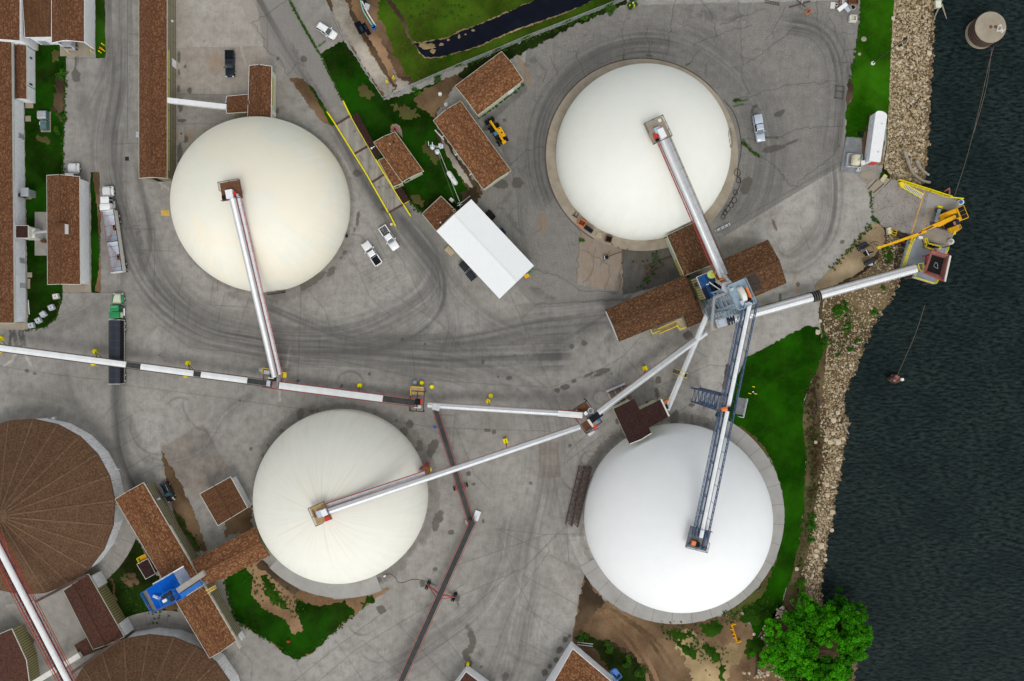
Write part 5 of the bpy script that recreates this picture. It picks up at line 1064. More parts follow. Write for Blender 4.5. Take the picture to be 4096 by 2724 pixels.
def dome_head(label,px,py,z,ang,sz,mtl,rail,parts):
 c=W(px,py,z);root=thing('dome_platform',label,'platform',(c.x,c.y,z - 1.2));a=R(ang);ca,sa=math.cos(a),math.sin(a)
 T=lambda x,y,zz=0:Vector((c.x+x*ca - y*sa,c.y+x*sa+y*ca,z+zz));hx,hy=sz[0] / 2,sz[1] / 2
 mb=MB();mb.box((c.x,c.y,z - .06),(sz[0],sz[1],.12),a);mb.build('deck',M[mtl],root)
 mb=MB();mb.tube((c.x,c.y,z - 2.4),(c.x,c.y,z - .12),min(hx,hy)*.8,20);mb.build('hatch_curb',M['rust'],root)
 railing(root,'railing',[T(hx,-hy),T(hx,hy),T(-hx,hy),T(-hx,-hy),T(-hx*.1,-hy)],M[rail],1.05,1.7,.035)
 for nm,m_,(x,y,zz),d in parts:mb=MB();q=T(x,y,zz);mb.box(q,d,a);mb.build(nm,M[m_],root)
 return root
dome_head('rusty grated platform on top of the cream dome',925,762,21.4,-80,(3.6,4.0),'rust','rustbeam',[('head_cover','white',(.9,-.15,.7),(1.7,1.3,1.2)),('motor','black',(1.3,-1.4,.4),(.8,.8,.8)),('gear_guard','redbright',(.9,.8,.4),(.8,.5,.7)),('junction_box','alu',(1.2,1.2,.4),(.5,.4,.6))])
dome_head('tan decked platform with a red motor on top of the graffiti dome',2630,522,20.8,-65,(4.4,3.9),'apron_tan','rustbeam',[('head_cover','white',(1.0,.25,.7),(1.9,1.2,1.2)),('chute_hood','carsilver',(.0,-.1,.4),(1.1,1.2,.8)),('motor','redbright',(1.0,-.9,.4),(.9,.7,.7)),('sign_plate','pvc',(-1.6,1.2,.1),(.6,.6,.15)),('gear_box','black',(1.6,-.9,.3),(.7,.6,.6))])
dome_head('rust stained platform with a red motor on top of the streaked dome',1283,2052,20.3,24,(3.3,3.8),'sand','rustbeam',[('head_cover','white',(1.0,-.1,.7),(1.1,1.3,1.1)),('chute_hood','carsilver',(.0,.0,.4),(1.2,1.3,.8)),('motor','redbright',(.9,-1.5,.4),(1.0,.8,.7)),('tool_rack','rust',(-1.2,.4,.1),(.2,1.6,.2))])
dome_head('navy framed platform with an orange motor on top of the white dome',2793,2155,21.8,76,(4.1,4.2),'grating','navy',[('motor','orange',(-.9,.9,.7),(.8,.8,.7)),('gear_box','black',(-1.0,.1,.6),(.9,.8,.8)),('support_beam','navy',(-1.4,-.2,.15),(.3,3.8,.3)),('support_beam','navy',(0,-1.2,.15),(3.6,.3,.3))])
def stand(label,px,py,z,ang,sz,steel,rail,parts,rails):
 c=W(px,py,z);root=thing('drive_stand',label,'conveyor stand',(c.x,c.y,0));a=R(ang);ca,sa=math.cos(a),math.sin(a)
 T=lambda x,y,zz=0:Vector((c.x+x*ca - y*sa,c.y+x*sa+y*ca,z+zz));hx,hy=sz[0] / 2,sz[1] / 2
 for x in (-hx,hx):
  for y in (-hy,hy):mb=MB();q=T(x,y);mb.beam((q.x,q.y,0),q,.2);mb.build('leg',M[steel],root)
 mb=MB()
 for y in (-hy,hy):mb.beam(T(-hx,y),T(hx,y),.2)
 for x in (-hx,0,hx):mb.beam(T(x,-hy),T(x,hy),.16)
 mb.beam(T(-hx,-hy,-z*.5),T(hx,-hy),.1);mb.beam(T(-hx,hy,-z*.5),T(hx,hy),.1);mb.build('steel_frame',M[steel],root)
 for nm,m_,(x,y,zz),d in parts:mb=MB();q=T(x,y,zz);mb.box(q,d,a);mb.build(nm,M[m_],root)
 for rl in rails:railing(root,'railing',[T(*p) for p in rl],M[rail],1.05,1.2,.045)
 return root,T
r,T=stand('red steel stand with yellow rails where the cream dome conveyor meets the belts',1090,1520,2.0,-7,(4.0,3.6),'red','yellow',[('motor','galv',(-1.2,1.6,.5),(1.3,.8,.8)),('belt_drum','carnavy',(.4,.7,1.0),(1.3,1.6,.9)),('hopper','alu',(-.3,-.7,1.3),(.8,1.2,.9)),('deck','grating',(-1.4,1.8,0),(1.8,1.0,.06)),('deck','yellow',(2.3,1.4,-.3),(1.2,1.2,.06)),('light_tube','cream',(.1,.5,1.7),(1.2,.2,.2))],[[(-2.2,1.2),(-2.2,2.4),(-.2,2.3)],[(1.8,2.0),(3.0,1.9),(3.0,.9)]])
mb=MB();q=T(-3.0,1.9,.3);mb.tube(q,q+Vector((.6,0,0)),.4,12);mb.build('blue_motor',M['greyblue'],r)
r,T=stand('stand with yellow guard rails where the silver conveyor feeds the red belt',1668,1605,2.0,-4,(3.0,4.4),'rustbeam','yellow',[('deck','sand',(0,2.3,0),(2.6,1.8,.06)),('belt_drum','black',(.3,0,1.0),(1.1,1.3,.9)),('drum_guard','redbright',(1.1,0,1.1),(.35,1.6,1.0)),('hopper','alu',(.8,-1.0,1.0),(.7,.6,.6)),('light_tube','cream',(.3,-1.3,1.3),(1.4,.18,.18))],[[(-1.4,1.3),(-1.4,3.2),(1.3,3.2)]])
for dx,dy,m_ in ((-.9,4.0,'greyblue'),(0.6,4.0,'lemon'),(2.9,3.3,'lemon')):mb=MB();q=T(dx,dy,-2.0);mb.tube((q.x,q.y,0),(q.x,q.y,.9),.42,16);mb.build('footing' if m_ == 'lemon' else 'water_drum',M[m_],r)
r,T=stand('rust brown steel transfer frame where three silver conveyors meet',2346,1668,5.6,36,(4.2,5.6),'rustbeam','rustbeam',[('deck','rust',(-.2,1.9,0),(4.0,1.7,.06)),('deck','rust',(-.8,-1.6,-.5),(2.2,2.0,.06)),('belt_drum','black',(1.6,-.9,1.6),(3.0,1.3,.9)),('head_cover','offwhite',(-.1,-1.3,1.7),(.5,1.8,.9)),('control_box','white',(.3,.9,1.2),(.7,.7,.7)),('cable_box','sand',(-1.1,2.3,.4),(.8,.6,.6)),('motor','blue_paint',(1.7,-1.8,1.6),(.5,.6,.6)),('catch_plate','redbright',(.3,-2.7,.6),(1.2,.6,.5)),('hopper','grating',(.8,.1,.8),(1.4,1.2,1.0)),('gutter_plate','galv',(-1.2,-3.3,.2),(1.5,.8,.06))],[[(-2.1,2.8),(2.1,2.8),(2.1,1.0)],[(-2.1,-2.8),(.6,-3.3)]])
q=T(1.5,.8,1.2);mb=MB();[mb.path([(q.x+.55*math.cos(k*.5),q.y+.55*math.sin(k*.5),q.z+zz) for k in range(14)],.035,4) for zz in (0,.5,1.0)];mb.build('ladder_cage',M['alu'],r)
hx0=W(2963,1178,25);TW=thing('hoist_tower','tall grey elevator tower with a railed head platform and orange motor guard','elevator tower',(hx0.x,hx0.y,0));a=R(24)
TT=lambda x,y,z:Vector((hx0.x+x*math.cos(a) - y*math.sin(a),hx0.y+x*math.sin(a)+y*math.cos(a),z))
for x in (-1.5,1.5):
 for y in (-1.9,1.9):mb=MB();mb.beam(TT(x,y,0),TT(x,y,25),.26);mb.build('leg',M['greyblue'],TW)
mb=MB()
for k in range(8):
 z0,z1=25*k / 8,25*(k+1) / 8
 for (p,q) in (((-1.5,-1.9),(1.5,-1.9)),((1.5,-1.9),(1.5,1.9)),((1.5,1.9),(-1.5,1.9)),((-1.5,1.9),(-1.5,-1.9))):mb.beam(TT(*p,z1),TT(*q,z1),.16);mb.beam(TT(*p,z0),TT(*q,z1),.1)
mb.build('lattice',M['greyblue'],TW)
for x in (-.5,.5):mb=MB();q=TT(x,0,12);mb.box((q.x,q.y,12),(.55,.9,24),a);mb.build('bucket_leg',M['alu'],TW)
mb=MB();q=TT(0,0,25);mb.box(q,(3.7,5.1,.12),a);mb.build('head_deck',M['greyblue'],TW)
P4=[TT(1.85,-2.55,25),TT(1.85,2.55,25),TT(-1.85,2.55,25),TT(-1.85,-2.55,25),TT(1.85,-2.55,25)];railing(TW,'railing',P4,M['greyblue'],1.1,1.3,.05)
mb=MB();ring_=[]
for k in range(9):
 th=math.pi*k / 8;ring_.append([TT(.1+sx,1.5*math.cos(th),25.3+1.25*math.sin(th)) for sx in (-.45,.45)]+[TT(.1+sx,1.5*math.cos(th)*.2,25.2) for sx in (.45,-.45)])
mb.loft(ring_);mb.build('elevator_head',M['offwhite'],TW)
mb=MB();mb.beam(TT(1.15,-1.2,25.9),TT(1.15,.9,25.9),.36,.9);mb.build('motor_guard',M['orange'],TW)
mb=MB();mb.tube(TT(.7,-1.4,25.5),TT(1.3,-1.4,25.5),.35,12);mb.build('motor',M['black'],TW)
for x,y,d in ((-.4,-1.5,(.9,.9,.5)),(.1,-2.1,(1.6,.5,.12)),(-1.3,1.6,(.7,.5,.4))):mb=MB();mb.box(TT(x,y,25.4),d,a);mb.build('control_box',M['carsilver'],TW)
mb=MB();q=TT(-1.6,2.3,24.2);mb.tube(q,q+Vector((0,0,-1.6)),1.05,20,.5);mb.build('distributor',M['galv'],TW)
for (x0,y0,z0,x1,y1,z1,rr_) in ((2927,1136,23.5,2890,1098,18.0,.30),(2908,1150,23.0,2866,1126,17.5,.27),(2904,1172,22.0,2857,1190,17.5,.27),(2857,1190,17.5,2845,1322,4.6,.30)):
 mb=MB();p,q=W(x0,y0,z0),W(x1,y1,z1);mb.tube(p,q,rr_,12);d=(q - p) / 4
 for k in (1,2,3):mb.tube(p+d*k - d.normalized()*.05,p+d*k+d.normalized()*.05,rr_*1.2,12)
 mb.build('spout',M['galv'],TW)
for (x,y,z,w_,d_) in ((2898,1205,12.0,2.6,4.2),(2852,1245,7.0,3.2,2.6),(2866,1210,9.0,2.0,3.0)):
 q=W(x,y,z);mb=MB();mb.box((q.x,q.y,z),(w_,d_,.1),a);mb.build('lower_deck',M['grating'],TW)
 f=lambda u_,v_:Vector((q.x+u_*math.cos(a) - v_*math.sin(a),q.y+u_*math.sin(a)+v_*math.cos(a),z));railing(TW,'railing',[f(w_ / 2,-d_ / 2),f(w_ / 2,d_ / 2),f(-w_ / 2,d_ / 2),f(-w_ / 2,-d_ / 2),f(w_ / 2,-d_ / 2)],M['greyblue'],1.1,1.0,.045)
mb=MB()
for k in range(26):z=2+k*.85;sgn=(k // 6) % 2;x=(-2.6+(k % 6)*.35) if sgn else (-.7 - (k % 6)*.35);mb.box(TT(x,-3.0,z),(.34,1.0,.06),a)
for zz in range(0,4):mb.beam(TT(-2.7,-3.5,2+zz*5.1),TT(-.6,-3.5,7+zz*5.1),.07);mb.beam(TT(-.6,-2.5,2+zz*5.1),TT(-2.7,-2.5,7+zz*5.1),.07)
mb.build('stair',M['greyblue'],TW)
q=TT(3.4,.9,22.5);mb=MB();mb.box(q,(3.0,3.4,.08),a);mb.build('side_landing',M['timber'],TW);railing(TW,'railing',[TT(1.9,2.6,22.5),TT(4.9,2.6,22.5),TT(4.9,-.8,22.5)],M['rustbeam'],1.05,1.4,.04)
P=[(2786,1109),(2862,1077),(2908,1160),(2823,1195)]
r,ip=slab_house('hoist_house','tall tan walled house with a worn blue roof deck under the elevator tower','building',P,11.2,'blue_dark','walltan',ov=.05,trim='white',t=.3)
q=W(2846,1098,11.5);mb=MB();mb.tube((q.x,q.y,11.1),(q.x,q.y,11.75),.85,24);mb.dome((q.x,q.y,11.75),.85,.2,24,4);mb.build('filter_lid',mat('lime_lid',(.60,.72,.20),.5,var=.1),r,True)
q=W(2872,1102,11.4);mb=MB();mb.box((q.x,q.y,11.4),(1.6,1.6,.3),a);mb.build('hatch',M['rust'],r)
f=lambda u_,v_:Vector((q.x+u_*math.cos(a) - v_*math.sin(a),q.y+u_*math.sin(a)+v_*math.cos(a),11.5));railing(r,'hatch_railing',[f(-.9,1.0),f(-.9,-1.0),f(1.2,-1.0),f(1.2,1.0),f(-.9,1.0)],M['lemon'],1.1,1.2,.05)
for x,y,d in ((2845,1165,(3.4,2.6,.06)),(2870,1140,(1.6,1.6,.06)),(2880,1112,(1.0,1.9,.5))):q=W(x,y,11.3);mb=MB();mb.box((q.x,q.y,11.28),d,a);mb.build('roof_panel',M['carnavy'] if d[2] < .2 else M['redbright'],r)
mb=MB();[mb.beam(W(2806+k,1104,11.9),W(2845+k,1190,11.9),.08) for k in (0,5,10)];[mb.beam(W(x,y,11.2),W(x,y,12),.07) for x,y in ((2808,1108),(2830,1150),(2850,1188))];mb.build('roof_railing',M['blue_paint'],r)
for (x0,y0,x1,y1) in ((2836,1128,2890,1166),(2834,1136,2826,1138)):mb=MB();mb.tube(W(x0,y0,12.4),W(x1,y1,13),.12,8);mb.build('vent_pipe',M['pvc'],r)
q=W(2784,1140,9);mb=MB();mb.box((q.x,q.y,9),(.5,1.0,.9),a);mb.build('wall_vent',M['timber'],r)
q=W(2905,1262,.3);mb=MB();mb.beam(W(2888,1270,1.2),W(2918,1262,1.2),.3);tag(mb.build('guard_bar',M['lemon']),'yellow guard bar lying beside the silver conveyor tail','guard bar')
mb=MB();q=W(2866,1268,.8);[mb.beam((q.x - .6+k*.5,q.y - .7,.8),(q.x - .5+k*.5,q.y+.7,.9),.14) for k in range(3)];mb.beam((q.x - 1,q.y,.7),(q.x+1.2,q.y+.2,.7),.2);tag(mb.build('pump_skid',M['orange']),'small orange pump frame under the elevator tower','pump')
mb=MB();mb.beam(W(2857,1275,1),W(2855,1322,.9),.55,.5);tag(mb.build('plank',M['wood']),'pale plank standing by the spout under the elevator tower','plank')
st=thing('stair','yellow railed outside stair along the longest brown shed','stair',W(2650,1318))
a0,b0=W(2632,1325,.6),W(2705,1294,3.4);tt=(b0 - a0).normalized();sn=Vector((-tt.y,tt.x,0)).normalized()*.55
mb=MB()
for k in range(12):p=a0+(b0 - a0)*(k+.5) / 12;mb.beam(p - sn,p+sn,.34,.05)
mb.build('tread',M['sand'],st);st.children[0]['kind']='stuff'
for sd in (-1,1):railing(st,'railing',[a0+sn*sd,b0+sn*sd],M['lemon'],1.0,1.2,.05)
q=W(2722,1298,3.4);mb=MB();mb.box((q.x,q.y,3.4),(1.5,2.6,.1),R(20));mb.build('landing',M['wood'],st)
railing(st,'landing_railing',[W(2703,1300,3.4),W(2716,1318,3.4),W(2745,1308,3.4)],M['lemon'],1.0,1.2,.05)
q=W(2618,1330,.3);mb=MB();mb.box((q.x,q.y,.3),(1.7,1.5,.6),R(22));mb.build('step_pad',M['apron_tan'],st);railing(st,'landing_railing',[W(2600,1318,.6),W(2606,1336,.6),W(2636,1324,.6)],M['lemon'],1.0,1.2,.05)
sx=thing('stile','yellow stepped stile crossing the grey box conveyor','stile',W(2727,1496));d=(W(2754,1505,0) - W(2702,1485,0)).normalized();n=Vector((-d.y,d.x,0));c=W(2727,1495,2.6)
for sd in (-1,1):
 mb=MB()
 for k in range(5):p=Vector((c.x,c.y,0))+d*sd*(.55+k*.22);mb.beam(p+Vector((0,0,2.6 - k*.5)) - n*.45,p+Vector((0,0,2.6 - k*.5))+n*.45,.2,.06)
 mb.build('step',M['timber'],sx)
for sd in (-1,1):railing(sx,'railing',[c+n*sd*.5 - d*1.5+Vector((0,0,-1.6)),c+n*sd*.5 - d*.5,c+n*sd*.5+d*.5,c+n*sd*.5+d*1.5+Vector((0,0,-1.6))],M['lemon'],1.0,1.5,.05)
bl=W(655,2355,9.5);BR=R(29);BT=thing('hoist_platform','bright blue railed machine platform above the rotated brown shed','platform',(bl.x,bl.y,0));Bf=lambda px,py,z=9.5:W(px,py,z)
def quad_slab(mb,P,z,t=.15):q=[W(x,y,z) for x,y in P];return mb.pts3([(p.x,p.y,z - t) for p in q][::-1],[(p.x,p.y,z) for p in q][::-1])
quad_slab(MB(),[(571,2369),(692,2292),(744,2385),(614,2443)],9.5).build('deck',M['blue'],BT)
quad_slab(MB(),[(694,2291),(732,2266),(764,2316),(723,2344)],9.6).build('grated_deck',mat('grated_blue_grey',(.22,.26,.34),.8,var=.25,scale=4,spec=.1),BT)
mb=MB();mb.beam(Bf(612,2336),Bf(734,2265),.25,.3);mb.build('edge_beam',M['white'],BT)
for x,y in ((590,2375),(690,2300),(735,2375),(620,2430)):mb=MB();q=Bf(x,y);mb.beam((q.x,q.y,0),(q.x,q.y,9.3),.3);mb.build('leg',M['blue_paint'],BT)
quad_slab(MB(),[(571,2369),(586,2360),(626,2437),(614,2443)],9.54,.1).build('grating',M['grating'],BT)
railing(BT,'railing',[Bf(692,2292),Bf(571,2368),Bf(614,2444),Bf(716,2400),Bf(745,2385)],M['blue_paint'],1.1,1.5,.06)
mb=MB();quad_slab(mb,[(640,2385),(694,2352),(712,2392),(655,2418)],11.2,.12);mb.build('upper_deck',M['blue_paint'],BT)
railing(BT,'railing',[Bf(640,2385,11.2),Bf(694,2350,11.2),Bf(714,2394,11.2),Bf(655,2420,11.2),Bf(640,2385,11.2)],M['blue_paint'],1.1,1.0,.05)
mb=MB();[mb.box(Bf(x,y,11.6),d,BR) for x,y,d in ((668,2380,(2.2,.5,.7)),(680,2372,(.8,.8,.9)),(690,2395,(1.0,.8,.6)))];mb.build('machinery',M['carnavy'],BT)
mb=MB();mb.box(Bf(660,2402,11.8),(.9,.6,.5),BR);mb.build('control_box',M['white'],BT)
mb=MB();mb.tube(Bf(615,2384,9.8),Bf(638,2394,10.4),.32,12);mb.build('spout',M['carsilver'],BT)
A,B=Bf(712,2362,12.0),Bf(818,2291,12.6);mb=MB();mb.beam(A,B,1.15,.7);mb.build('roof_conveyor',M['concrete'],BT);t,s,u=frame_of(A,B)
mb=MB();mb.beam(A+s*1.3,A+(B - A)*.75+s*1.3,.9,.5);mb.build('conveyor_frame',M['blue_paint'],BT)
mb=MB();[mb.box(W(718+k*10,2395 - k*6,8.4),(.45,.7,.1),BR) for k in range(12)];mb.build('catwalk',M['grating'],BT)
railing(BT,'catwalk_railing',[W(745,2383,8.0),W(812,2340,8.0)],M['pvc'],1.0,1.2,.04)
ys=thing('yellow_landing','yellow railed landing bridging the shed wall beside the link roof','landing',W(845,2350));railing(ys,'railing',[W(830,2358,5.4),W(862,2340,5.4)],M['yellow'],1.0,1.0,.05);railing(ys,'railing',[W(836,2368,5.4),W(866,2351,5.4)],M['yellow'],1.0,1.0,.05);quad_slab(MB(),[(828,2360),(862,2341),(866,2350),(834,2370)],5.4,.1).build('deck',M['sand'],ys)
ys=thing('yellow_landing','yellow railed landing beside the small dark porch','landing',W(572,2235));quad_slab(MB(),[(556,2232),(580,2216),(592,2234),(566,2248)],2.6,.1).build('deck',M['mach'],ys);railing(ys,'railing',[W(566,2250,2.6),W(555,2230,2.6),W(578,2216,2.6)],M['lemon'],1.0,1.0,.05)
def wheels(root,xs,hw,r=.38,w=.24,dual=False):
 for x in xs:
  for sd in (-1,1):
   mb=MB();y=sd*hw
   mb.tube((x,y - w / 2,r),(x,y+w / 2,r),r,18);t=mb.build('wheel',M['black'],root)
   mb=MB();yo=y+sd*w*.51;mb.tube((x,yo - .02,r),(x,yo+.02,r),r*.58,14);mb.build('rim',M['alu'],t)
def cabin(root,paint,x0,x1,x2,x3,zb,zt,wb,wt,glass='cglass',sides=True,mid=None,rear_glass=True):
 B=[(x0,-wb,zb),(x3,-wb,zb),(x3,wb,zb),(x0,wb,zb)];T=[(x1,-wt,zt),(x2,-wt,zt),(x2,wt,zt),(x1,wt,zt)]
 V=lambda p:Vector(p)
 mb=MB();c=.05;T2=[(x1+.12,-wt+.1,zt+c),(x2 - .12,-wt+.1,zt+c),(x2 - .12,wt - .1,zt+c),(x1+.12,wt - .1,zt+c)]
 mb.pts3(B,T);mb.pts3(T,T2);mb.build('cab',paint,root)
 MB().panel([B[1],B[2],T[2],T[1]],.09,.012).build('windshield',M[glass],root)
 if rear_glass:MB().panel([B[3],B[0],T[0],T[3]],.10,.012).build('rear_window',M[glass],root)
 if sides:
  for s_ in (0,1):
   q=[B[0],B[1],T[1],T[0]] if s_ == 0 else [B[2],B[3],T[3],T[2]];q=[V(p) for p in q]
   for a,b in ((0,.5),(.5,1)):
    p=[q[0].lerp(q[1],a),q[0].lerp(q[1],b),q[3].lerp(q[2],b),q[3].lerp(q[2],a)];MB().panel(p,.07,.012).build('side_window',M['glass'],root)
def lamps(root,xf,xr,hw,zf,zr):
 for sd in (-1,1):
  mb=MB();mb.box((xf,sd*(hw - .2),zf),(.16,.34,.2));mb.build('headlight',M['lamp'],root)
  mb=MB();mb.box((xr,sd*(hw - .09),zr),(.1,.16,.4));mb.build('taillight',M['tail'],root)
def mirrors(root,x,hw,z,paint):
 for sd in (-1,1):mb=MB();mb.box((x,sd*(hw+.16),z),(.16,.3,.2));mb.build('mirror',paint,root)
def at(px,py,tx,ty):
 return math.atan2(-(ty),tx)
def pickup(label,px,py,head,paint,bed,group=None,cap=False,L=5.8):
 c=W(px,py);root=thing('pickup_truck',label,'pickup truck',(c.x,c.y,0),R(head),group,True);k=L / 5.8
 mb=MB();mb.loft([rring(x*k,hw,z0,z1,.16) for x,hw,z0,z1 in ((-2.9,.90,.45,.95),(-2.75,.97,.40,1.0),(.9,.98,.38,1.0),(1.0,.98,.38,1.0),(2.3,.97,.40,1.0),(2.72,.93,.42,.95),(2.9,.80,.45,.85))]);mb.build('body',paint,root,True)
 mb=MB();mb.loft([rring(x*k,hw,.8,z1,.14) for x,hw,z1 in ((1.05,.93,1.17),(1.7,.93,1.16),(2.35,.90,1.10),(2.72,.82,1.0),(2.86,.70,.92))]);mb.build('hood',paint,root,True)
 mb=MB();mb.box((2.9*k,0,.62),(.14,1.6,.22));mb.build('front_bumper',M['chrome'],root)
 mb=MB();mb.box((-2.95*k,0,.6),(.14,1.75,.22));mb.build('rear_bumper',M['chrome'],root)
 if cap:
  mb=MB();mb.loft([rring(x*k,hw,.9,z1,.2) for x,hw,z1 in ((-2.88,.86,1.78),(-2.75,.90,1.84),(-1.0,.90,1.88),(-.9,.86,1.84))]);mb.build('bed_cap',paint,root,True)
  for sd in (-1,1):mb=MB();mb.box((-1.9*k,sd*.905,1.5),(1.5,.03,.35));mb.build('cap_window',M['glass'],root)
  mb=MB();mb.box((-.86*k,0,1.4),(.06,1.7,.9));mb.build('gap',M['black'],root)
 else:
  mb=MB();mb.box((-1.9*k,0,1.005),(1.9*k,1.56,.03));mb.build('bed_liner',M[bed],root)
  for y,dy in ((-.87,.2),(.87,.2)):mb=MB();mb.box((-1.92*k,y,1.15),(1.95*k,dy,.34));mb.build('bed_side',paint,root)
  mb=MB();mb.box((-2.86*k,0,1.15),(.12,1.56,.34));mb.build('tailgate',paint,root)
 cabin(root,paint,-.92*k,-.72*k,.45*k,1.2*k,1.0,1.82,.92,.74)
 wheels(root,(-1.85*k,1.9*k),.86,.40,.26);lamps(root,2.82*k,-2.93*k,.95,.92,.98);mirrors(root,.85*k,.95,1.25,paint);return root
def suv(label,px,py,head,paint,glass='cglass',L=4.8,roofh=1.72):
 c=W(px,py);root=thing('parked_car',label,'car',(c.x,c.y,0),R(head),None,True);k=L / 4.8
 mb=MB();mb.loft([rring(x*k,hw,z0,z1,.2) for x,hw,z0,z1 in ((-2.4,.78,.5,.95),(-2.25,.90,.4,1.05),(-1.2,.94,.36,1.08),(1.0,.94,.36,1.02),(1.9,.91,.38,.95),(2.25,.82,.42,.85),(2.4,.62,.48,.75))]);mb.build('body',paint,root,True)
 mb=MB();mb.loft([rring(x*k,hw,.75,z1,.14) for x,hw,z1 in ((.85,.86,1.10),(1.5,.84,1.07),(2.0,.78,.98),(2.28,.6,.85))]);mb.build('hood',paint,root,True)
 cabin(root,paint,-2.3*k,-1.95*k,.15*k,1.1*k,1.0,roofh,.90,.68,glass)
 wheels(root,(-1.4*k,1.45*k),.84,.35,.22);lamps(root,2.22*k,-2.32*k,.88,.82,1.0);mirrors(root,.7*k,.92,1.08,paint)
 for sd in (-1,1):mb=MB();mb.beam((-1.7*k,sd*.55,roofh+.08),(0,sd*.55,roofh+.08),.04);mb.build('roof_rail',M['alu'],root)
 return root
pickup('dark navy pickup truck parked in the concrete yard north of the cream dome',925,261,-90,M['carnavy'],'black')
pickup('white pickup truck with an empty black bed near the white roofed workshop',1490,1016,124,M['carwhite'],'black')
M['messy']=mat('messy_bed',(.03,.03,.032),.6,var=.4,scale=6,dirt=(.55,.55,.55),dirt_amt=.55)
pickup('white pickup truck with white scraps strewn in its black bed',1559,954,-57,M['carwhite'],'messy')
pickup('silver blue pickup truck with a canopy over its bed beside the graffiti dome',3031,518,-80,M['carsilver'],'black',cap=True)
suv('white estate car parked at the corner of the fenced basin',1310,129,-33,M['carwhite'])
suv('glossy dark blue car parked beside the long rotated shed',677,1964,-65,M['carblack'],'tealglass',4.7,1.5)
def tractor(label,px,py,head,paint,second,sleeper=True):
 c=W(px,py);root=thing('truck_tractor',label,'truck',(c.x,c.y,0),R(head),None,True)
 mb=MB();mb.box((-1.2,0,.85),(7.2,.9,.3));mb.build('chassis',M['black'],root)
 mb=MB();mb.loft([rring(x,hw,.8,z1,.22) for x,hw,z1 in ((1.2,.82,1.98),(2.0,.78,1.9),(3.0,.66,1.72),(3.35,.58,1.5))]);mb.build('hood',M[second],root,True)
 for sd in (-1,1):mb=MB();mb.loft([rring(x,.28,.75,z1,.16,sd*.96) for x,z1 in ((1.4,1.0),(1.8,1.22),(2.5,1.3),(3.1,1.2),(3.35,.95))]);mb.build('fender',paint,root,True)
 mb=MB();mb.box((3.4,0,.75),(.2,2.3,.4));mb.build('bumper',M['chrome'],root)
 mb=MB();mb.box((3.37,0,1.15),(.06,.9,.7));mb.build('grille',M['chrome'],root)
 cabin(root,paint,-.55,-.5,.8,1.3,1.2,2.75,1.05,.92,'glass',mid=None,rear_glass=False)
 mb=MB();mb.box((.75,0,2.72),(.35,1.7,.06));mb.build('sun_visor',paint,root)
 mb=MB();[mb.box((.45,y,2.86),(.14,.08,.1)) for y in (-.5,-.25,0,.25,.5)];mb.build('roof_lights',M['lamp'],root)
 if sleeper:
  mb=MB();mb.loft([rring(x,1.12,1.0,z1,.2) for x,z1 in ((-2.0,2.95),(-1.9,3.0),(-.75,2.95),(-.6,2.85))]);mb.build('sleeper',paint,root,True)
  for sd in (-1,1):mb=MB();mb.box((-1.3,sd*1.13,1.7),(1.1,.04,1.1));mb.build('sleeper_panel',M[second],root)
 for sd in (-1,1):mb=MB();mb.tube((.2,sd*1.05,.75),(-1.4,sd*1.05,.75),.32,14);mb.build('fuel_tank',M['chrome'],root)
 mb=MB();mb.box((-3.3,0,1.1),(1.1,.9,.16));mb.build('fifth_wheel',M['galv'],root)
 for sd in (-1,1):mb=MB();mb.beam((.9,sd*1.05,2.0),(1.0,sd*1.45,2.1),.06);mb.box((1.0,sd*1.42,1.9),(.12,.2,.6));mb.build('mirror',M['chrome'],root)
 wheels(root,(2.4,-2.6,-3.9),1.02,.5,.32);lamps(root,3.42,-4.7,1.1,.9,.8);return root
tractor('white semi truck tractor hitched to the open silver hopper trailer',444,812,93,M['carwhite'],'white')
tractor('green and cream semi truck tractor hitched to the black covered trailer',482,1238,90,M['green'],'cream')
tractor('white semi truck tractor poking its hood out of the drive-through shed',305,720,90,M['carwhite'],'white')
a,b=W(459,855),W(492,1088);c=(a+b) / 2;Lt=(a - b).length+.5;hd=math.atan2(a.y - b.y,a.x - b.x)
root=thing('hopper_trailer','open silver hopper trailer with orange braces inside','trailer',(c.x,c.y,0),hd,None,True);h=Lt / 2
for sd in (-1,1):mb=MB();mb.beam((-h,sd*1.24,2.05),(h,sd*1.24,2.05),.06,1.7);mb.build('side_wall',M['alu'] if sd > 0 else M['offwhite'],root);mb=MB();mb.beam((-h,sd*1.24,2.93),(h,sd*1.24,2.93),.12,.09);mb.build('top_rail',M['carnavy'] if sd < 0 else M['redrust'],root)
for x in (-h,h):mb=MB();mb.box((x,0,2.2),(.14,2.5,1.6));mb.build('end_wall',M['offwhite'],root)
mb=MB();zs=[(-h,2.3),(-h*.82,1.9),(-h*.5,.75),(-h*.12,1.7),(0,2.5),(h*.12,1.7),(h*.5,.75),(h*.82,1.9),(h,2.3)]
mb.add([(x,y,z) for x,z in zs for y in (-1.2,1.2)],[(2*i,2*i+2,2*i+3,2*i+1) for i in range(len(zs) - 1)]);mb.build('hopper_floor',M['carsilver'],root)
for sd in (-1,1):
 for c0 in (-.5,.5):mb=MB();mb.add([(h*(c0 - .42),sd*1.2,2.3),(h*(c0+.42),sd*1.2,2.3),(h*(c0+.08),sd*.25,.9),(h*(c0 - .08),sd*.25,.9)],[(0,1,2,3)]);mb.build('hopper_slope',M['alu'],root)
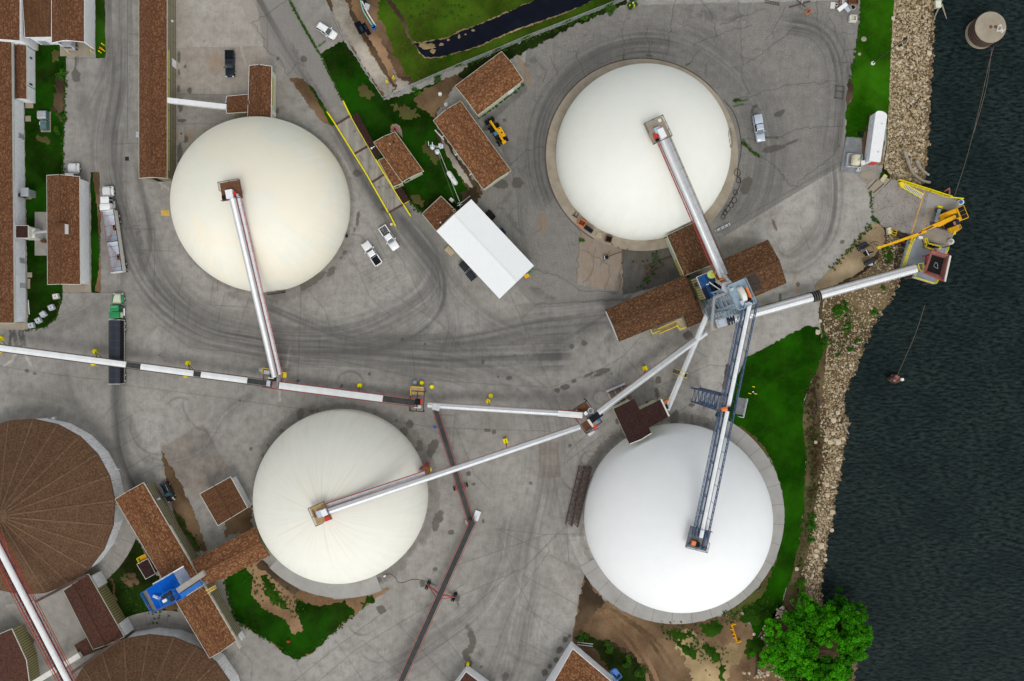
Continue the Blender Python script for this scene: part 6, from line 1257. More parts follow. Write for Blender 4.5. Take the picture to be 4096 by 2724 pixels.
for c0 in (-.5,.5):
 mb=MB();mb.beam((h*(c0+.35),.9,2.2),(h*c0,-.7,1.9),.08);mb.beam((h*c0,-.7,1.9),(h*(c0 - .38),.8,2.2),.08);mb.build('brace',M['orange'],root)
 mb=MB();mb.box((h*c0,-.85,1.9),(.7,.3,.3));mb.build('gate_bracket',M['orange'],root)
mb=MB();mb.box((0,0,2.6),(.16,2.4,.5));mb.build('divider',M['rust'],root)
for k in range(6):mb=MB();x=h*(-.84+k*.336);mb.beam((x,-1.2,2.9),(x,1.2,2.9),.05);mb.build('cross_bar',M['black'],root)
mb=MB();mb.box((0,0,.9),(Lt*.98,1.0,.25));mb.build('chassis',M['black'],root);wheels(root,(h - 1.0,h - 2.3,-h+.6,-h+1.9),1.06,.5,.34)
a,b=W(484,1282),W(484,1532);c=(a+b) / 2;Lt=(a - b).length;h=Lt / 2
root=thing('covered_trailer','long trailer with a black ribbed tarpaulin roof under the belt conveyor','trailer',(c.x,c.y,0),R(90),None,True)
mb=MB();mb.box((0,0,2.0),(Lt,2.5,1.9));mb.build('box',M['black'],root)
mb=MB();pr=[(1.28,2.9),(.9,3.12),(.3,3.22),(-.3,3.22),(-.9,3.12),(-1.28,2.9)];mb.loft([[(x,y,z) for y,z in pr] for x in (-h,h)]);mb.build('tarpaulin',M['tarp'],root)
M['bow']=mat('tarp_crease',(.05,.065,.09),.5,var=.3)
for k in range(8):mb=MB();x=-h+Lt*(k+.7) / 8.4;mb.path([(x,y,z+.012) for y,z in pr],.028,4);mb.build('tarp_bow',M['bow'],root)
for k in range(22):mb=MB();x=-h+Lt*(k+.5) / 22;mb.box((x,-1.265,2.0),(.07,.04,1.8));mb.build('side_rib',M['timber'],root)
mb=MB();mb.beam((-h,-1.29,1.1),(h,-1.29,1.1),.04,.12);mb.build('marker_strip',M['offwhite'],root)
for x in (-h - .06,h+.06):mb=MB();mb.box((x,0,2.05),(.12,2.5,2.0));mb.build('end_cap',M['offwhite'],root)
mb=MB();mb.box((0,0,.9),(Lt*.98,1.0,.25));mb.build('chassis',M['timber'],root);wheels(root,(h - .7,h - 2.0,-h+.5,-h+1.8),1.06,.5,.34)
c=W(292,178);root=thing('box_truck','box truck standing half inside the open truck bay','truck',(c.x,c.y,0),R(90),None,True)
mb=MB();mb.box((1.2,0,1.9),(5,2.3,1.7));mb.build('cargo_box',M['alu'],root)
mb=MB();mb.box((-1.5,0,1.15),(.5,2.3,.5));mb.box((-1.55,0,.7),(.2,2.2,.2));mb.build('tail_lift',M['galv'],root)
mb=MB();mb.box((-.9,.2,1.6),(1.0,1.6,.9));mb.build('load',M['rust'],root);wheels(root,(-.9,3),1.0,.5,.3)
c=W(1993,541);root=thing('telehandler','yellow telehandler with big black wheels beside the long russet garage','telehandler',(c.x,c.y,0),R(122),None,True)
mb=MB();mb.box((0,0,1.05),(4.6,1.3,.55));mb.build('chassis',M['black'],root)
mb=MB();mb.loft([rring(x,.5,.9,z1,.1,-.72) for x,z1 in ((-1.25,1.75),(-1.1,1.85),(.9,1.95),(1.05,1.85))]);en=mb.build('engine_cover',M['mach'],root)
for x in (-.35,.75):mb=MB();mb.box((x,-.72,1.93),(.3,.3,.1));mb.build('vent',M['black'],en)
mb=MB();mb.loft([rring(x,hw,1.0,z1,.1,.62) for x,hw,z1 in ((-1.0,.48,2.3),(-.7,.5,2.5),(.5,.48,2.5),(.9,.4,1.6))]);cb=mb.build('cab',M['black'],root)
mb=MB();mb.box((.05,.62,2.53),(.85,.8,.05));mb.build('roof_window',mat('cyan_tint_glass',(.04,.17,.22),.1,var=.1,spec=.8),cb)
mb=MB();mb.beam((-2.5,0,2.25),(2.9,.05,1.95),.42,.5);bo=mb.build('boom',M['mach'],root)
mb=MB();mb.box((-2.5,0,2.1),(.5,.9,.9));mb.build('boom_pivot',M['mach'],bo);mb=MB();mb.box((3.0,.05,1.5),(.4,.5,1.1));mb.build('boom_head',M['mach'],bo)
wheels(root,(-1.75,1.75),1.05,.62,.46)
mb=MB();mb.box((3.6,.0,.5),(.8,2.2,.7));mb.build('bucket',M['black'],root)
DK=[(3498,786),(3530,752),(3568,716),(3640,742),(3717,765),(3833,797),(3848,828),(3842,870),(3838,912),(3812,945),(3800,982),(3752,972),(3709,960),(3646,938),(3588,920),(3530,906),(3486,846)]
def dmat():
 m=NT('weathered_dock');v=m.coord();n1=m.noise(v,.35,6,.7);n2=m.noise(v,2.5,5,.75)
 c=m.mix(m.ramp(n1,[(.3,0.0),(.7,1.0)]),(.22,.20,.18),(.33,.305,.275));c=m.mix(m.ramp(n2,[(.56,0.0),(.66,.85)]),c,(.06,.055,.05));c=m.mix(m.ramp(m.noise(v,.8,4,.6),[(.6,0.0),(.75,.6)]),c,(.30,.23,.15));m.col(c);m.bump(n2,.4,.04);return m.set(.9,0,.15)
mb=MB();q=[W(x,y,.1) for x,y in jag(DK,1.0,12)];mb.prism([(p.x,p.y) for p in q][::-1],-5,.1);dk=thing('dock','weathered concrete dock under the yellow grab crane','dock',W(3680,860));mb.build('deck',dmat(),dk)
for P,m_,z in (([(3716,770),(3822,800),(3838,830),(3790,836),(3702,832)],'apron',.11),([(3702,834),(3738,838),(3690,925),(3678,915),(3700,850)],'concrete',.112),([(3690,935),(3720,925),(3800,955),(3790,972),(3700,952)],'apron_tan',.112)):
 mb=MB();q=[W(x,y,z) for x,y in jag(P,.8,10)];tr_=geometry.tessellate_polygon([q]);mb.v=[(p.x,p.y,z) for p in q];mb.f=[list(t) for t in tr_];mb.mi=[0]*len(tr_);mb.build('patch',M[m_],dk)
mb=MB();mb.beam(W(3699,764,.125),W(3646,934,.125),.28,.012);mb.build('painted_line',mat('faded_orange_line',(.62,.36,.10),.7,var=.25),dk)
mb=MB();mb.path([W(x,y,.115) for x,y in ((3732,832),(3714,848),(3703,870),(3700,900))],.13,4);mb.build('paint_smear',mat('orange_smear',(.5,.28,.1),.8,var=.4),dk)
mb=MB()
for k in range(26):x,y=random.uniform(3500,3700),random.uniform(760,910);a_=random.uniform(0,3.1);mb.beam(W(x,y,.104),W(x+16*math.cos(a_),y+16*math.sin(a_),.104),.06,.008)
mb.build('crack',M['timber'],dk);dk.children[-1]['kind']='stuff'
gy=thing('guard_rail','yellow double guard rail along the north edge of the dock','railing',W(3720,755));railing(gy,'rail',[W(3591,722,.1),W(3717,762,.1),W(3800,789,.1)],M['lemon'],1.1,1.4,.06);railing(gy,'rail',[W(3600,732,.1),W(3717,768,.1),W(3790,794,.1)],M['yellow'],.9,1.6,.05)
mb=MB();mb.beam(W(3800,789,.9),W(3855,794,.9),.2);mb.build('rail_end',M['lemon'],gy)
gw=thing('gangway','folded yellow gangway with white rungs lying on the dock','gangway',W(3650,762));A,B=W(3614,742,.5),W(3690,785,.5);t=(B - A).normalized();s=Vector((-t.y,t.x,0))
for sd in (-1,1):mb=MB();mb.beam(A+s*.5*sd,B+s*.5*sd,.12,.2);mb.build('side_rail',M['lemon'],gw)
for k in range(14):mb=MB();p=A+(B - A)*(k+.5) / 14;mb.beam(p - s*.45,p+s*.45,.16,.06);mb.build('rung',M['pvc'],gw)
mb=MB();mb.box(A+Vector((-.4,.2,.0)),(.9,1.3,.5),.4);mb.build('hinge_frame',M['yellow'],gw)
for k,(x,y,lab,bl_) in enumerate([(3846,808,'white mooring post with a blue cap on the tip of the dock',1),(3822,902,'white mooring post partly hidden below the grab crane cab',0),(3806,966,'white mooring post on the south corner of the dock',0)]):
 c=W(x,y,.8);mb=MB();mb.tube((c.x,c.y,-4),(c.x,c.y,.8),.62,20);po=thing('mooring_post',lab,'mooring post',(c.x,c.y,0),0,'mooring posts round the dock');mb.build('post',M['pvc'],po)
 mb=MB();mb.dome((c.x - .1,c.y,.8),.45,.25,18,4);mb.build('cap',M['blue_paint'] if bl_ else M['concrete'],po)
def frame_box(name,label,px,py,rz,sz,body,edge,cat='box',z=0.1):
 c=W(px,py);root=thing(name,label,cat,(c.x,c.y,0),R(rz),None,True);mb=MB();mb.box((0,0,z+sz[2] / 2),sz);mb.build('body',M[body],root)
 mb=MB();hx,hy,t_=sz[0] / 2,sz[1] / 2,z+sz[2]+.03
 for p,q in (((-hx,-hy),(hx,-hy)),((hx,-hy),(hx,hy)),((hx,hy),(-hx,hy)),((-hx,hy),(-hx,-hy)),((0,-hy),(0,hy))):mb.beam((*p,t_),(*q,t_),.1)
 mb.build('frame',M[edge],root);return root
frame_box('winch_box','yellow framed white winch box on the tan slab north of the dock',3527,716,55,(1.5,.75,.9),'alu','yellow')
frame_box('winch_box','yellow framed white winch box among the stones west of the dock',3553,925,98,(1.4,.8,.9),'pvc','yellow',z=-.3)
frame_box('winch_box','black box with a yellow frame among the stones west of the dock',3576,930,70,(1.0,1.0,.5),'black','yellow',z=-.4)
mb=MB();c=W(3756,833);mb.box((c.x,c.y,.3),(1.1,.9,.35),-.2);tag(mb.build('step_box',M['lemon']),'bright yellow step box beside the crane track','step')
mb=MB();mb.beam(W(3822,916,.4),W(3816,937,.4),.42,.3);tag(mb.build('bumper_post',M['lemon']),'short bright yellow bumper post on the dock edge','post')
mb=MB();q=[W(x,y,.06) for x,y in ((3512,698),(3563,718),(3500,784),(3459,748))];mb.prism([(p.x,p.y) for p in q][::-1],-.1,.06);tag(mb.build('slip_slab',M['apron_tan']),kind='structure')
for x0,y0,x1,y1 in ((3536,735,3494,771),(3508,718,3472,756)):mb=MB();mb.beam(W(x0,y0,.075),W(x1,y1,.075),.22,.02);o=mb.build('slab_groove',M['timber']);tag(o,kind='structure')
mb=MB();q=[W(x,y,.1) for x,y in ((3446,690),(3492,678),(3480,720),(3438,705))];mb.prism([(p.x,p.y) for p in q][::-1],-.1,.1);tag(mb.build('ramp_slab',M['apron_tan']),kind='structure')
mb=MB();[mb.beam(W(3590+k*9,930+k*3,-.5),W(3606+k*9,946+k*2,-.7),.5,.5) for k in range(4)];tag(mb.build('timber_pile',M['timber']),'dark stacked timbers at the west foot of the dock','timbers')
mb=MB();mb.beam(W(3777,766,-1),W(3798,753,-1),.25);mb.beam(W(3797,780,-1),W(3797,752,-1),.3);tag(mb.build('dock_brace',M['redrust']),'rust red steel brace sticking out north of the dock','brace')
c=W(3796,872,1.5);EX=thing('grab_crane','yellow tracked grab crane with a long boom and black clamshell grab','crane',(c.x,c.y,.1),R(202.5),None,True)
ta=R(-16 - 202.5);T2=lambda x,y,z:(x*math.cos(ta) - y*math.sin(ta)+.6,x*math.sin(ta)+y*math.cos(ta),z)
for y in (-1.7,1.7):
 mb=MB();ring_=[]
 for x,z0,z1 in ((-2.5,.35,.75),(-2.2,.08,.95),(2.2,.08,.95),(2.5,.35,.75)):ring_.append([T2(x,y - .38,z0),T2(x,y+.38,z0),T2(x,y+.38,z1),T2(x,y - .38,z1)])
 mb.loft(ring_);tk=mb.build('crawler_track',M['rustbeam'],EX)
 mb=MB()
 for k in range(16):p=T2(-2.2+k*.293,y,.965);mb.box(p,(.1,.74,.05),ta)
 mb.build('track_shoes',M['black'],tk)
mb=MB();mb.box(T2(0,0,.8),(2.4,2.8,.6),ta);mb.build('undercarriage',M['black'],EX)
mb=MB();mb.box(T2(-1.9,.3,1.1),(.75,3.0,.1),ta);mb.build('step_plate',M['greyblue'],EX)
mb=MB();mb.tube((0,0,1.0),(0,0,1.5),1.0,20);mb.build('slew_ring',M['black'],EX)
mb=MB();mb.loft([rring(x,1.5,1.5,z1,.12) for x,z1 in ((-3.1,2.0),(-2.9,2.2),(1.2,2.2),(1.9,2.0))]);mb.build('turntable',M['mach'],EX)
mb=MB();mb.loft([rring(x,1.48,1.5,z1,.15) for x,z1 in ((-3.35,2.7),(-3.1,2.95),(-1.5,2.95),(-1.4,2.8))]);mb.build('counterweight',M['mach'],EX)
for y in (-.95,-.02,.9):mb=MB();mb.box((-2.35,y,2.97),(1.35,.85,.06));mb.build('radiator_grille',M['black'],EX)
mb=MB();mb.loft([rring(x,.48,2.1,z1,.1,-.95) for x,z1 in ((-1.3,2.8),(.4,2.75),(2.0,2.7),(2.3,2.5))]);mb.build('engine_house',M['mach'],EX)
mb=MB();mb.box((-.7,.1,2.5),(.9,1.0,.8));mb.build('hydraulic_bay',M['timber'],EX)
mb=MB();mb.box((-1.15,.95,2.5),(1.0,.9,.7));mb.build('fuel_tank',M['mach'],EX)
mb=MB();mb.loft([rring(x,.58,1.9,z1,.1,1.35) for x,z1 in ((-.4,3.9),(-.2,4.1),(1.3,4.1),(1.75,3.4),(2.0,2.6))]);cb=mb.build('cab',M['black'],EX)
mb=MB();mb.box((.1,1.35,4.12),(.6,.9,.05));mb.build('roof_hatch',M['carnavy'],cb);mb=MB();mb.box((.85,1.35,4.12),(.5,.8,.05));mb.build('roof_window',M['redrust'],cb)
mb=MB();mb.box((.3,2.55,1.8),(2.4,1.1,.1));wk=mb.build('service_deck',M['mach'],EX)
mb=MB();pts=[(-.9,2.1,1.8),(-.9,3.0,1.8),(.4,3.3,1.8),(1.5,3.0,1.8),(1.5,2.1,1.8)]
for zz in (.5,1.0):
 for p,q in zip(pts[:-1],pts[1:]):mb.beam((p[0],p[1],p[2]+zz),(q[0],q[1],q[2]+zz),.09)
for p in pts:mb.beam(p,(p[0],p[1],p[2]+1.0),.09)
mb.build('railing',M['mach'],wk)
def tapered(pts,prof):
 rings=[]
 for i,(p,(w_,h_)) in enumerate(zip(pts,prof)):
  a_=Vector(pts[max(0,i - 1)]);b_=Vector(pts[min(len(pts) - 1,i+1)]);t=(b_ - a_).normalized();s=t.cross(Vector((0,0,1))).normalized();u=s.cross(t);p=Vector(p)
  rings.append([p - s*w_ / 2 - u*h_ / 2,p+s*w_ / 2 - u*h_ / 2,p+s*w_ / 2+u*h_ / 2,p - s*w_ / 2+u*h_ / 2])
 return MB().loft(rings)
tapered([(-.3,.15,2.6),(2.5,.12,4.4),(6.0,.05,5.6),(9.2,0,6.2)],[(.8,1.0),(.85,1.1),(.75,.95),(.6,.7)]).build('boom',M['mach'],EX)
mb=MB();mb.tube((1.3,.75,2.2),(4.6,.6,4.6),.16,10);mb.tube((1.3,-.5,2.2),(4.6,-.5,4.6),.16,10);[mb.beam((1.3,y,2.2),(1.3,.1,2.4),.1) for y in (.75,-.5)];mb.build('boom_cylinder',M['mach'],EX)
tapered([(8.6,.35,6.7),(11.5,.3,5.6),(15.0,.15,4.2),(17.6,0,3.1)],[(.45,.55),(.55,.7),(.48,.55),(.42,.45)]).build('stick',M['mach'],EX)
mb=MB();mb.tube((6.6,.0,6.3),(10.2,.25,6.6),.13,10);mb.build('stick_cylinder',M['rustbeam'],EX)
mb=MB();mb.box((17.5,0,3.0),(.7,.6,.6));mb.build('stick_head',M['yellow'],EX)
gx=lambda px,py,z:EX.matrix_basis.inverted() @ W(px,py,z)
EXM=Matrix.Translation(EX.location) @ Matrix.Rotation(R(202.5),4,'Z');gx=lambda px,py,z:EXM.inverted() @ W(px,py,z)
hg=gx(3466,1012,1.8);g1,g2=gx(3452,990,.8),gx(3473,1042,.8);ax=(gx(3478,985,0) - gx(3440,1005,0));ax.z=0;ax=ax.normalized();ac=Vector((-ax.y,ax.x,0))
mb=MB();mb.box(hg,(.9,.9,.9),.3);mb.tube(hg,gx(3493,1007,2.9),.16,8);gr=mb.build('grab_head',M['black'],EX)
mb=MB();mb.tube(hg+Vector((0,0,.5)) - ac*.7,hg+Vector((0,0,.5))+ac*.7,.12,10);mb.build('grab_cylinder',M['alu'],gr)
M['shell']=mat('dark_worn_steel',(.03,.036,.045),.32,.6,var=.4,dirt=(.12,.08,.06),dirt_amt=.3)
for g,sg in ((g1,1),(g2,-1)):
 d=ac if ac.dot(g - hg) > 0 else -ac;wd=1.15 if sg > 0 else 1.0;ring_=[]
 for k in range(7):
  th=math.pi*(.05+.55*k / 6);o=d*(math.cos(th)*.95)+Vector((0,0,math.sin(th)*.9 - .35));ring_.append([g+o - ax*wd,g+o+ax*wd,g+o*.86+ax*wd,g+o*.86 - ax*wd])
 mb=MB();mb.loft(ring_);sh=mb.build('grab_shell',M['shell'],EX)
 for e in (-1,1):mb=MB();mb.add([g+ax*wd*e+d*.95+Vector((0,0,-.3)),g+ax*wd*e+Vector((0,0,.55)),g+ax*wd*e - d*.5+Vector((0,0,.2)),g+ax*wd*e+d*.1+Vector((0,0,-.55))],[(0,1,2,3),(3,2,1,0)]);mb.build('side_plate',M['shell'],sh)
for x,y,rx,ry,lab in ((3440,992,15,12,'white plastic sheet under the upper grab shell'),(3476,1056,16,7,'white plastic sheet under the lower grab shell')):
 o=sheet('plastic_sheet',[(x+rx*math.cos(R(a_))*random.uniform(.8,1.2),y+ry*math.sin(R(a_))*random.uniform(.8,1.2)) for a_ in range(0,360,30)],M['pvc'],.05,.5,None,lab,'sheet')
cv_=thing('hose','black hoses curled on the gravel beside the grab','hose',W(3495,980));
for k,P in enumerate([[(3472,985),(3485,970),(3502,966),(3518,972)],[(3470,982),(3488,985),(3495,998)],[(3495,975),(3508,980),(3513,992)]]):mb=MB();mb.path([W(x,y,.06) for x,y in spline(P,6)],.045,5);mb.build('hose_line',M['black'],cv_)
HP=thing('hopper_platform','grey painted river platform with yellow guard rails and stairs','platform',W(3680,1040));zp=1.2
PP=[(3633,956),(3685,955),(3698,994),(3786,990),(3792,1030),(3746,1122),(3736,1137),(3649,1111),(3657,1082),(3599,1076)]
mb=MB();q=[W(x,y,zp) for x,y in PP];mb.prism([(p.x,p.y) for p in q][::-1],zp - .35,zp);mb.build('deck',M['deckgrey'],HP)
for x,y in ((3640,975),(3610,1065),(3660,1105),(3732,1128),(3770,1010),(3690,965)):mb=MB();p=W(x,y,zp);mb.tube((p.x,p.y,-6),(p.x,p.y,zp - .3),.35,12);mb.build('pile',M['rustbeam'],HP)
for P in ([(3645,945),(3634,974),(3601,1074)],[(3656,948),(3640,976),(3609,1074)],[(3649,1110),(3735,1136),(3745,1120)],[(3658,1086),(3652,1104)],[(3697,953),(3704,975),(3755,988),(3748,1002)],[(3689,957),(3697,979),(3692,990),(3725,1000),(3716,1012)],[(3786,990),(3778,1012)]):
 railing(HP,'railing',[W(x,y,zp) for x,y in P],M['lemon'],1.05,1.3,.05)
mb=MB();[mb.beam(W(3634+k*3.2,972 - k*6,zp+.1+k*.1),W(3650+k*3.2,976 - k*6,zp+.1+k*.1),.3,.05) for k in range(6)];mb.build('stair_tread',M['redrust'],HP);HP.children[-1]['kind']='stuff'
mb=MB();[mb.beam(W(3688+k*2.2,962+k*6,zp+.1),W(3703+k*2.2,959+k*6,zp+.1),.3,.05) for k in range(5)];mb.build('stair_tread',M['redrust'],HP);HP.children[-1]['kind']='stuff'
for k in range(3):mb=MB();mb.beam(W(3715+k*13,987+k*3.5,zp+.15),W(3712+k*13,996+k*3.5,zp+.15),.55,.05);mb.build('catwalk_panel',M['redrust'],HP)
mb=MB();p=W(3682,950,2);mb.box((p.x,p.y,1.8),(.9,.55,.8),-.2);mb.build('control_cabinet',M['white'],HP)
cg=[(3663,1058),(3684,1053),(3692,1081),(3672,1086)]
railing(HP,'head_guard',[W(x,y,3.6) for x,y in cg+cg[:1]],M['lemon'],1.0,.9,.045)
mb=MB();[mb.beam(W(3667+k*5,1058 - k,3.8),W(3674+k*5,1085 - k,3.8),.16,.05) for k in range(4)];mb.build('head_grate',M['pole'],HP)
HO=thing('river_hopper','red steel receiving hopper with a black grated throat over the river','hopper',W(3745,1060));zt=5.5
rim=[W(*p,zt) for p in ((3726,1001),(3801,1023),(3779,1126),(3696,1092))];inn=[W(*p,zt - 1.5) for p in ((3729,1018),(3779,1033),(3760,1100),(3707,1083))];bot=[W(*p,0.5) for p in ((3735,1030),(3765,1040),(3752,1090),(3722,1080))]
for k in range(4):
 j=(k+1) % 4;mb=MB();dn=Vector((0,0,-.12));mb.pts3([rim[k],rim[j],inn[j],inn[k]],[p+dn for p in (rim[k],rim[j],inn[j],inn[k])]);mb.build('hopper_flare',M['redrust'],HO)
mb=MB();mb.pts3([p+Vector((0,0,-.4)) for p in bot],[p+Vector((0,0,-.15)) for p in inn]);mb.build('throat',M['black'],HO)
mb=MB()
for k in range(15):f_=(k+.5) / 15;a_=inn[0].lerp(inn[3],f_);b_=inn[1].lerp(inn[2],f_);mb.beam(a_,b_,.05,.12)
mb.build('grate_bars',M['timber'],HO);mb=MB();f4=[inn[0].lerp(inn[2],.38),inn[1].lerp(inn[3],.42),inn[2].lerp(inn[0],.30),inn[3].lerp(inn[1],.36)]
for k in range(4):mb.beam(f4[k]+Vector((0,0,.1)),f4[(k+1) % 4]+Vector((0,0,.1)),.09)
mb.build('grate_frame',M['greyblue'],HO)
mb=MB();mb.beam(rim[1],rim[2],.35,.3);mb.build('rim_fender',M['offwhite'],HO);mb=MB();[mb.beam(rim[k],rim[k - 1],.18,.2) for k in (1,0,3)];mb.build('rim_beam',M['red'],HO)
for p in bot:mb=MB();mb.tube((p.x,p.y,-6),(p.x,p.y,.4),.4,12);mb.build('pile',M['rustbeam'],HO)
mb=MB();mb.beam(W(3690,1025,4),W(3716,1020,4),.35);mb.beam(W(3704,1022,4),W(3702,1060,4),.25);mb.build('side_brace',M['red'],HO)
c=W(3962,109,.8);zc=.8;b_=W(3962,109,zc);MC=thing('mooring_cell','round dark banded mooring cell with a tan concrete cap standing in the river','mooring cell',(c.x,c.y,WZ));rc=62 / PPM*(H - zc) / H
for z0,z1,r_,m_,nm in ((WZ - 3,WZ+.9,rc*1.0,'apron_tan','concrete_foot'),(WZ+.9,zc - .1,rc*.985,'timber','timber_jacket'),(zc - .1,zc+.1,rc,'apron_tan','cap')):mb=MB();mb.tube((c.x,c.y,z0),(c.x,c.y,z1),r_,40);mb.build(nm,M[m_],MC)
for k in range(3):mb=MB();mb.tube((c.x,c.y,WZ+1.3+k*.8),(c.x,c.y,WZ+1.4+k*.8),rc*1.0,40);mb.build('band',M['rust'],MC)
for x in (3962,3981):p=W(x,108,zc);mb=MB();mb.tube((p.x,p.y,zc+.09),(p.x,p.y,zc+.13),.38,14);mb.build('bollard_plate',M['rust'],MC)
rp=thing('rope','white rope heaped on the cap of the mooring cell','rope',W(4003,122,zc));mb=MB();P=[(4003+random.gauss(0,9),122+random.gauss(0,9)) for _ in range(16)];mb.path([W(x,y,zc+.16+.01*k) for k,(x,y) in enumerate(spline(P,6))],.07,5);mb.build('rope_strand',M['pvc'],rp)
for k,(P,lab) in enumerate([([(3975,185,-.5),(3955,260,-1.2),(3920,420,-1.8),(3870,620,-1.2),(3818,785,.3)],'thin mooring cable running from the river cell to the dock'),([(3968,190,-1),(3945,350,-2.2),(3896,530,-2.9)],'short slack cable dipping into the river below the cell'),([(3700,1220,-1),(3660,1340,-2),(3590,1500,-2.2)],'thin cable running from the hopper to the wooden dolphin')]):
 mb=MB();mb.path([W(*p) for p in [tuple(q) for q in spline(P,6)]],.05,4);tag(mb.build('mooring_cable',M['pole']),lab,'cable')
c=W(3590,1517,-.6);DO=thing('pile_dolphin','cluster of dark red wooden piles standing alone in the river','dolphin',(c.x,c.y,WZ))
for k,(dx,dy) in enumerate([(0,0),(-.55,.25),(-.55,-.3),(-1.1,0),(.4,.4),(.4,-.4),(-.1,.6),(-.1,-.6)]):
 mb=MB();x,y=c.x+dx,c.y+dy;mb.tube((x - dx*.1,y,-7),(x,y,-.6 - random.uniform(0,.4)),.32,10);mb.build('pile',M['rustbeam'] if k % 2 else M['redrust'],DO)
mb=MB();mb.tube((c.x+1.0,c.y - .05,-.9),(c.x+1.0,c.y - .05,-.3),.34,12);mb.build('cap',M['pvc'],DO)
mb=MB();mb.tube((c.x - .2,c.y,-1.3),(c.x - .2,c.y,-1.2),1.0,16);mb.build('cable_wrap',M['timber'],DO)
def leaf_mat(name,c1,c2):
 m=NT(name);a=m.n('ShaderNodeAttribute',_attribute_name='tone');m.col(m.ramp(a.outputs['Fac'],[(0.0,c1),(1.0,c2)]));return m.set(.7,0,.04)
M['leaf']=leaf_mat('tree_leaves',(.009,.060,.002),(.055,.31,.004));M['weed']=leaf_mat('weed_leaves',(.015,.05,.006),(.06,.15,.014));M['shrub']=leaf_mat('shrub_leaves',(.016,.07,.005),(.05,.17,.010))
NPR=np.random.default_rng(21)
def leaves(name,clumps,size,mtl,parent=None):
 V=[];T=[]
 for c,r,n,tone in clumps:
  d=NPR.normal(size=(n,3));d /= np.linalg.norm(d,axis=1)[:,None];rad=r*NPR.uniform(.35,1,n) ** .6;p=np.array(c)+d*rad[:,None]*np.array([1,1,.7])
  nz=np.array([0,0,1.0])*.75+NPR.normal(size=(n,3))*.5+d*.35;nz /= np.linalg.norm(nz,axis=1)[:,None]
  u=np.cross(nz,NPR.normal(size=(n,3)));u /= np.linalg.norm(u,axis=1)[:,None];v=np.cross(nz,u);s=size*NPR.uniform(.6,1.25,n)[:,None]
  V.append(np.stack([p - u*s,p - v*s*.5,p+u*s,p+v*s*.5],1).reshape(-1,3));T.append(np.repeat(np.clip(tone+NPR.normal(0,.16,n),0,1),4))
 V=np.concatenate(V);T=np.concatenate(T);n=len(V) // 4
 if parent is not None:off=np.array(OFF[parent.name])
 else:off=np.array([V[:,0].mean(),V[:,1].mean(),V[:,2].min()])
 V=V - off;me=bpy.data.meshes.new(name);me.vertices.add(len(V));me.vertices.foreach_set('co',V.astype(np.float32).ravel());me.loops.add(len(V));me.loops.foreach_set('vertex_index',np.arange(len(V),dtype=np.int32));me.polygons.add(n);me.polygons.foreach_set('loop_start',np.arange(0,len(V),4,dtype=np.int32));me.update(calc_edges=True)
 at_=me.attributes.new('tone','FLOAT','POINT');at_.data.foreach_set('value',T.astype(np.float32));me.materials.append(mtl);o=bpy.data.objects.new(name,me);link(o,parent)
 if parent is None:o.location=off
 return o
def tree(label,px,py,gz,h,rx,ry,ncl,per,seed):
 rr=random.Random(seed);c=W(px,py,h*.75);base=Vector((c.x,c.y,gz));root=thing('broadleaf_tree',label,'tree',base,group=None)
 cl=[];mb=MB();mb.path([base+Vector((0,0,-.3)),base+Vector((.1,.05,h*.3)),base+Vector((0,.1,h*.6))],.34,8,taper=.18)
 lobes=[(rr.uniform(0,math.tau),math.sqrt(rr.random())*.95,rr.uniform(.7,1.0),rr.uniform(.15,.9)) for _ in range(17)]
 for k in range(ncl):
  a_,q,hh,tn=lobes[k % 17];lr=.30*(rx+ry) / 2;x,y=math.cos(a_)*q*rx+rr.gauss(0,lr*.55),math.sin(a_)*q*ry+rr.gauss(0,lr*.55)
  q2=math.hypot(x / rx,y / ry);z=max(1.0,h*hh*(1 - .32*q2*q2) - abs(rr.gauss(0,1.0)) - .35*math.hypot(x - math.cos(a_)*q*rx,y - math.sin(a_)*q*ry))
  r=rr.uniform(.4,.95);cl.append(((base.x+x,base.y+y,gz+z),r,int(per*r*1.3),min(1,max(0,tn+rr.gauss(0,.14)))))
  if k % 7 == 0:mb.path([base+Vector((0,.05,h*.35)),base+Vector((x*.5,y*.5,z*.75)),base+Vector((x,y,z - .3))],.11,5,taper=.03)
 mb.build('trunk',M['bark'],root);leaves('crown',cl,.26,M['leaf'],root);return root
tree('tallest bright green tree leaning over the river at the lower right',3400,2575,-2.5,11.0,6.6,6.8,330,105,1)
tree('bushy green tree at the bottom edge of the river bank',3300,2695,-.5,9.5,7.0,5.6,300,105,2)
tree('round green tree on the landward side of the riverside trees',3180,2590,0,8.0,6.0,6.0,280,105,3)
tree('small green tree at the water edge north of the riverside trees',3275,2500,-1.2,7.5,5.2,4.6,190,105,4)
def bush(label,px,py,r,h,n=6,per=90,size=.16,mtl='shrub',gz=0.0,name='bush'):
 cl=[]
 for k in range(n):a_=random.uniform(0,math.tau);q=r*math.sqrt(random.random())*.8;p=W(px,py,gz);cl.append(((p.x+q*math.cos(a_),p.y+q*math.sin(a_),gz+h*random.uniform(.3,.8)),r*random.uniform(.3,.5),per,random.uniform(.2,.85)))
 o=leaves(name,cl,size,M[mtl]);return tag(o,label,'bush')
def bz(px,py):
 xt=float(xtop(py))
 if px <= xt:return 0.0
 return min([bank_at(py,q / 10) for q in range(0,22)],key=lambda t:abs(t[0] - px))[1]
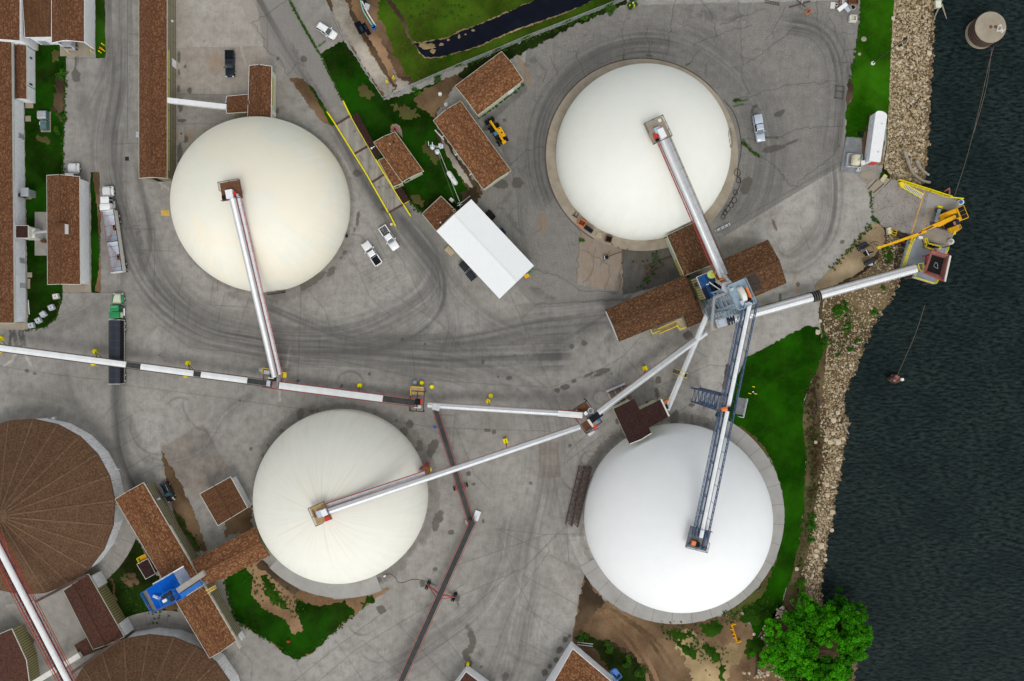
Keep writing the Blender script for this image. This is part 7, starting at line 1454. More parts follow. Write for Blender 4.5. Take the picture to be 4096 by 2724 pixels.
for x,y,r,h,n,lab in [(3345,1245,1.7,.9,9,'largest leafy bush on the stones south of the river conveyor'),(3372,1225,1.2,.8,6,'leafy bush beside the largest one on the riverside stones'),(3385,1310,1.0,.8,5,'leafy bush low on the stones above the bend of the shore'),(3498,1246,.9,.8,5,'bright bush near the water south of the river hopper'),(3536,1155,.8,.7,4,'small bush under the river conveyor near the water'),(3293,1375,1.6,1.2,8,'dark bush at the pointed north corner of the river lawn'),(3296,1350,1.2,1.0,6,'dark bush on the stones just above the lawn corner'),(3345,1415,.7,.7,4,'small bush in the middle of the riverside stones'),(3395,1400,.9,.8,5,'small bush beside the weathered pallet on the shore'),(3430,1368,.8,.7,4,'small bush near the water by the weathered pallet'),(3552,1030,1.3,.8,7,'green bush among the stones below the crane boom'),(3540,990,1.0,.7,5,'green bush beside the crane boom on the stones'),(3245,2100,1.2,.7,7,'green bush beside the riverside path level with the white dome'),(3250,2070,1.0,.7,6,'green bush just north of another on the riverside path'),(3245,2160,.9,.6,5,'low bush by the riverside boulders'),(3195,2350,1.3,.9,8,'green bush north of the riverside trees'),(3205,2330,1.0,.8,6,'smaller bush beside the green one north of the riverside trees'),(3530,705,.9,.6,6,'dark bush between the white site trailer and the dock'),(1665,365,1.0,.6,6,'green bush against the corner of the basin fence'),(1745,315,1.2,.6,7,'weedy bush along the basin fence by the garage'),(2440,40,1.4,.6,8,'weedy bush along the basin fence near the yellow posts'),(2340,75,1.0,.5,6,'weedy bush along the basin fence above the asphalt'),(2530,12,1.6,.7,8,'dense weedy bush at the north end of the basin fence'),(2570,2690,1.8,1.2,10,'dark bush beside the white wall at the bottom edge'),(2430,2590,1.6,.7,8,'dark weedy bush north of the hip roofed packing house'),(2330,2545,1.2,.8,6,'dark bush at the north corner of the packing house'),(2500,2640,1.5,.7,8,'weedy bush along the packing house wall'),(255,470,1.0,.6,6,'weedy bush beside the grey transformer cabinets'),(240,520,1.2,.5,6,'weedy bush at the yard edge of the west lawn'),(245,300,1.4,.5,7,'brown green bush at the yard edge of the west lawn'),(590,2280,1.0,.6,6,'dark bush behind the small dark porch'),(2330,957,.5,.4,4,'tuft of weeds at the edge of the tan slab'),(2323,962,.4,.4,3,'smaller tuft of weeds beside the tan slab')]:
 bush(lab,x,y,r,h,n,gz=bz(x,y),mtl='weed' if 'weed' in lab or 'dark' in lab else 'shrub')
cl=[]
def along(P,n,w,r=(.12,.3),tone=(.1,.7)):
 L=[math.hypot(b[0] - a[0],b[1] - a[1]) for a,b in zip(P[:-1],P[1:])]
 for _ in range(n):
  k=random.choices(range(len(L)),L)[0];t=random.random();x=P[k][0]+(P[k+1][0] - P[k][0])*t+random.gauss(0,w);y=P[k][1]+(P[k+1][1] - P[k][1])*t+random.gauss(0,w);rr_=random.uniform(*r);p=W(x,y,bz(x,y));cl.append(((p.x,p.y,p.z+rr_*.5),rr_,int(14+60*rr_),random.uniform(*tone)))
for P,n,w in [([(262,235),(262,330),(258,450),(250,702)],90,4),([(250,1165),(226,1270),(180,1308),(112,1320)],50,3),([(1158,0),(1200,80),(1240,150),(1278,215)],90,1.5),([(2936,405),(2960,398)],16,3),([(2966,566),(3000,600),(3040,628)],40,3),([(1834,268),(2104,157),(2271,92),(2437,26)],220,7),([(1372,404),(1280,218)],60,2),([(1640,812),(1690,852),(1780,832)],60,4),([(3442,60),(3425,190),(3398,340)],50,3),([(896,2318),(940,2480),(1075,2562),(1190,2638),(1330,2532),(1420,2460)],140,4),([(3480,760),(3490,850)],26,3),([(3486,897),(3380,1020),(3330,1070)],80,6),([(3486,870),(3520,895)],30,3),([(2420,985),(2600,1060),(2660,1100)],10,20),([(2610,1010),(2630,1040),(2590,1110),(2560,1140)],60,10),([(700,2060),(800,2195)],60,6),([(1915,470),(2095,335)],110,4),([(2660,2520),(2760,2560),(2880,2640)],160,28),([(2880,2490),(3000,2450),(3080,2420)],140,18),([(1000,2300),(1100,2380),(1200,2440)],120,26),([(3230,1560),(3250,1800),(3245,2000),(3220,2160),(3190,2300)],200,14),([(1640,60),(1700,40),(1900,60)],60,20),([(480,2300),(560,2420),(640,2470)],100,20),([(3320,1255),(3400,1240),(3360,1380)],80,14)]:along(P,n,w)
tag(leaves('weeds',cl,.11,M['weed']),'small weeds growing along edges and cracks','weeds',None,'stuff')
cl=[]
along([(3262,1500),(3240,1600),(3250,1700),(3262,1800),(3262,1900),(3250,2000)],160,12,(.15,.4),(.0,.35));tag(leaves('brush',cl,.14,M['timber'] if False else leaf_mat('dry_brush',(.05,.03,.015),(.16,.11,.06))),'dry brown brush at the top of the river bank','brush',None,'stuff')
FN=thing('chain_link_fence','chain link fence bending round the drainage basin','fence',W(1535,398));FP=[(1286,-70),(1302,0),(1345,88),(1375,152),(1535,398),(1834,268),(1990,205),(2104,156),(2271,91),(2437,25),(2560,-25)]
mb=MB();mw=MB();M['wire']=mat('galvanised_wire',(.42,.44,.44),.5,.4,var=.1)
for a,b in zip(FP[:-1],FP[1:]):
 A,B=W(*a),W(*b);L=(B - A).length;n=max(1,round(L / 3.1));t=(B - A) / L
 for zz in (1.95,.08):mb.tube(A+Vector((0,0,zz)),B+Vector((0,0,zz)),.035,6)
 k=0
 while k < L / .19:
  x=k*.19;p=A+t*x
  for sg in (-1,1):
   e=x+sg*1.85
   if 0 <= e <= L:mw.beam(p+Vector((0,0,.08)),A+t*e+Vector((0,0,1.93)),.014)
  k += 1
 for k in range(n):p=A+(B - A)*k / n;po=MB();po.tube(p,p+Vector((0,0,2.1)),.045,7);po.build('post',M['wire'],FN)
mb.build('rail',M['wire'],FN);o=mw.build('wire_mesh',M['wire'],FN)
def pole(label,px,py,h,r=.16):c=W(px,py);root=thing('utility_pole',label,'utility pole',(c.x,c.y,0));mb=MB();mb.tube((c.x,c.y,-.2),(c.x,c.y,h),r,10,r*.7);mb.build('pole',M['pole'],root);return root,c
r,c=pole('wooden utility pole carrying three round white transformers',1762,634,11)
mb=MB();mb.beam((c.x - 1.6,c.y+.3,10.6),(c.x+1.6,c.y - .3,10.6),.12);mb.beam((c.x - 1.2,c.y+.5,10.0),(c.x+1.2,c.y+.1,10.0),.12);mb.build('cross_arm',M['galv'],r)
for dx,dy in ((-.85,.25),(.85,.45),(.15,-.75)):mb=MB();mb.tube((c.x+dx,c.y+dy,8.8),(c.x+dx,c.y+dy,9.9),.46,18);tn=mb.build('transformer',M['pvc'],r);mb=MB();mb.dome((c.x+dx,c.y+dy,9.9),.46,.14,18,3);mb.tube((c.x+dx,c.y+dy,10.0),(c.x+dx,c.y+dy,10.4),.07,6);mb.build('bushing',M['carsilver'],tn)
for dx in (-1.5,-.7,.7,1.5):mb=MB();mb.tube((c.x+dx,c.y - dx*.19,10.6),(c.x+dx,c.y - dx*.19+.7,11.2),.05,6);mb.build('insulator',M['white'],r)
for k,(e,lab) in enumerate([((1822,812,6.5),'power line from the transformer pole to the workshop mast'),((1838,806,6.8),'second power line from the transformer pole to the workshop mast')]):
 E=W(*e);mb=MB();S=Vector((c.x+k*.5,c.y - .4,10.2));mb.path([S.lerp(E,q / 8) - Vector((0,0,1.2*(q / 8)*(1 - q / 8)*4*.5)) for q in range(9)],.028,4);tag(mb.build('power_line',M['white'] if k else M['pole']),lab,'power line')
c=W(1838,818,6.0);mb=MB();mb.tube((c.x,c.y,0),(c.x,c.y,6.6),.1,8);[mb.beam((c.x - .5,c.y+d,6.2+d*.3),(c.x+.6,c.y+d+.3,6.2+d*.3),.07) for d in (-.3,.2)];mb.beam((c.x,c.y,6.3),(c.x+2.3,c.y+1.9,5.8),.08);tag(mb.build('service_mast',M['galv']),'steel service mast at the corner of the workshop roof','mast')
c=W(3490,254);r=thing('lamp_post','tall dark lamp post with two heads on the river grass','lamp post',(c.x,c.y,0));mb=MB();mb.tube((c.x,c.y,0),(c.x,c.y,13.5),.13,8,.09);mb.build('pole',M['timber'],r);mb=MB();mb.tube((c.x,c.y,-.1),(c.x,c.y,.35),.42,16);mb.build('base',M['pvc'],r);mb=MB();mb.beam((c.x - .5,c.y - .9,13.4),(c.x+.5,c.y+.3,13.5),.1);mb.build('arm',M['timber'],r)
for dx,dy in ((-.45,-1.0),(.6,.4)):mb=MB();mb.box((c.x+dx,c.y+dy,13.4),(.75,.5,.3),.4);mb.build('lamp_head',M['carnavy'],r)
def small(name,label,cat,px,py,shapes,rz=0.0,z=0.0,group=None):
 c=W(px,py,z);root=thing(name,label,cat,(c.x,c.y,z),R(rz),group,True)
 for nm,m_,f in shapes:mb=MB();f(mb);mb.build(nm,M[m_],root)
 return root
BX=lambda*a:(lambda mb:mb.box(*a));TB=lambda*a:(lambda mb:mb.tube(*a));BE=lambda*a:(lambda mb:mb.beam(*a))
for x,y,lab in ((417,181,'yellow post north of the hydrant by the truck bay'),(405,211,'yellow post west of the hydrant by the truck bay'),(419,204,'yellow post east of the hydrant by the truck bay'),(2517,28,'western yellow post guarding the white marker by the fence'),(2535,28,'eastern yellow post guarding the white marker by the fence'),(1313,454,'yellow post at the north west end of the weighbridge rail'),(1378,410,'yellow post at the north east end of the weighbridge rail'),(1572,897,'yellow post at the south west end of the weighbridge rail'),(1640,856,'yellow post at the south east end of the weighbridge rail'),(1872,2652,'tall yellow post at the bottom edge beside the hut'),(1826,2718,'yellow post cut by the bottom edge beside the hut')):
 small('bollard',lab,'bollard',x,y,[('post','lemon',TB((0,0,-.1),(.0,.0,1.15),.3 if y == 2652 else .12,12)),('cap','lemon',lambda mb:mb.dome((0,0,1.15),.12,.08,12,3))],group='yellow posts about the yard')
for x,y,lab in ((408,196,'orange fire hydrant between yellow posts on the grass strip'),(664,1489,'small red hydrant below the belt conveyor'),(1156,2562,'small red hydrant on the wedge of lawn')):
 small('fire_hydrant',lab,'hydrant',x,y,[('barrel','orange' if x == 408 else 'redbright',TB((0,0,0),(0,0,.75),.2,12)),('bonnet','orange' if x == 408 else 'redbright',lambda mb:mb.dome((0,0,.75),.23,.2,12,4)),('nozzle','orange' if x == 408 else 'redbright',TB((-.38,0,.5),(.38,0,.5),.12,8))])
small('marker_post','white round topped marker between the yellow posts by the fence','marker',2530,19,[('post','pvc',TB((0,0,0),(0,0,1.0),.14,10)),('cap','pvc',lambda mb:mb.dome((0,0,1.0),.2,.15,12,3))])
for x,y,lab,cp in ((1761,378,'white round vent on the bare patch of lawn','pvc'),(1785,420,'white round vent with a red tag by the garage corner','redbright')):small('ground_vent',lab,'vent',x,y,[('riser','pvc',TB((0,0,0),(0,0,.5),.42,18)),('lid','pvc',lambda mb:mb.dome((0,0,.5),.42,.15,18,3)),('handle',cp,BX((.12,.1,.66),(.2,.12,.1)))])
a,b=W(1796,692,.8),W(1822,732,.8);r=thing('propane_tank','white propane tank on the lawn by the garages','tank',((a.x+b.x) / 2,(a.y+b.y) / 2,0));t=(b - a).normalized();mb=MB();rings=[]
for d,q in ((-.5,.1),(-.42,.3),(-.25,.47),(0,.55)):rings.append((a+t*d,q))
rings += [(b - t*d,q) for d,q in ((0,.55),(-.25,.47),(-.42,.3),(-.5,.1))];s=Vector((-t.y,t.x,0));mb.loft([[p+(s*math.cos(k*math.tau / 16)+Vector((0,0,1))*math.sin(k*math.tau / 16))*q for k in range(16)] for p,q in rings]);mb.build('vessel',M['white'],r,True)
mb=MB();q=a.lerp(b,.55);mb.tube(q+Vector((0,0,.5)),q+Vector((0,0,.72)),.16,10);mb.build('valve_cover',M['galv'],r)
for f in (.15,.85):mb=MB();q=a.lerp(b,f);mb.box((q.x,q.y,.15),(.3,1.0,.5),math.atan2(t.y,t.x));mb.build('saddle',M['concrete'],r)
WB=thing('weighbridge','concrete weighbridge deck between two long yellow rails','weighbridge',W(1478,655));mb=MB();q=[W(x,y,.09) for x,y in ((1343,498),(1400,462),(1612,815),(1555,849))];mb.prism([(p.x,p.y) for p in q][::-1],-.1,.09)
def wdeck():
 m=NT('weighbridge_deck');v=m.coord('Object',(1,1,1),(0,0,R(-32)));v2=m.coord('Object',(.9,.06,1),(0,0,0));mp=v2.node;mp.inputs['Rotation'].default_value=(0,0,R(-31));n1=m.noise(v2,1.2,4,.6);n2=m.noise(m.coord(),.5,5,.7)
 c=m.mix(m.ramp(n1,[(.35,0.0),(.65,1.0)]),(.20,.185,.16),(.34,.32,.28));c=m.mix(m.ramp(n2,[(.55,0.0),(.68,.75)]),c,(.09,.08,.065));m.col(c);return m.set(.9,0,.15)
mb.build('deck',wdeck(),WB)
for P in ([(1308,447),(1343,499)],[(1343,500),(1463,692),(1553,850)],[(1556,853),(1583,905)],[(1373,404),(1400,460)],[(1402,463),(1535,692),(1612,816)],[(1614,818),(1643,865)],[(1614,815),(1638,801)]):
 mb=MB();[mb.beam(W(*a,.28),W(*b,.28),.26,.4) for a,b in zip(P[:-1],P[1:])];mb.build('guide_rail',M['lemon'],WB)
for a,b in (((1343,499),(1401,463)),((1417,616),(1472,584)),((1486,731),(1537,697)),((1556,850),(1613,817))):mb=MB();mb.beam(W(*a,.10),W(*b,.10),.5,.03);mb.build('joint_plate',M['rustbeam'],WB)
a,b=W(1486,593,4.6),W(1499,585,4.6);mb=MB();mb.beam(a,b,.12);mb.box(a,(.3,.3,.35));tag(mb.build('camera_arm',M['white']),'white camera arm reaching from the weighbridge office over the deck','camera')
sheet('flower_bed',[(1563,530),(1562,512),(1570,496),(1584,494),(1600,505),(1608,530),(1612,552),(1600,540),(1585,525)],mat('pink_gravel',(.30,.20,.18),.95,var=.4,scale=8),.03,1.5)
bush('red flowering bush in the bed behind the weighbridge office',1579,519,.42,.5,4,60,.1,'weed')
for o in [o for o in COL.objects if o.get('label','').startswith('red flowering')]:o.data.materials[0]=leaf_mat('red_leaves',(.25,.01,.01),(.6,.03,.02))
for x,y,lab in ((1568,503,'yellow flower clump at the west of the office flower bed'),(1596,509,'yellow flower clump at the east of the office flower bed')):o=bush(lab,x,y,.3,.3,3,40,.08,'weed');o.data.materials[0]=leaf_mat('yellow_flowers',(.25,.22,.02),(.7,.5,.05))
mb=MB();c=W(184,488);mb.box((c.x,c.y,.05),(2.2,4.5,.14));tag(mb.build('equipment_pad',M['apron_tan']),kind='structure')
small('generator','rounded silver generator hood on the lawn pad','generator',181,465,[('housing','galv',lambda mb:mb.loft([rring(x,.95,.1,1.5,.45) for x in (-.95,.95)])),('end_panel','cabinet',BX((1.0,0,.8),(.12,1.7,1.2)))],0)
small('transformer_cabinet','grey green transformer cabinet beside the silver generator','cabinet',188,506,[('cabinet','cabinet',BX((0,0,.75),(1.4,1.9,1.4))),('lid','cabinet',BX((0,-.2,1.49),(1.3,.9,.08))),('meter_box','white',BX((-.85,.4,.6),(.4,.7,1.0)))])
for k,(x,y,rz,lab,pt) in enumerate([(231,1186,12,'white tote tank with a red cap standing farthest up the curve','redbright'),(213,1230,25,'cloudy tote tank second from the top of the curved row','carnavy'),(180,1257,35,'cloudy tote tank with straps in the middle of the curved row','cream'),(161,1282,28,'cloudy tote tank second from the warehouse corner','carnavy'),(133,1302,12,'cloudy tote tank nearest the warehouse corner','carnavy')]):
 f=lambda mb:[mb.beam((sx*.56,sy*.56,.12),(sx*.56,sy*.56,1.05),.03) for sx in (-1,0,1) for sy in (-1,1)]+[mb.beam((-.56,sy*.56,z),(.56,sy*.56,z),.03) for sy in (-1,1) for z in (.2,.6,1.05)]+[mb.beam((sx*.56,-.56,z),(sx*.56,.56,z),.03) for sx in (-1,1) for z in (.2,.6,1.05)]+[mb.beam((sx*.2,-.56,1.06),(sx*.2,.56,1.06),.04) for sx in (-1,1)]
 small('tote_tank',lab,'tote tank',x,y,[('tank','tote' if k else 'pvc',lambda mb:mb.loft([rring(a_,.53,.14,1.03,.1) for a_ in (-.53,.53)])),('cage','alu',f),('cap',pt,TB((0,0,1.0),(0,0,1.1),.12,12)),('pallet','timber',BX((0,0,.07),(1.15,1.1,.14)))],rz,0,'tote tanks along the curved kerb')
mb=MB();mb.tube(W(113,1200,.12),W(117,1258,.12),.1,8);tag(mb.build('pipe',M['pvc']),'white pipe lying on the lawn by the warehouse wall','pipe')
mb=MB();q=[W(x,y,.006) for x,y in ((644,842),(677,841),(678,863),(644,864))];mb.face([(p.x,p.y,.006) for p in q][::-1]);tag(mb.build('painted_marking',mat('worn_orange_mark',(.62,.38,.05),.8,var=.3,dirt=(.3,.28,.24),dirt_amt=.5)),kind='structure')
small('drain_grate','square iron drain grate in the west yard','drain',508,635,[('frame','black',BX((0,0,.01),(.85,.85,.03))),('bars','timber',lambda mb:[mb.box((k*.2 - .3,0,.03),(.08,.7,.03)) for k in range(4)])])
small('floor_hatch','pale steel access hatch beside the long shed','hatch',724,535,[('plate','concrete',BX((0,0,.03),(1.5,3.1,.06))),('pump_lid','black',BX((.1,0,.08),(.3,.35,.05)))])
mb=MB();c=W(550,538);mb.box((c.x,c.y,.02),(.7,1.3,.05));tag(mb.build('ground_plate',M['alu']),'pale plate on the ground against the long shed','plate')
a,b,cc,d=[W(x,y,3.3) for x,y in ((3503,452),(3549,464),(3522,648),(3477,643))];q=[a,b,cc,d];r=thing('site_trailer','long white site trailer with a rounded end by the river bank','trailer',((a.x+cc.x) / 2,(a.y+cc.y) / 2,0))
cap=[];m_=(a+b) / 2;u=(b - a).normalized();v=(a - d).normalized();w_=(b - a).length / 2;Q=[m_ - u*w_*math.cos(k*math.pi / 8)+v*.75*math.sin(k*math.pi / 8) for k in range(9)]+[cc,d]
mb=MB();mb.prism([(p.x,p.y) for p in Q][::-1],3.1,3.3);mb.build('roof',M['white'],r);mb=MB();mb.prism([(p.x,p.y) for p in inset_poly([Vector((p.x,p.y,0)) for p in Q],.05)][::-1],.3,3.1);mb.build('body',mat('peeling_trailer_side',(.66,.68,.70),.5,var=.1,scale=2,dirt=(.3,.24,.15),dirt_amt=.35),r)
for f in (.2,.8):mb=MB();p=((a+b) / 2).lerp((cc+d) / 2,f);mb.tube((p.x+.4,p.y,3.3),(p.x+.4,p.y,3.45),.14,10);mb.build('roof_vent',M['galv'],r)
mb=MB();p=(cc+d) / 2;mb.box((p.x+.3,p.y - .1,1.6),(1.2,.1,2.2),-.1);mb.build('door',M['redbright'],r)
for x in (-.9,.9):
 for f in (.3,.75):mb=MB();p=((a+b) / 2).lerp((cc+d) / 2,f)+u*x;mb.tube((p.x - .1,p.y,.3),(p.x+.1,p.y,.3),.3,12);mb.build('wheel',M['black'],r)
mb=MB();q=[W(x,y,.3) for x,y in ((3387,547),(3446,554),(3440,694),(3363,682),(3372,620))];mb.prism([(p.x,p.y) for p in q][::-1],-.1,.3);tag(mb.build('plank_deck',M['alu'] if False else mat('grey_planks',(.20,.21,.215),.8,var=.3,scale=1.0)),'grey weathered plank deck beside the white site trailer','deck')
c=W(3412,645,.3);r=thing('fuel_tank','rusty cream fuel tank standing in a square steel tray','tank',(c.x,c.y,.3),R(-6),None,True);mb=MB();mb.box((0,0,.05),(3.3,2.9,.1));mb.build('tray',M['galv'],r)
for x,y,sx,sy in ((0,1.4,3.3,.12),(0,-1.4,3.3,.12),(1.6,0,.12,2.9),(-1.6,0,.12,2.9)):mb=MB();mb.box((x,y,.45),(sx,sy,.8));mb.build('tray_side',M['alu'],r)
mb=MB();rg=[]
for y,q in ((-1.15,.5),(-1.0,.88),(-.9,.95),(.9,.95),(1.0,.88),(1.15,.5)):rg.append([(q*math.cos(k*math.tau / 20)+.1,y,1.15+q*math.sin(k*math.tau / 20)) for k in range(20)])
mb.loft(rg);mb.build('vessel',mat('rusty_cream',(.62,.57,.42),.6,var=.1,scale=1,dirt=(.35,.16,.05),dirt_amt=.5),r,True);mb=MB();mb.path([(1.2,1.3,.9),(1.6,.6,1.4),(.6,.2,2.2),(.2,-.3,2.15)],.06,5);mb.build('hose',M['green'],r)
small('drum','white drum with a dark lid below the fuel tank','drum',3430,680,[('barrel','pvc',TB((0,0,0),(0,0,.95),.36,16)),('lid','rust',TB((.05,0,.95),(.05,0,1.0),.2,12))],0,.3)
small('control_box','white pump box between the fuel tank and the trailer','box',3443,655,[('case','pvc',BX((0,0,.6),(.9,.9,1.2))),('lid','white',BX((0,0,1.22),(.95,.95,.06)))],8)
small('speaker_box','small dark box on the grass north of the plank deck','box',3440,538,[('case','carnavy',BX((0,0,.4),(.75,.7,.8))),('lid','black',BX((0,0,.82),(.8,.75,.05)))],-8)
fr=lambda w_,h_,b_:(lambda mb:[mb.beam((x0*w_,y0*h_,b_),(x1*w_,y1*h_,b_),.1) for x0,y0,x1,y1 in ((-1,-1,1,-1),(1,-1,1,1),(1,1,-1,1),(-1,1,-1,-1),(-1,.15,1,.15))]+[mb.beam((x*w_,y*h_,.0),(x*w_,y*h_,b_),.1) for x in (-1,1) for y in (-1,1)])
small('iron_grid','dark steel frame lying on the asphalt by the river grass','frame',3356,371,[('frame','timber',fr(.9,1.35,.35))],-7)
for nm,lab,ct,x,y,rz,sh in [
 ('steel_beam','long rusty steel beam lying at the top edge of the asphalt','beam',3198,18,16,[('beam','rustbeam',BX((0,0,.12),(4.9,.22,.24)))]),
 ('steel_rail','dark rail lying across the cracks at the top edge','rail',3195,10,-38,[('rail','timber',BX((0,0,.3),(3.6,.12,.12)))]),
 ('ladder','rusty ladder lying at the top edge of the asphalt','ladder',3088,12,-12,[('side','rustbeam',lambda mb:[mb.beam((-1.7,y,.1),(1.7,y,.1),.08) for y in (-.25,.25)]),('rungs','timber',lambda mb:[mb.beam((-1.5+k*.38,-.25,.1),(-1.5+k*.38,.25,.1),.06) for k in range(9)])]),
 ('pipe','silver pipe end cut by the top edge','pipe',3208,4,80,[('pipe','alu',BX((0,0,.15),(1.6,.2,.2)))]),
 ('cart','small orange cart frame on the asphalt','cart',3233,48,38,[('frame','orange',lambda mb:[mb.beam((-.75,y,.3),(.75,y*.7,.3),.14) for y in (-.35,.35)]+[mb.beam((x,-.32,.3),(x,.32,.3),.12) for x in (-.75,0,.7)]),('engine','rust',BX((.1,0,.4),(.5,.4,.3))),('handle','orange',BE((-.75,0,.3),(-.95,0,.8),.08))]),
 ('sheet_metal','white folded sheet metal on the scrap heap','sheet',3365,34,38,[('panel','carwhite',BX((0,0,.75),(2.4,.85,.06))),('flange','carwhite',BX((0,.45,.65),(2.4,.06,.25)))]),
 ('sheet_metal','pale blue grey sheet metal crossing under the white one','sheet',3384,38,-48,[('panel','carsilver',BX((0,0,.5),(1.7,.8,.05))),('flange','carsilver',BX((0,-.4,.42),(1.7,.05,.2)))]),
 ('sheet_metal','grey sheet metal leaning at the east of the scrap heap','sheet',3396,28,-70,[('panel','galv',BX((0,0,.3),(1.7,.7,.05))),('flange','galv',BX((0,.35,.25),(1.7,.05,.15)))]),
 ('panel_board','pale board lying west of the scrap heap','board',3330,22,85,[('board','offwhite',BX((0,0,.1),(1.5,.95,.06))),('edge','pole',BX((.75,0,.12),(.05,.95,.1)))]),
 ('window_frame','small white frame lying on the scrap heap','frame',3345,19,-5,[('frame','pvc',lambda mb:[mb.beam((-.3,y,.15),(.3,y,.15),.08) for y in (-.3,.3)]+[mb.beam((x,-.3,.15),(x,.3,.15),.08) for x in (-.3,.3)]),('pane','timber',BX((0,0,.1),(.5,.5,.03)))]),
 ('rusty_bin','large rusty scrap bin at the corner of the grass','bin',3408,6,0,[('floor','rust',BX((0,0,.2),(2.0,1.6,.1)))]+[('side','orange' if k == 1 else 'rust',BX(*v_)) for k,v_ in enumerate((((0,-.8,.5),(2.0,.08,.8)),((0,.8,.5),(2.0,.08,.8)),((-1,0,.5),(.08,1.6,.8)),((1,0,.5),(.08,1.6,.8))))]),
 ('concrete_ring','concrete well ring below the rusty scrap bin','ring',3409,31,0,[('ring','concrete',lambda mb:mb.loft([[(r_*math.cos(k*math.tau / 20),r_*math.sin(k*math.tau / 20),z_) for k in range(20)] for r_,z_ in ((.7,0),(.7,.5),(.5,.5),(.5,.02))])),('hole','black',TB((0,0,0),(0,0,.03),.5,16))]),
 ('steel_channel','red brown channel cut by the top edge of the scrap heap','channel',3358,8,82,[('web','redrust',BX((0,0,.5),(1.9,.35,.08))),('lip','rust',BX((0,.18,.55),(1.9,.05,.2)))]),
 ('scrap_panel','silver panel cut by the top edge beside the red channel','panel',3370,6,84,[('panel','alu',BX((0,0,.45),(1.5,.5,.08))),('rim','pvc',BX((0,.25,.5),(1.5,.06,.1)))]),
 ('plastic_tub','yellowed plastic tub open to the sky at the asphalt corner','tub',3408,78,-4,[('base','cream',BX((0,0,.1),(1.4,1.2,.1)))]+[('side','offwhite',BX(*v_)) for v_ in (((0,-.62,.45),(1.5,.22,.8)),((0,.62,.45),(1.5,.18,.8)),((-.7,0,.45),(.22,1.2,.8)),((.7,0,.45),(.18,1.2,.8)))]+[('stain','orange',BX((.0,.5,.83),(1.2,.08,.06)))])]:small(nm,lab,ct,x,y,sh,rz)
def log(label,P,r0,r1):mb=MB();mb.path([W(*p) for p in [tuple(q) for q in spline(P,6)]],r0,8,taper=r1);return tag(mb.build('driftwood',M['drift'],smooth=True),label,'driftwood')
log('bleached driftwood trunk reaching into the river north of the dock',[(3616,600,-.6),(3630,640,-1.0),(3650,690,-1.6),(3690,722,-2.4),(3720,730,-2.7)],.38,.3)
log('shorter bleached driftwood log beside the longer trunk',[(3664,640,-1.6),(3680,670,-2.2),(3700,690,-2.6),(3716,700,-2.8)],.45,.25)
log('forked driftwood branch at the top edge of the river',[(3768,-10,-2.4),(3760,20,-2.5),(3742,60,-2.6),(3730,98,-2.8)],.22,.1);log('thin driftwood branch curving out from the forked one',[(3766,15,-2.4),(3778,50,-2.6),(3786,75,-2.9)],.2,.06);log('driftwood plank poking from the boulders beside the white dome',[(3372,1688,-2),(3382,1715,-2.4),(3395,1735,-2.8)],.25,.15)
small('float_block','pale green white foam block stranded at the waterline','block',3748,20,[('block','cream',BX((0,0,.3),(1.2,1.6,.7))),('strap','pvc',BX((0,.3,.66),(1.22,.2,.05)))],5,-2.8)
small('shore_pallet','weathered pallet frame stranded on the shore stones','pallet',3414,1395,[('boards','drift',lambda mb:[mb.box((0,y,.2),(1.6,.3,.12)) for y in (-.8,.8)]),('cross','timber',lambda mb:[mb.box((x,0,.12),(.15,1.8,.1)) for x in (-.3,.3)])],-15,-2.0)
for k,(x0,y0,x1,y1,lab) in enumerate([(3260,1555,3272,1640,'dark charred log lying along the bank brush, the northern one'),(3250,1635,3262,1690,'dark charred log lying along the bank brush, the southern one'),(3030,2620,3024,2700,'dark fallen log in the brush below the trees')]):mb=MB();mb.path([W(x0,y0,.25),W((x0+x1) / 2+3,(y0+y1) / 2,.3),W(x1,y1,.2)],.22,7,taper=.14);tag(mb.build('log',M['timber']),lab,'log')
mb=MB();o_=[(3180,2460,.3),(3185,2430,1.2),(3195,2400,1.8)];mb.path([W(*p) for p in o_],.12,5,taper=.05)
for P in ([(3184,2435,1.0),(3165,2415,1.6),(3160,2400,1.9)],[(3188,2420,1.4),(3206,2405,2.0)],[(3180,2450,.6),(3162,2436,1.2)],[(3194,2402,1.8),(3204,2385,2.1)]):mb.path([W(*p) for p in P],.07,4,taper=.02)
tag(mb.build('dead_branch',M['drift']),'bare dead branches in the brush above the riverside trees','branches')
def lattice_beam(name,label,A,B,w,h,mt,n=14):
 c=(A+B) / 2;root=thing(name,label,'truss section',(c.x,c.y,0));t=(B - A).normalized();s=Vector((-t.y,t.x,0));L=(B - A).length;P=lambda k,sx,z:A+t*(L*k / n)+s*sx*w / 2+Vector((0,0,z))
 for sx in (-1,1):
  for z in (.1,h):mb=MB();mb.beam(P(0,sx,z),P(n,sx,z),.14);mb.build('chord',M[mt],root)
 mb=MB()
 for k in range(n):
  for z in (.1,h):mb.beam(P(k,-1,z),P(k,1,z),.08);mb.beam(P(k,-1 if k % 2 else 1,z),P(k+1,1 if k % 2 else -1,z),.07)
  for sx in (-1,1):mb.beam(P(k,sx,.1),P(k+1,sx,h) if k % 2 else P(k,sx,h),.06)
 mb.build('lacing',M[mt],root);return root
lattice_beam('truss_section','rusty lattice truss section lying farther from the white dome',W(2327,1866),W(2272,2098),1.25,1.3,'rustbeam');lattice_beam('truss_section','rusty lattice truss section lying nearer the white dome',W(2354,1866),W(2298,2104),1.25,1.3,'rustbeam')
gp=thing('panel_stack','stack of pale edged grid panels lying beside the maroon building','panels',W(2480,1590));A,B,C=W(2428,1572,.3),W(2506,1536,.3),W(2462,1645,.3);u=B - A;v=C - A
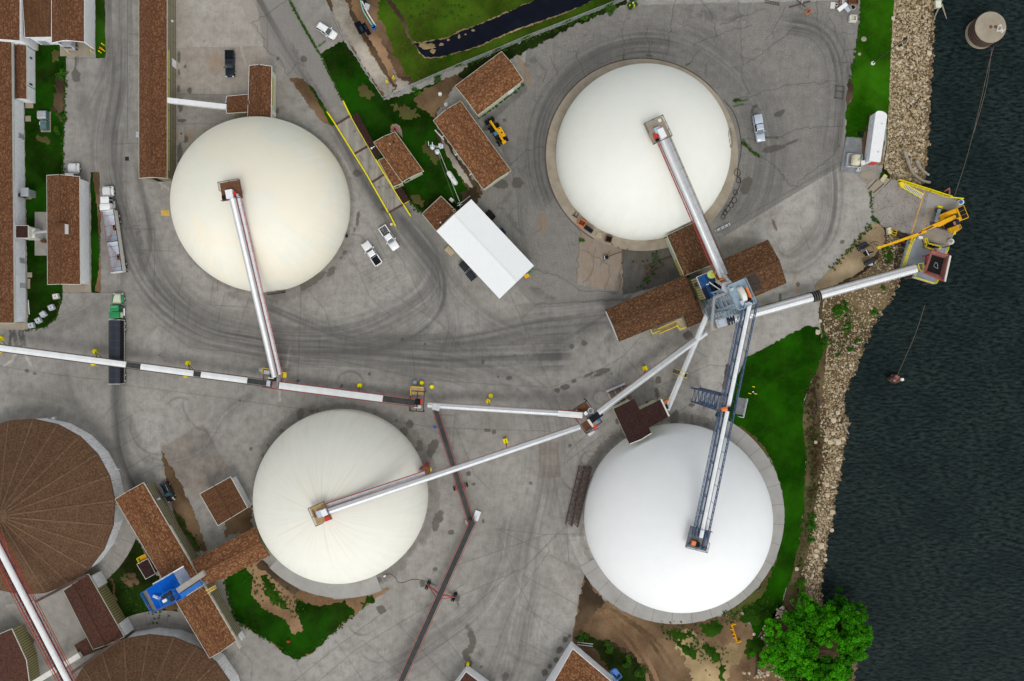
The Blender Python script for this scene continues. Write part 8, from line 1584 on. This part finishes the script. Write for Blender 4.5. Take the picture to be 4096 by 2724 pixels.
for k in range(9):mb=MB();p=A+u*(k+.3) / 9;mb.beam(p,p+v,.12,.15);mb.build('slat',M['redrust'] if k % 3 else M['offwhite'],gp)
mb=MB();[mb.beam(A+v*f+u*.0+Vector((0,0,-.1)),B+v*f+Vector((0,0,-.1)),.1) for f in (.05,.35,.65,.95)];mb.build('cross_rail',M['rustbeam'],gp);mb=MB();mb.beam(W(2425,1566,.5),W(2500,1534,.5),.45,.4);mb.build('white_channel',M['alu'],gp)
lt=thing('rusty_rack','rusty open steel frame on the gravel beside the sheds','frame',W(2630,1065))
for P in ([(2692,1024),(2580,1068)],[(2664,1060),(2588,1100)],[(2578,1062),(2590,1104)],[(2596,1058),(2608,1092)],[(2640,1042),(2600,1090)]):mb=MB();mb.beam(W(*P[0],.3),W(*P[1],.3),.2);mb.build('bar',M['rustbeam'],lt)
ll=thing('lamp_pole','dark lamp pole leaning down over the tan slab beside the graffiti dome','lamp pole',W(2495,1003));mb=MB();mb.tube(W(2496,1003,.8),W(2428,1028,.9),.1,8);mb.build('pole',M['rustbeam'],ll);mb=MB();p=W(2424,1030,.9);mb.box((p.x,p.y,.8),(1.0,.75,.5),.2);mb.build('lamp_head',M['black'],ll);mb=MB();p=W(2418,1031,.9);mb.box((p.x,p.y,.85),(.12,.75,.45),.2);mb.build('lens',M['lamp'],ll)
small('cable_tray','silver cable tray section lying beside the north silver conveyor','tray',2890,911,[('floor','alu',BX((0,0,.12),(3.7,.55,.05))),('side','alu',BX((0,.27,.25),(3.7,.05,.28))),('side','alu',BX((0,-.27,.25),(3.7,.05,.28)))]+[('rung','timber',BX((x,0,.2),(.12,.5,.1))) for x in (-1.5,-.5,.5,1.4)],27)
tr4=lambda w_,l_,h_,m1,m2:[('floor',m2,BX((0,0,.15),(w_,l_,.1)))]+[('side',m1,BX(*v_)) for v_ in (((0,-l_ / 2,h_ / 2),(w_,.14,h_)),((0,l_ / 2,h_ / 2),(w_,.14,h_)),((-w_ / 2,0,h_ / 2),(.14,l_,h_)),((w_ / 2,0,h_ / 2),(.14,l_,h_)))]
small('skip','orange open topped bin on the ring of the graffiti dome','bin',2327,893,tr4(1.5,1.2,.8,'orange','rust'),-32,.12);small('dark_box','black box beside the orange bin on the dome ring','box',2354,919,[('case','carnavy',BX((0,0,.4),(1.9,.8,.8))),('lid','black',BX((0,0,.82),(1.95,.85,.05)))],-36,.12)
small('pallet','pale wooden pallet leaning on the ring of the graffiti dome','pallet',2397,942,[('boards','wood',lambda mb:[mb.box((-.5+k*.2,0,.3),(.15,1.1,.04)) for k in range(6)]),('bearers','wood',lambda mb:[mb.box((0,y,.2),(1.2,.1,.14)) for y in (-.45,0,.45)])],-20,.12)
small('skip','rust brown open bin at the end of the row on the dome ring','bin',2434,957,tr4(1.3,1.3,.7,'rust','black'),-14,.12);small('pallet_fork','dark pallet fork attachment on the ring of the graffiti dome','fork',2302,862,[('carriage','rustbeam',BX((0,-.3,.3),(1.3,.2,.5)))]+[('tine','timber',BX((x,.35,.12),(.14,1.2,.1))) for x in (-.3,.4)],-28,.12)
for x,y,lab in ((1858,1066,'dark slatted rack by the white roofed workshop, the northern one'),(1885,1104,'dark slatted rack by the white roofed workshop, the southern one')):small('slatted_rack',lab,'rack',x,y,[('slats','carnavy',lambda mb:[mb.box((-.9+k*.36,0,.9),(.3,1.6,.05)) for k in range(6)]),('frame','black',lambda mb:[mb.beam((-1.1,yy,.8),(1.1,yy,.8),.1) for yy in (-.7,.7)]),('leg','black',BX((-.9,0,.4),(.1,1.4,.8))),('leg','black',BX((.9,0,.4),(.1,1.4,.8)))],-50)
small('pallet_stack','stack of pale pallets against the white roofed workshop','pallets',1799,1005,[('boards','wood',lambda mb:[mb.box((-.9+k*.22,0,.8),(.17,1.3,.05)) for k in range(9)]),('stack','wood',BX((0,0,.4),(1.9,1.25,.72)))],-43)
small('yellow_bin','orange yellow lidded bin at the corner of the workshop','bin',2107,1105,[('case','mach',BX((0,0,.45),(1.0,.75,.9))),('lid','mach',BX((0,0,.93),(1.05,.8,.06)))],30);small('hose_coil','green hose coil hanging by the workshop corner','hose',2122,1087,[('coil','green',lambda mb:mb.path([(.45*math.cos(k*.6)*(1+k*.012),.3*math.sin(k*.6),.5+.01*k) for k in range(34)],.05,5)),('hook','black',BX((0,.1,.4),(.1,.1,.8)))],20)
small('crate','black crate behind the white roofed workshop','crate',1962,862,tr4(1.9,1.2,1.0,'black','timber'),-48);small('barrow','dark blue barrow behind the white roofed workshop','barrow',2013,925,[('tray','carnavy',BX((0,0,.5),(1.4,.6,.3))),('handle','blue_paint',BX((-.9,0,.5),(.5,.5,.06))),('wheel','black',TB((.6,-.1,.22),(.6,.1,.22),.22,12))],-52)
hs=thing('hose','tangled black hoses on the east ring of the graffiti dome','hose',W(2960,760))
for k,(x,y,r_) in enumerate([(2950,690,12),(2955,720,9),(2942,770,8),(2937,800,10),(2925,820,9),(2910,835,11),(2900,850,9),(2893,866,8)]):mb=MB();mb.path([W(x+r_*math.cos(a_)*(1+.1*math.sin(a_*3)),y+r_*1.3*math.sin(a_),.18+.01*a_) for a_ in np.arange(0,7.5,.5)],.05,4);mb.build('hose_loop',M['black'],hs)
mb=MB();mb.path([W(*q,.16) for q in spline([(2895,400),(2935,450),(2958,520),(2965,600),(2950,690),(2962,730),(2940,780),(2890,860)],8)],.05,4);mb.build('hose_line',M['black'],hs)
mb=MB();mb.path([W(2568+388*math.cos(R(a_)),620+388*math.sin(R(a_)),.06) for a_ in range(120,325,5)],.06,4);tag(mb.build('cable',M['rustbeam']),'dark cable laid round the ring of the graffiti dome','cable')
mb=MB();mb.path([W(*q,.04) for q in spline([(1540,2300),(1560,2296),(1582,2310),(1592,2328),(1615,2330),(1650,2318),(1690,2322),(1745,2342)],8)],.04,4);tag(mb.build('cable',M['black']),'black power cable snaking to the portable conveyor','cable');small('plug_box','small white plug box at the rim of the streaked dome','box',1540,2302,[('case','pvc',BX((0,0,.3),(.5,.3,.6))),('plug','black',BX((.2,0,.2),(.2,.15,.2)))],30)
small('blade','yellow loader blade attachment on the sandy ground','blade',2936,2530,[('blade','mach',lambda mb:mb.add([(-2.05,-.2,.05),(2.05,-.2,.05),(2.05,.05,.9),(-2.05,.05,.9),(-2.05,.1,.05),(2.05,.1,.05)],[(0,1,2,3),(3,2,5,4),(0,4,5,1),(0,3,4),(1,5,2)])),('end_plate','mach',BX((-2.0,.35,.45),(.14,1.0,.9))),('end_plate','mach',BX((2.0,.35,.45),(.14,1.0,.9)))]+[('bracket','mach',BX((x,-.35,.35),(.16,.5,.4))) for x in (-1,.1,.9)],-72)
for nm,lab,ct,x,y,rz,sh in [('plastic_sheet','black plastic sheet over the trench, the western one','sheet',1440,112,-62,[('sheet','liner',BX((0,0,.2),(2.8,1.5,.05))),('fold','tarp',BX((.4,.2,.24),(1.2,.5,.06)))]),('plastic_sheet','black plastic sheet over the trench, the eastern one','sheet',1466,118,-60,[('sheet','liner',BX((0,0,.2),(2.9,.9,.05))),('fold','tarp',BX((-.4,.1,.24),(1.0,.3,.06)))]),('barrel','open blue barrel at the end of the basin pipes','barrel',1497,113,0,[('shell','blue_paint',lambda mb:mb.loft([[(r_*math.cos(k*math.tau / 18),r_*math.sin(k*math.tau / 18),z_) for k in range(18)] for r_,z_ in ((.5,0),(.52,.9),(.4,.9),(.38,.1))])),('inside','black',TB((0,0,.1),(0,0,.15),.38,14))]),('junction_box','grey white box beside the basin pipes','box',1469,30,-20,[('case','tote',BX((0,0,.45),(1.0,1.1,.9))),('lid','alu',BX((0,0,.93),(.9,1.0,.05)))]),('tyre','black tyre lying by the basin pipes','tyre',1458,9,0,[('tread','black',lambda mb:mb.loft([[(r_*math.cos(k*math.tau / 18),r_*math.sin(k*math.tau / 18),z_) for k in range(18)] for r_,z_ in ((.3,.05),(.52,.0),(.55,.15),(.5,.28),(.3,.25))])),('hole','timber',TB((0,0,0),(0,0,.04),.3,12))]),('trestle','small yellow stand at the end of the trench','stand',1549,331,20,[('frame','lemon',lambda mb:[mb.beam((-.25,0,.0),(0,.5,.6),.1),mb.beam((.25,0,0),(0,.5,.6),.1)]),('foot','yellow',BX((0,0,.05),(.6,.1,.1)))]),('trestle','small yellow stand nearer the fence corner gravel','stand',1573,316,-10,[('frame','lemon',lambda mb:[mb.beam((-.25,0,.0),(0,.6,.6),.1),mb.beam((.25,0,0),(0,.6,.6),.1)]),('foot','yellow',BX((0,0,.05),(.6,.1,.1)))])]:small(nm,lab,ct,x,y,sh,rz)
for P,m_,lab in (([(1440,-10,.3),(1452,40,.3),(1475,80,.3),(1492,106,.5)],'teal','teal pipe running along the trench to the blue barrel'),([(1448,5,.3),(1470,50,.3),(1488,80,.3),(1503,103,.5)],'pvc','white pipe running along the trench to the blue barrel')):mb=MB();mb.path([W(*q) for q in [tuple(q) for q in spline(P,5)]],.14,8);tag(mb.build('pipe',M[m_]),lab,'pipe')
for k,(x,y,rz) in enumerate(((3013,1547,-15),(2998,1574,-15),(3021,1575,-5))):mb=MB();c=W(x,y);mb.box((c.x,c.y,.15),(.6,.16,.25),R(rz));tag(mb.build('marker_board',M['yellow']),['yellow board north of the white stub on the river lawn','yellow board south west of the white stub on the river lawn','yellow board south east of the white stub on the river lawn'][k],'marker board')
small('pipe_stub','white pipe stub between the yellow boards on the river lawn','pipe',3010,1567,[('riser','pvc',TB((0,0,0),(0,0,.5),.12,10)),('cap','pvc',TB((0,0,.5),(0,0,.55),.16,10))]);small('boulder_marker','small round white stone on the river grass','stone',3436,217,[('stone','apron_tan',lambda mb:mb.ell((0,0,.15),.38,.36,.25))]);small('stone_patch','flat heap of pale stones on the river grass','stones',3455,156,[('heap','gravel_white',lambda mb:mb.ell((0,0,.02),.65,.6,.12))])
small('trash_can','small dark bin at the east rim of the cream dome','bin',1388,947,[('can','carnavy',TB((0,0,0),(0,0,.8),.25,12)),('lid','black',TB((.1,.2,.8),(.1,.2,.86),.27,12))]);small('signal_base','small white box by the south yellow weighbridge rail','box',1566,898,[('case','pvc',BX((0,0,.3),(.5,.4,.6))),('lens','lamp',BX((0,0,.62),(.2,.2,.05)))],30)
small('yellow_puck','flat yellow drum standing alone above another by the conveyor leg','drum',1963,1583,[('drum','lemon',TB((0,0,0),(0,0,.5),.48,18)),('rim','yellow',TB((0,0,.5),(0,0,.55),.3,16))]);small('pump','small black pump on the paving by the maroon building','pump',2589,1610,[('case','black',BX((0,0,.3),(.6,.4,.5))),('handle','timber',BX((0,.2,.55),(.5,.06,.2)))],10);small('hand_truck','yellow hand truck lying by the maroon building','hand truck',2614,1606,[('frame','yellow',lambda mb:[mb.beam((-.6,y,.1),(.6,y,.1),.07) for y in (-.18,.18)]),('plate','yellow',BX((-.6,0,.12),(.15,.45,.05)))],25)
mb=MB();mb.beam(W(2640,1604,.1),W(2700,1575,.1),.12);tag(mb.build('kerb_bar',M['yellow']),'thin yellow bar on the paving by the grey box conveyor foot','bar')
small('white_ladder','white ladder in the weeds behind the packing house','ladder',2340,2575,[('rail','pvc',lambda mb:[mb.beam((-1.7,y,.3),(1.7,y,.3),.1) for y in (-.25,.25)]),('rungs','carnavy',lambda mb:[mb.beam((-1.4+k*.4,-.25,.3),(-1.4+k*.4,.25,.3),.12) for k in range(8)])],-7)
bs=thing('blue_scaffold','blue steel scaffold fixed high on the white packing house wall','scaffold',W(2460,2690));z=3.5
mb=MB();q=W(2462,2690,z);mb.box((q.x,q.y,z),(1.5,1.1,.08),-.6);mb.build('deck',M['blue_paint'],bs);f=lambda x,y,zz=z:W(x,y,zz);railing(bs,'railing',[f(2438,2680),f(2462,2668),f(2486,2700),f(2464,2715),f(2438,2680)],M['blue_paint'],1.0,.8,.05);mb=MB()
for k in range(7):mb.beam(f(2452 - k*.6,2712+k*5,z - k*.4),f(2464 - k*.6,2708+k*5,z - k*.4),.08)
mb.beam(f(2450,2710),f(2444,2745,.6),.08);mb.beam(f(2466,2706),f(2460,2742,.6),.08);mb.build('ladder',M['blue_paint'],bs);mb=MB();[mb.beam(f(x,y,0),f(x,y,z),.12) for x,y in ((2446,2684),(2470,2700))];mb.build('leg',M['blue_paint'],bs)
rt=thing('stair_tower','red steel stair tower at the rim of the rust streaked dome','stair tower',W(1705,1885))
for x,y in ((1690,1862),(1716,1865),(1690,1905),(1722,1900)):mb=MB();p=W(x,y);mb.beam((p.x,p.y,0),(p.x,p.y,5.6),.2);mb.build('leg',M['red'],rt)
mb=MB()
for k in range(5):
 z=1+k*1.1;A,B,C,D=W(1690,1862,z),W(1716,1865,z),W(1722,1900,z),W(1690,1905,z)
 for p,q in ((A,B),(B,C),(C,D),(D,A),(A,C),(B,D)):mb.beam(p,q,.12)
mb.build('bracing',M['red'],rt);mb=MB();p=W(1704,1884,5.6);mb.box((p.x,p.y,5.6),(1.6,1.9,.1),.1);mb.build('landing',M['rust'],rt);mb=MB();mb.beam(W(1712,1850,.6),W(1690,1880,5.0),.8,.15);mb.build('stair_flight',M['red'],rt);mb=MB();p=W(1724,1878,3);mb.box((p.x,p.y,3),(.2,.7,.5));mb.build('sign',M['lemon'],rt)
ra=thing('hatch_stair','dark slatted stair at the south rim of the cream dome','stair',W(1105,1165));mb=MB()
for k in range(9):mb.beam(W(1068+k*8,1156+k*1.2,1.6 - k*.1),W(1074+k*7,1176 - k*.9,1.2 - k*.1),.12)
mb.build('slats',M['pole'],ra);mb=MB();mb.beam(W(1064,1157,1.7),W(1142,1168,.5),.2);mb.beam(W(1068,1178,1.0),W(1142,1169,.3),.2);mb.build('stringer',M['timber'],ra)
def on_dome(px,py,cx,cy,r):
 c=W(cx,cy);r=r / PPM+.05;z=5.0
 for _ in range(20):p=W(px,py,z);q=r*r - (p.x - c.x) ** 2 - (p.y - c.y) ** 2;z=.5*z+.5*math.sqrt(max(q,.01))
 return W(px,py,z)
gf=thing('graffiti','black hand sprayed scrawl low on the east side of the pale dome','graffiti',W(2920,550))
for P in ([(2915,505),(2918,515),(2922,528),(2925,540),(2927,555),(2928,570),(2927,585)],[(2918,512),(2924,516),(2920,522),(2927,526),(2922,532),(2928,537)],[(2914,520),(2917,526),(2913,531),(2917,537),(2914,543),(2917,549)],[(2916,553),(2920,559),(2917,565),(2921,571)],[(2919,575),(2923,580),(2920,586),(2925,590),(2922,578)],[(2925,560),(2930,566),(2931,578),(2926,590)]):mb=MB();mb.path([on_dome(x,y,2567,618,344) for x,y in spline(P,4)],.045,4);mb.build('stroke',M['black'],gf)
w=bpy.data.worlds.new('World');scene.world=w;w.use_nodes=True
nt=w.node_tree;bg=nt.nodes['Background']
sky=nt.nodes.new('ShaderNodeTexSky');sky.sky_type='NISHITA';sky.sun_disc=False
SUN_EL,SUN_AZ=60,168
sky.sun_elevation=R(SUN_EL);sky.sun_rotation=R(SUN_AZ);sky.air_density=1.0;sky.dust_density=3.0;sky.ozone_density=1.0
hs=nt.nodes.new('ShaderNodeHueSaturation');hs.inputs['Saturation'].default_value=.12
nt.links.new(sky.outputs[0],hs.inputs['Color'])
tc=nt.nodes.new('ShaderNodeTexCoord');sx_=nt.nodes.new('ShaderNodeSeparateXYZ');nt.links.new(tc.outputs['Generated'],sx_.inputs[0])
mr=nt.nodes.new('ShaderNodeMapRange');mr.inputs[1].default_value=0;mr.inputs[2].default_value=.8;mr.inputs[3].default_value=4.6;mr.inputs[4].default_value=1.0;nt.links.new(sx_.outputs[2],mr.inputs[0])
vm=nt.nodes.new('ShaderNodeVectorMath');vm.operation='SCALE';nt.links.new(hs.outputs[0],vm.inputs[0]);nt.links.new(mr.outputs[0],vm.inputs['Scale']);nt.links.new(vm.outputs[0],bg.inputs[0]);bg.inputs[1].default_value=.105
sl=bpy.data.lights.new('sun','SUN');sl.energy=.7;sl.angle=R(20);sl.color=(1,.965,.91)
so=bpy.data.objects.new('sun',sl);COL.objects.link(so)
d=Vector((math.sin(R(SUN_AZ))*math.cos(R(SUN_EL)),math.cos(R(SUN_AZ))*math.cos(R(SUN_EL)),math.sin(R(SUN_EL))))
so.rotation_euler=d.to_track_quat('Z','Y').to_euler();so.location=d*150
cd=bpy.data.cameras.new('camera');co=bpy.data.objects.new('camera',cd);COL.objects.link(co)
co.location=(0,0,H);co.rotation_euler=(0,0,0);cd.sensor_width=36;cd.sensor_fit='HORIZONTAL'
cd.lens=36*H*PPM / 4096;cd.clip_start=1;cd.clip_end=4000
scene.camera=co
vs=scene.view_settings;vs.view_transform='Standard';vs.look='None';vs.gamma=1;vs.exposure=0.0
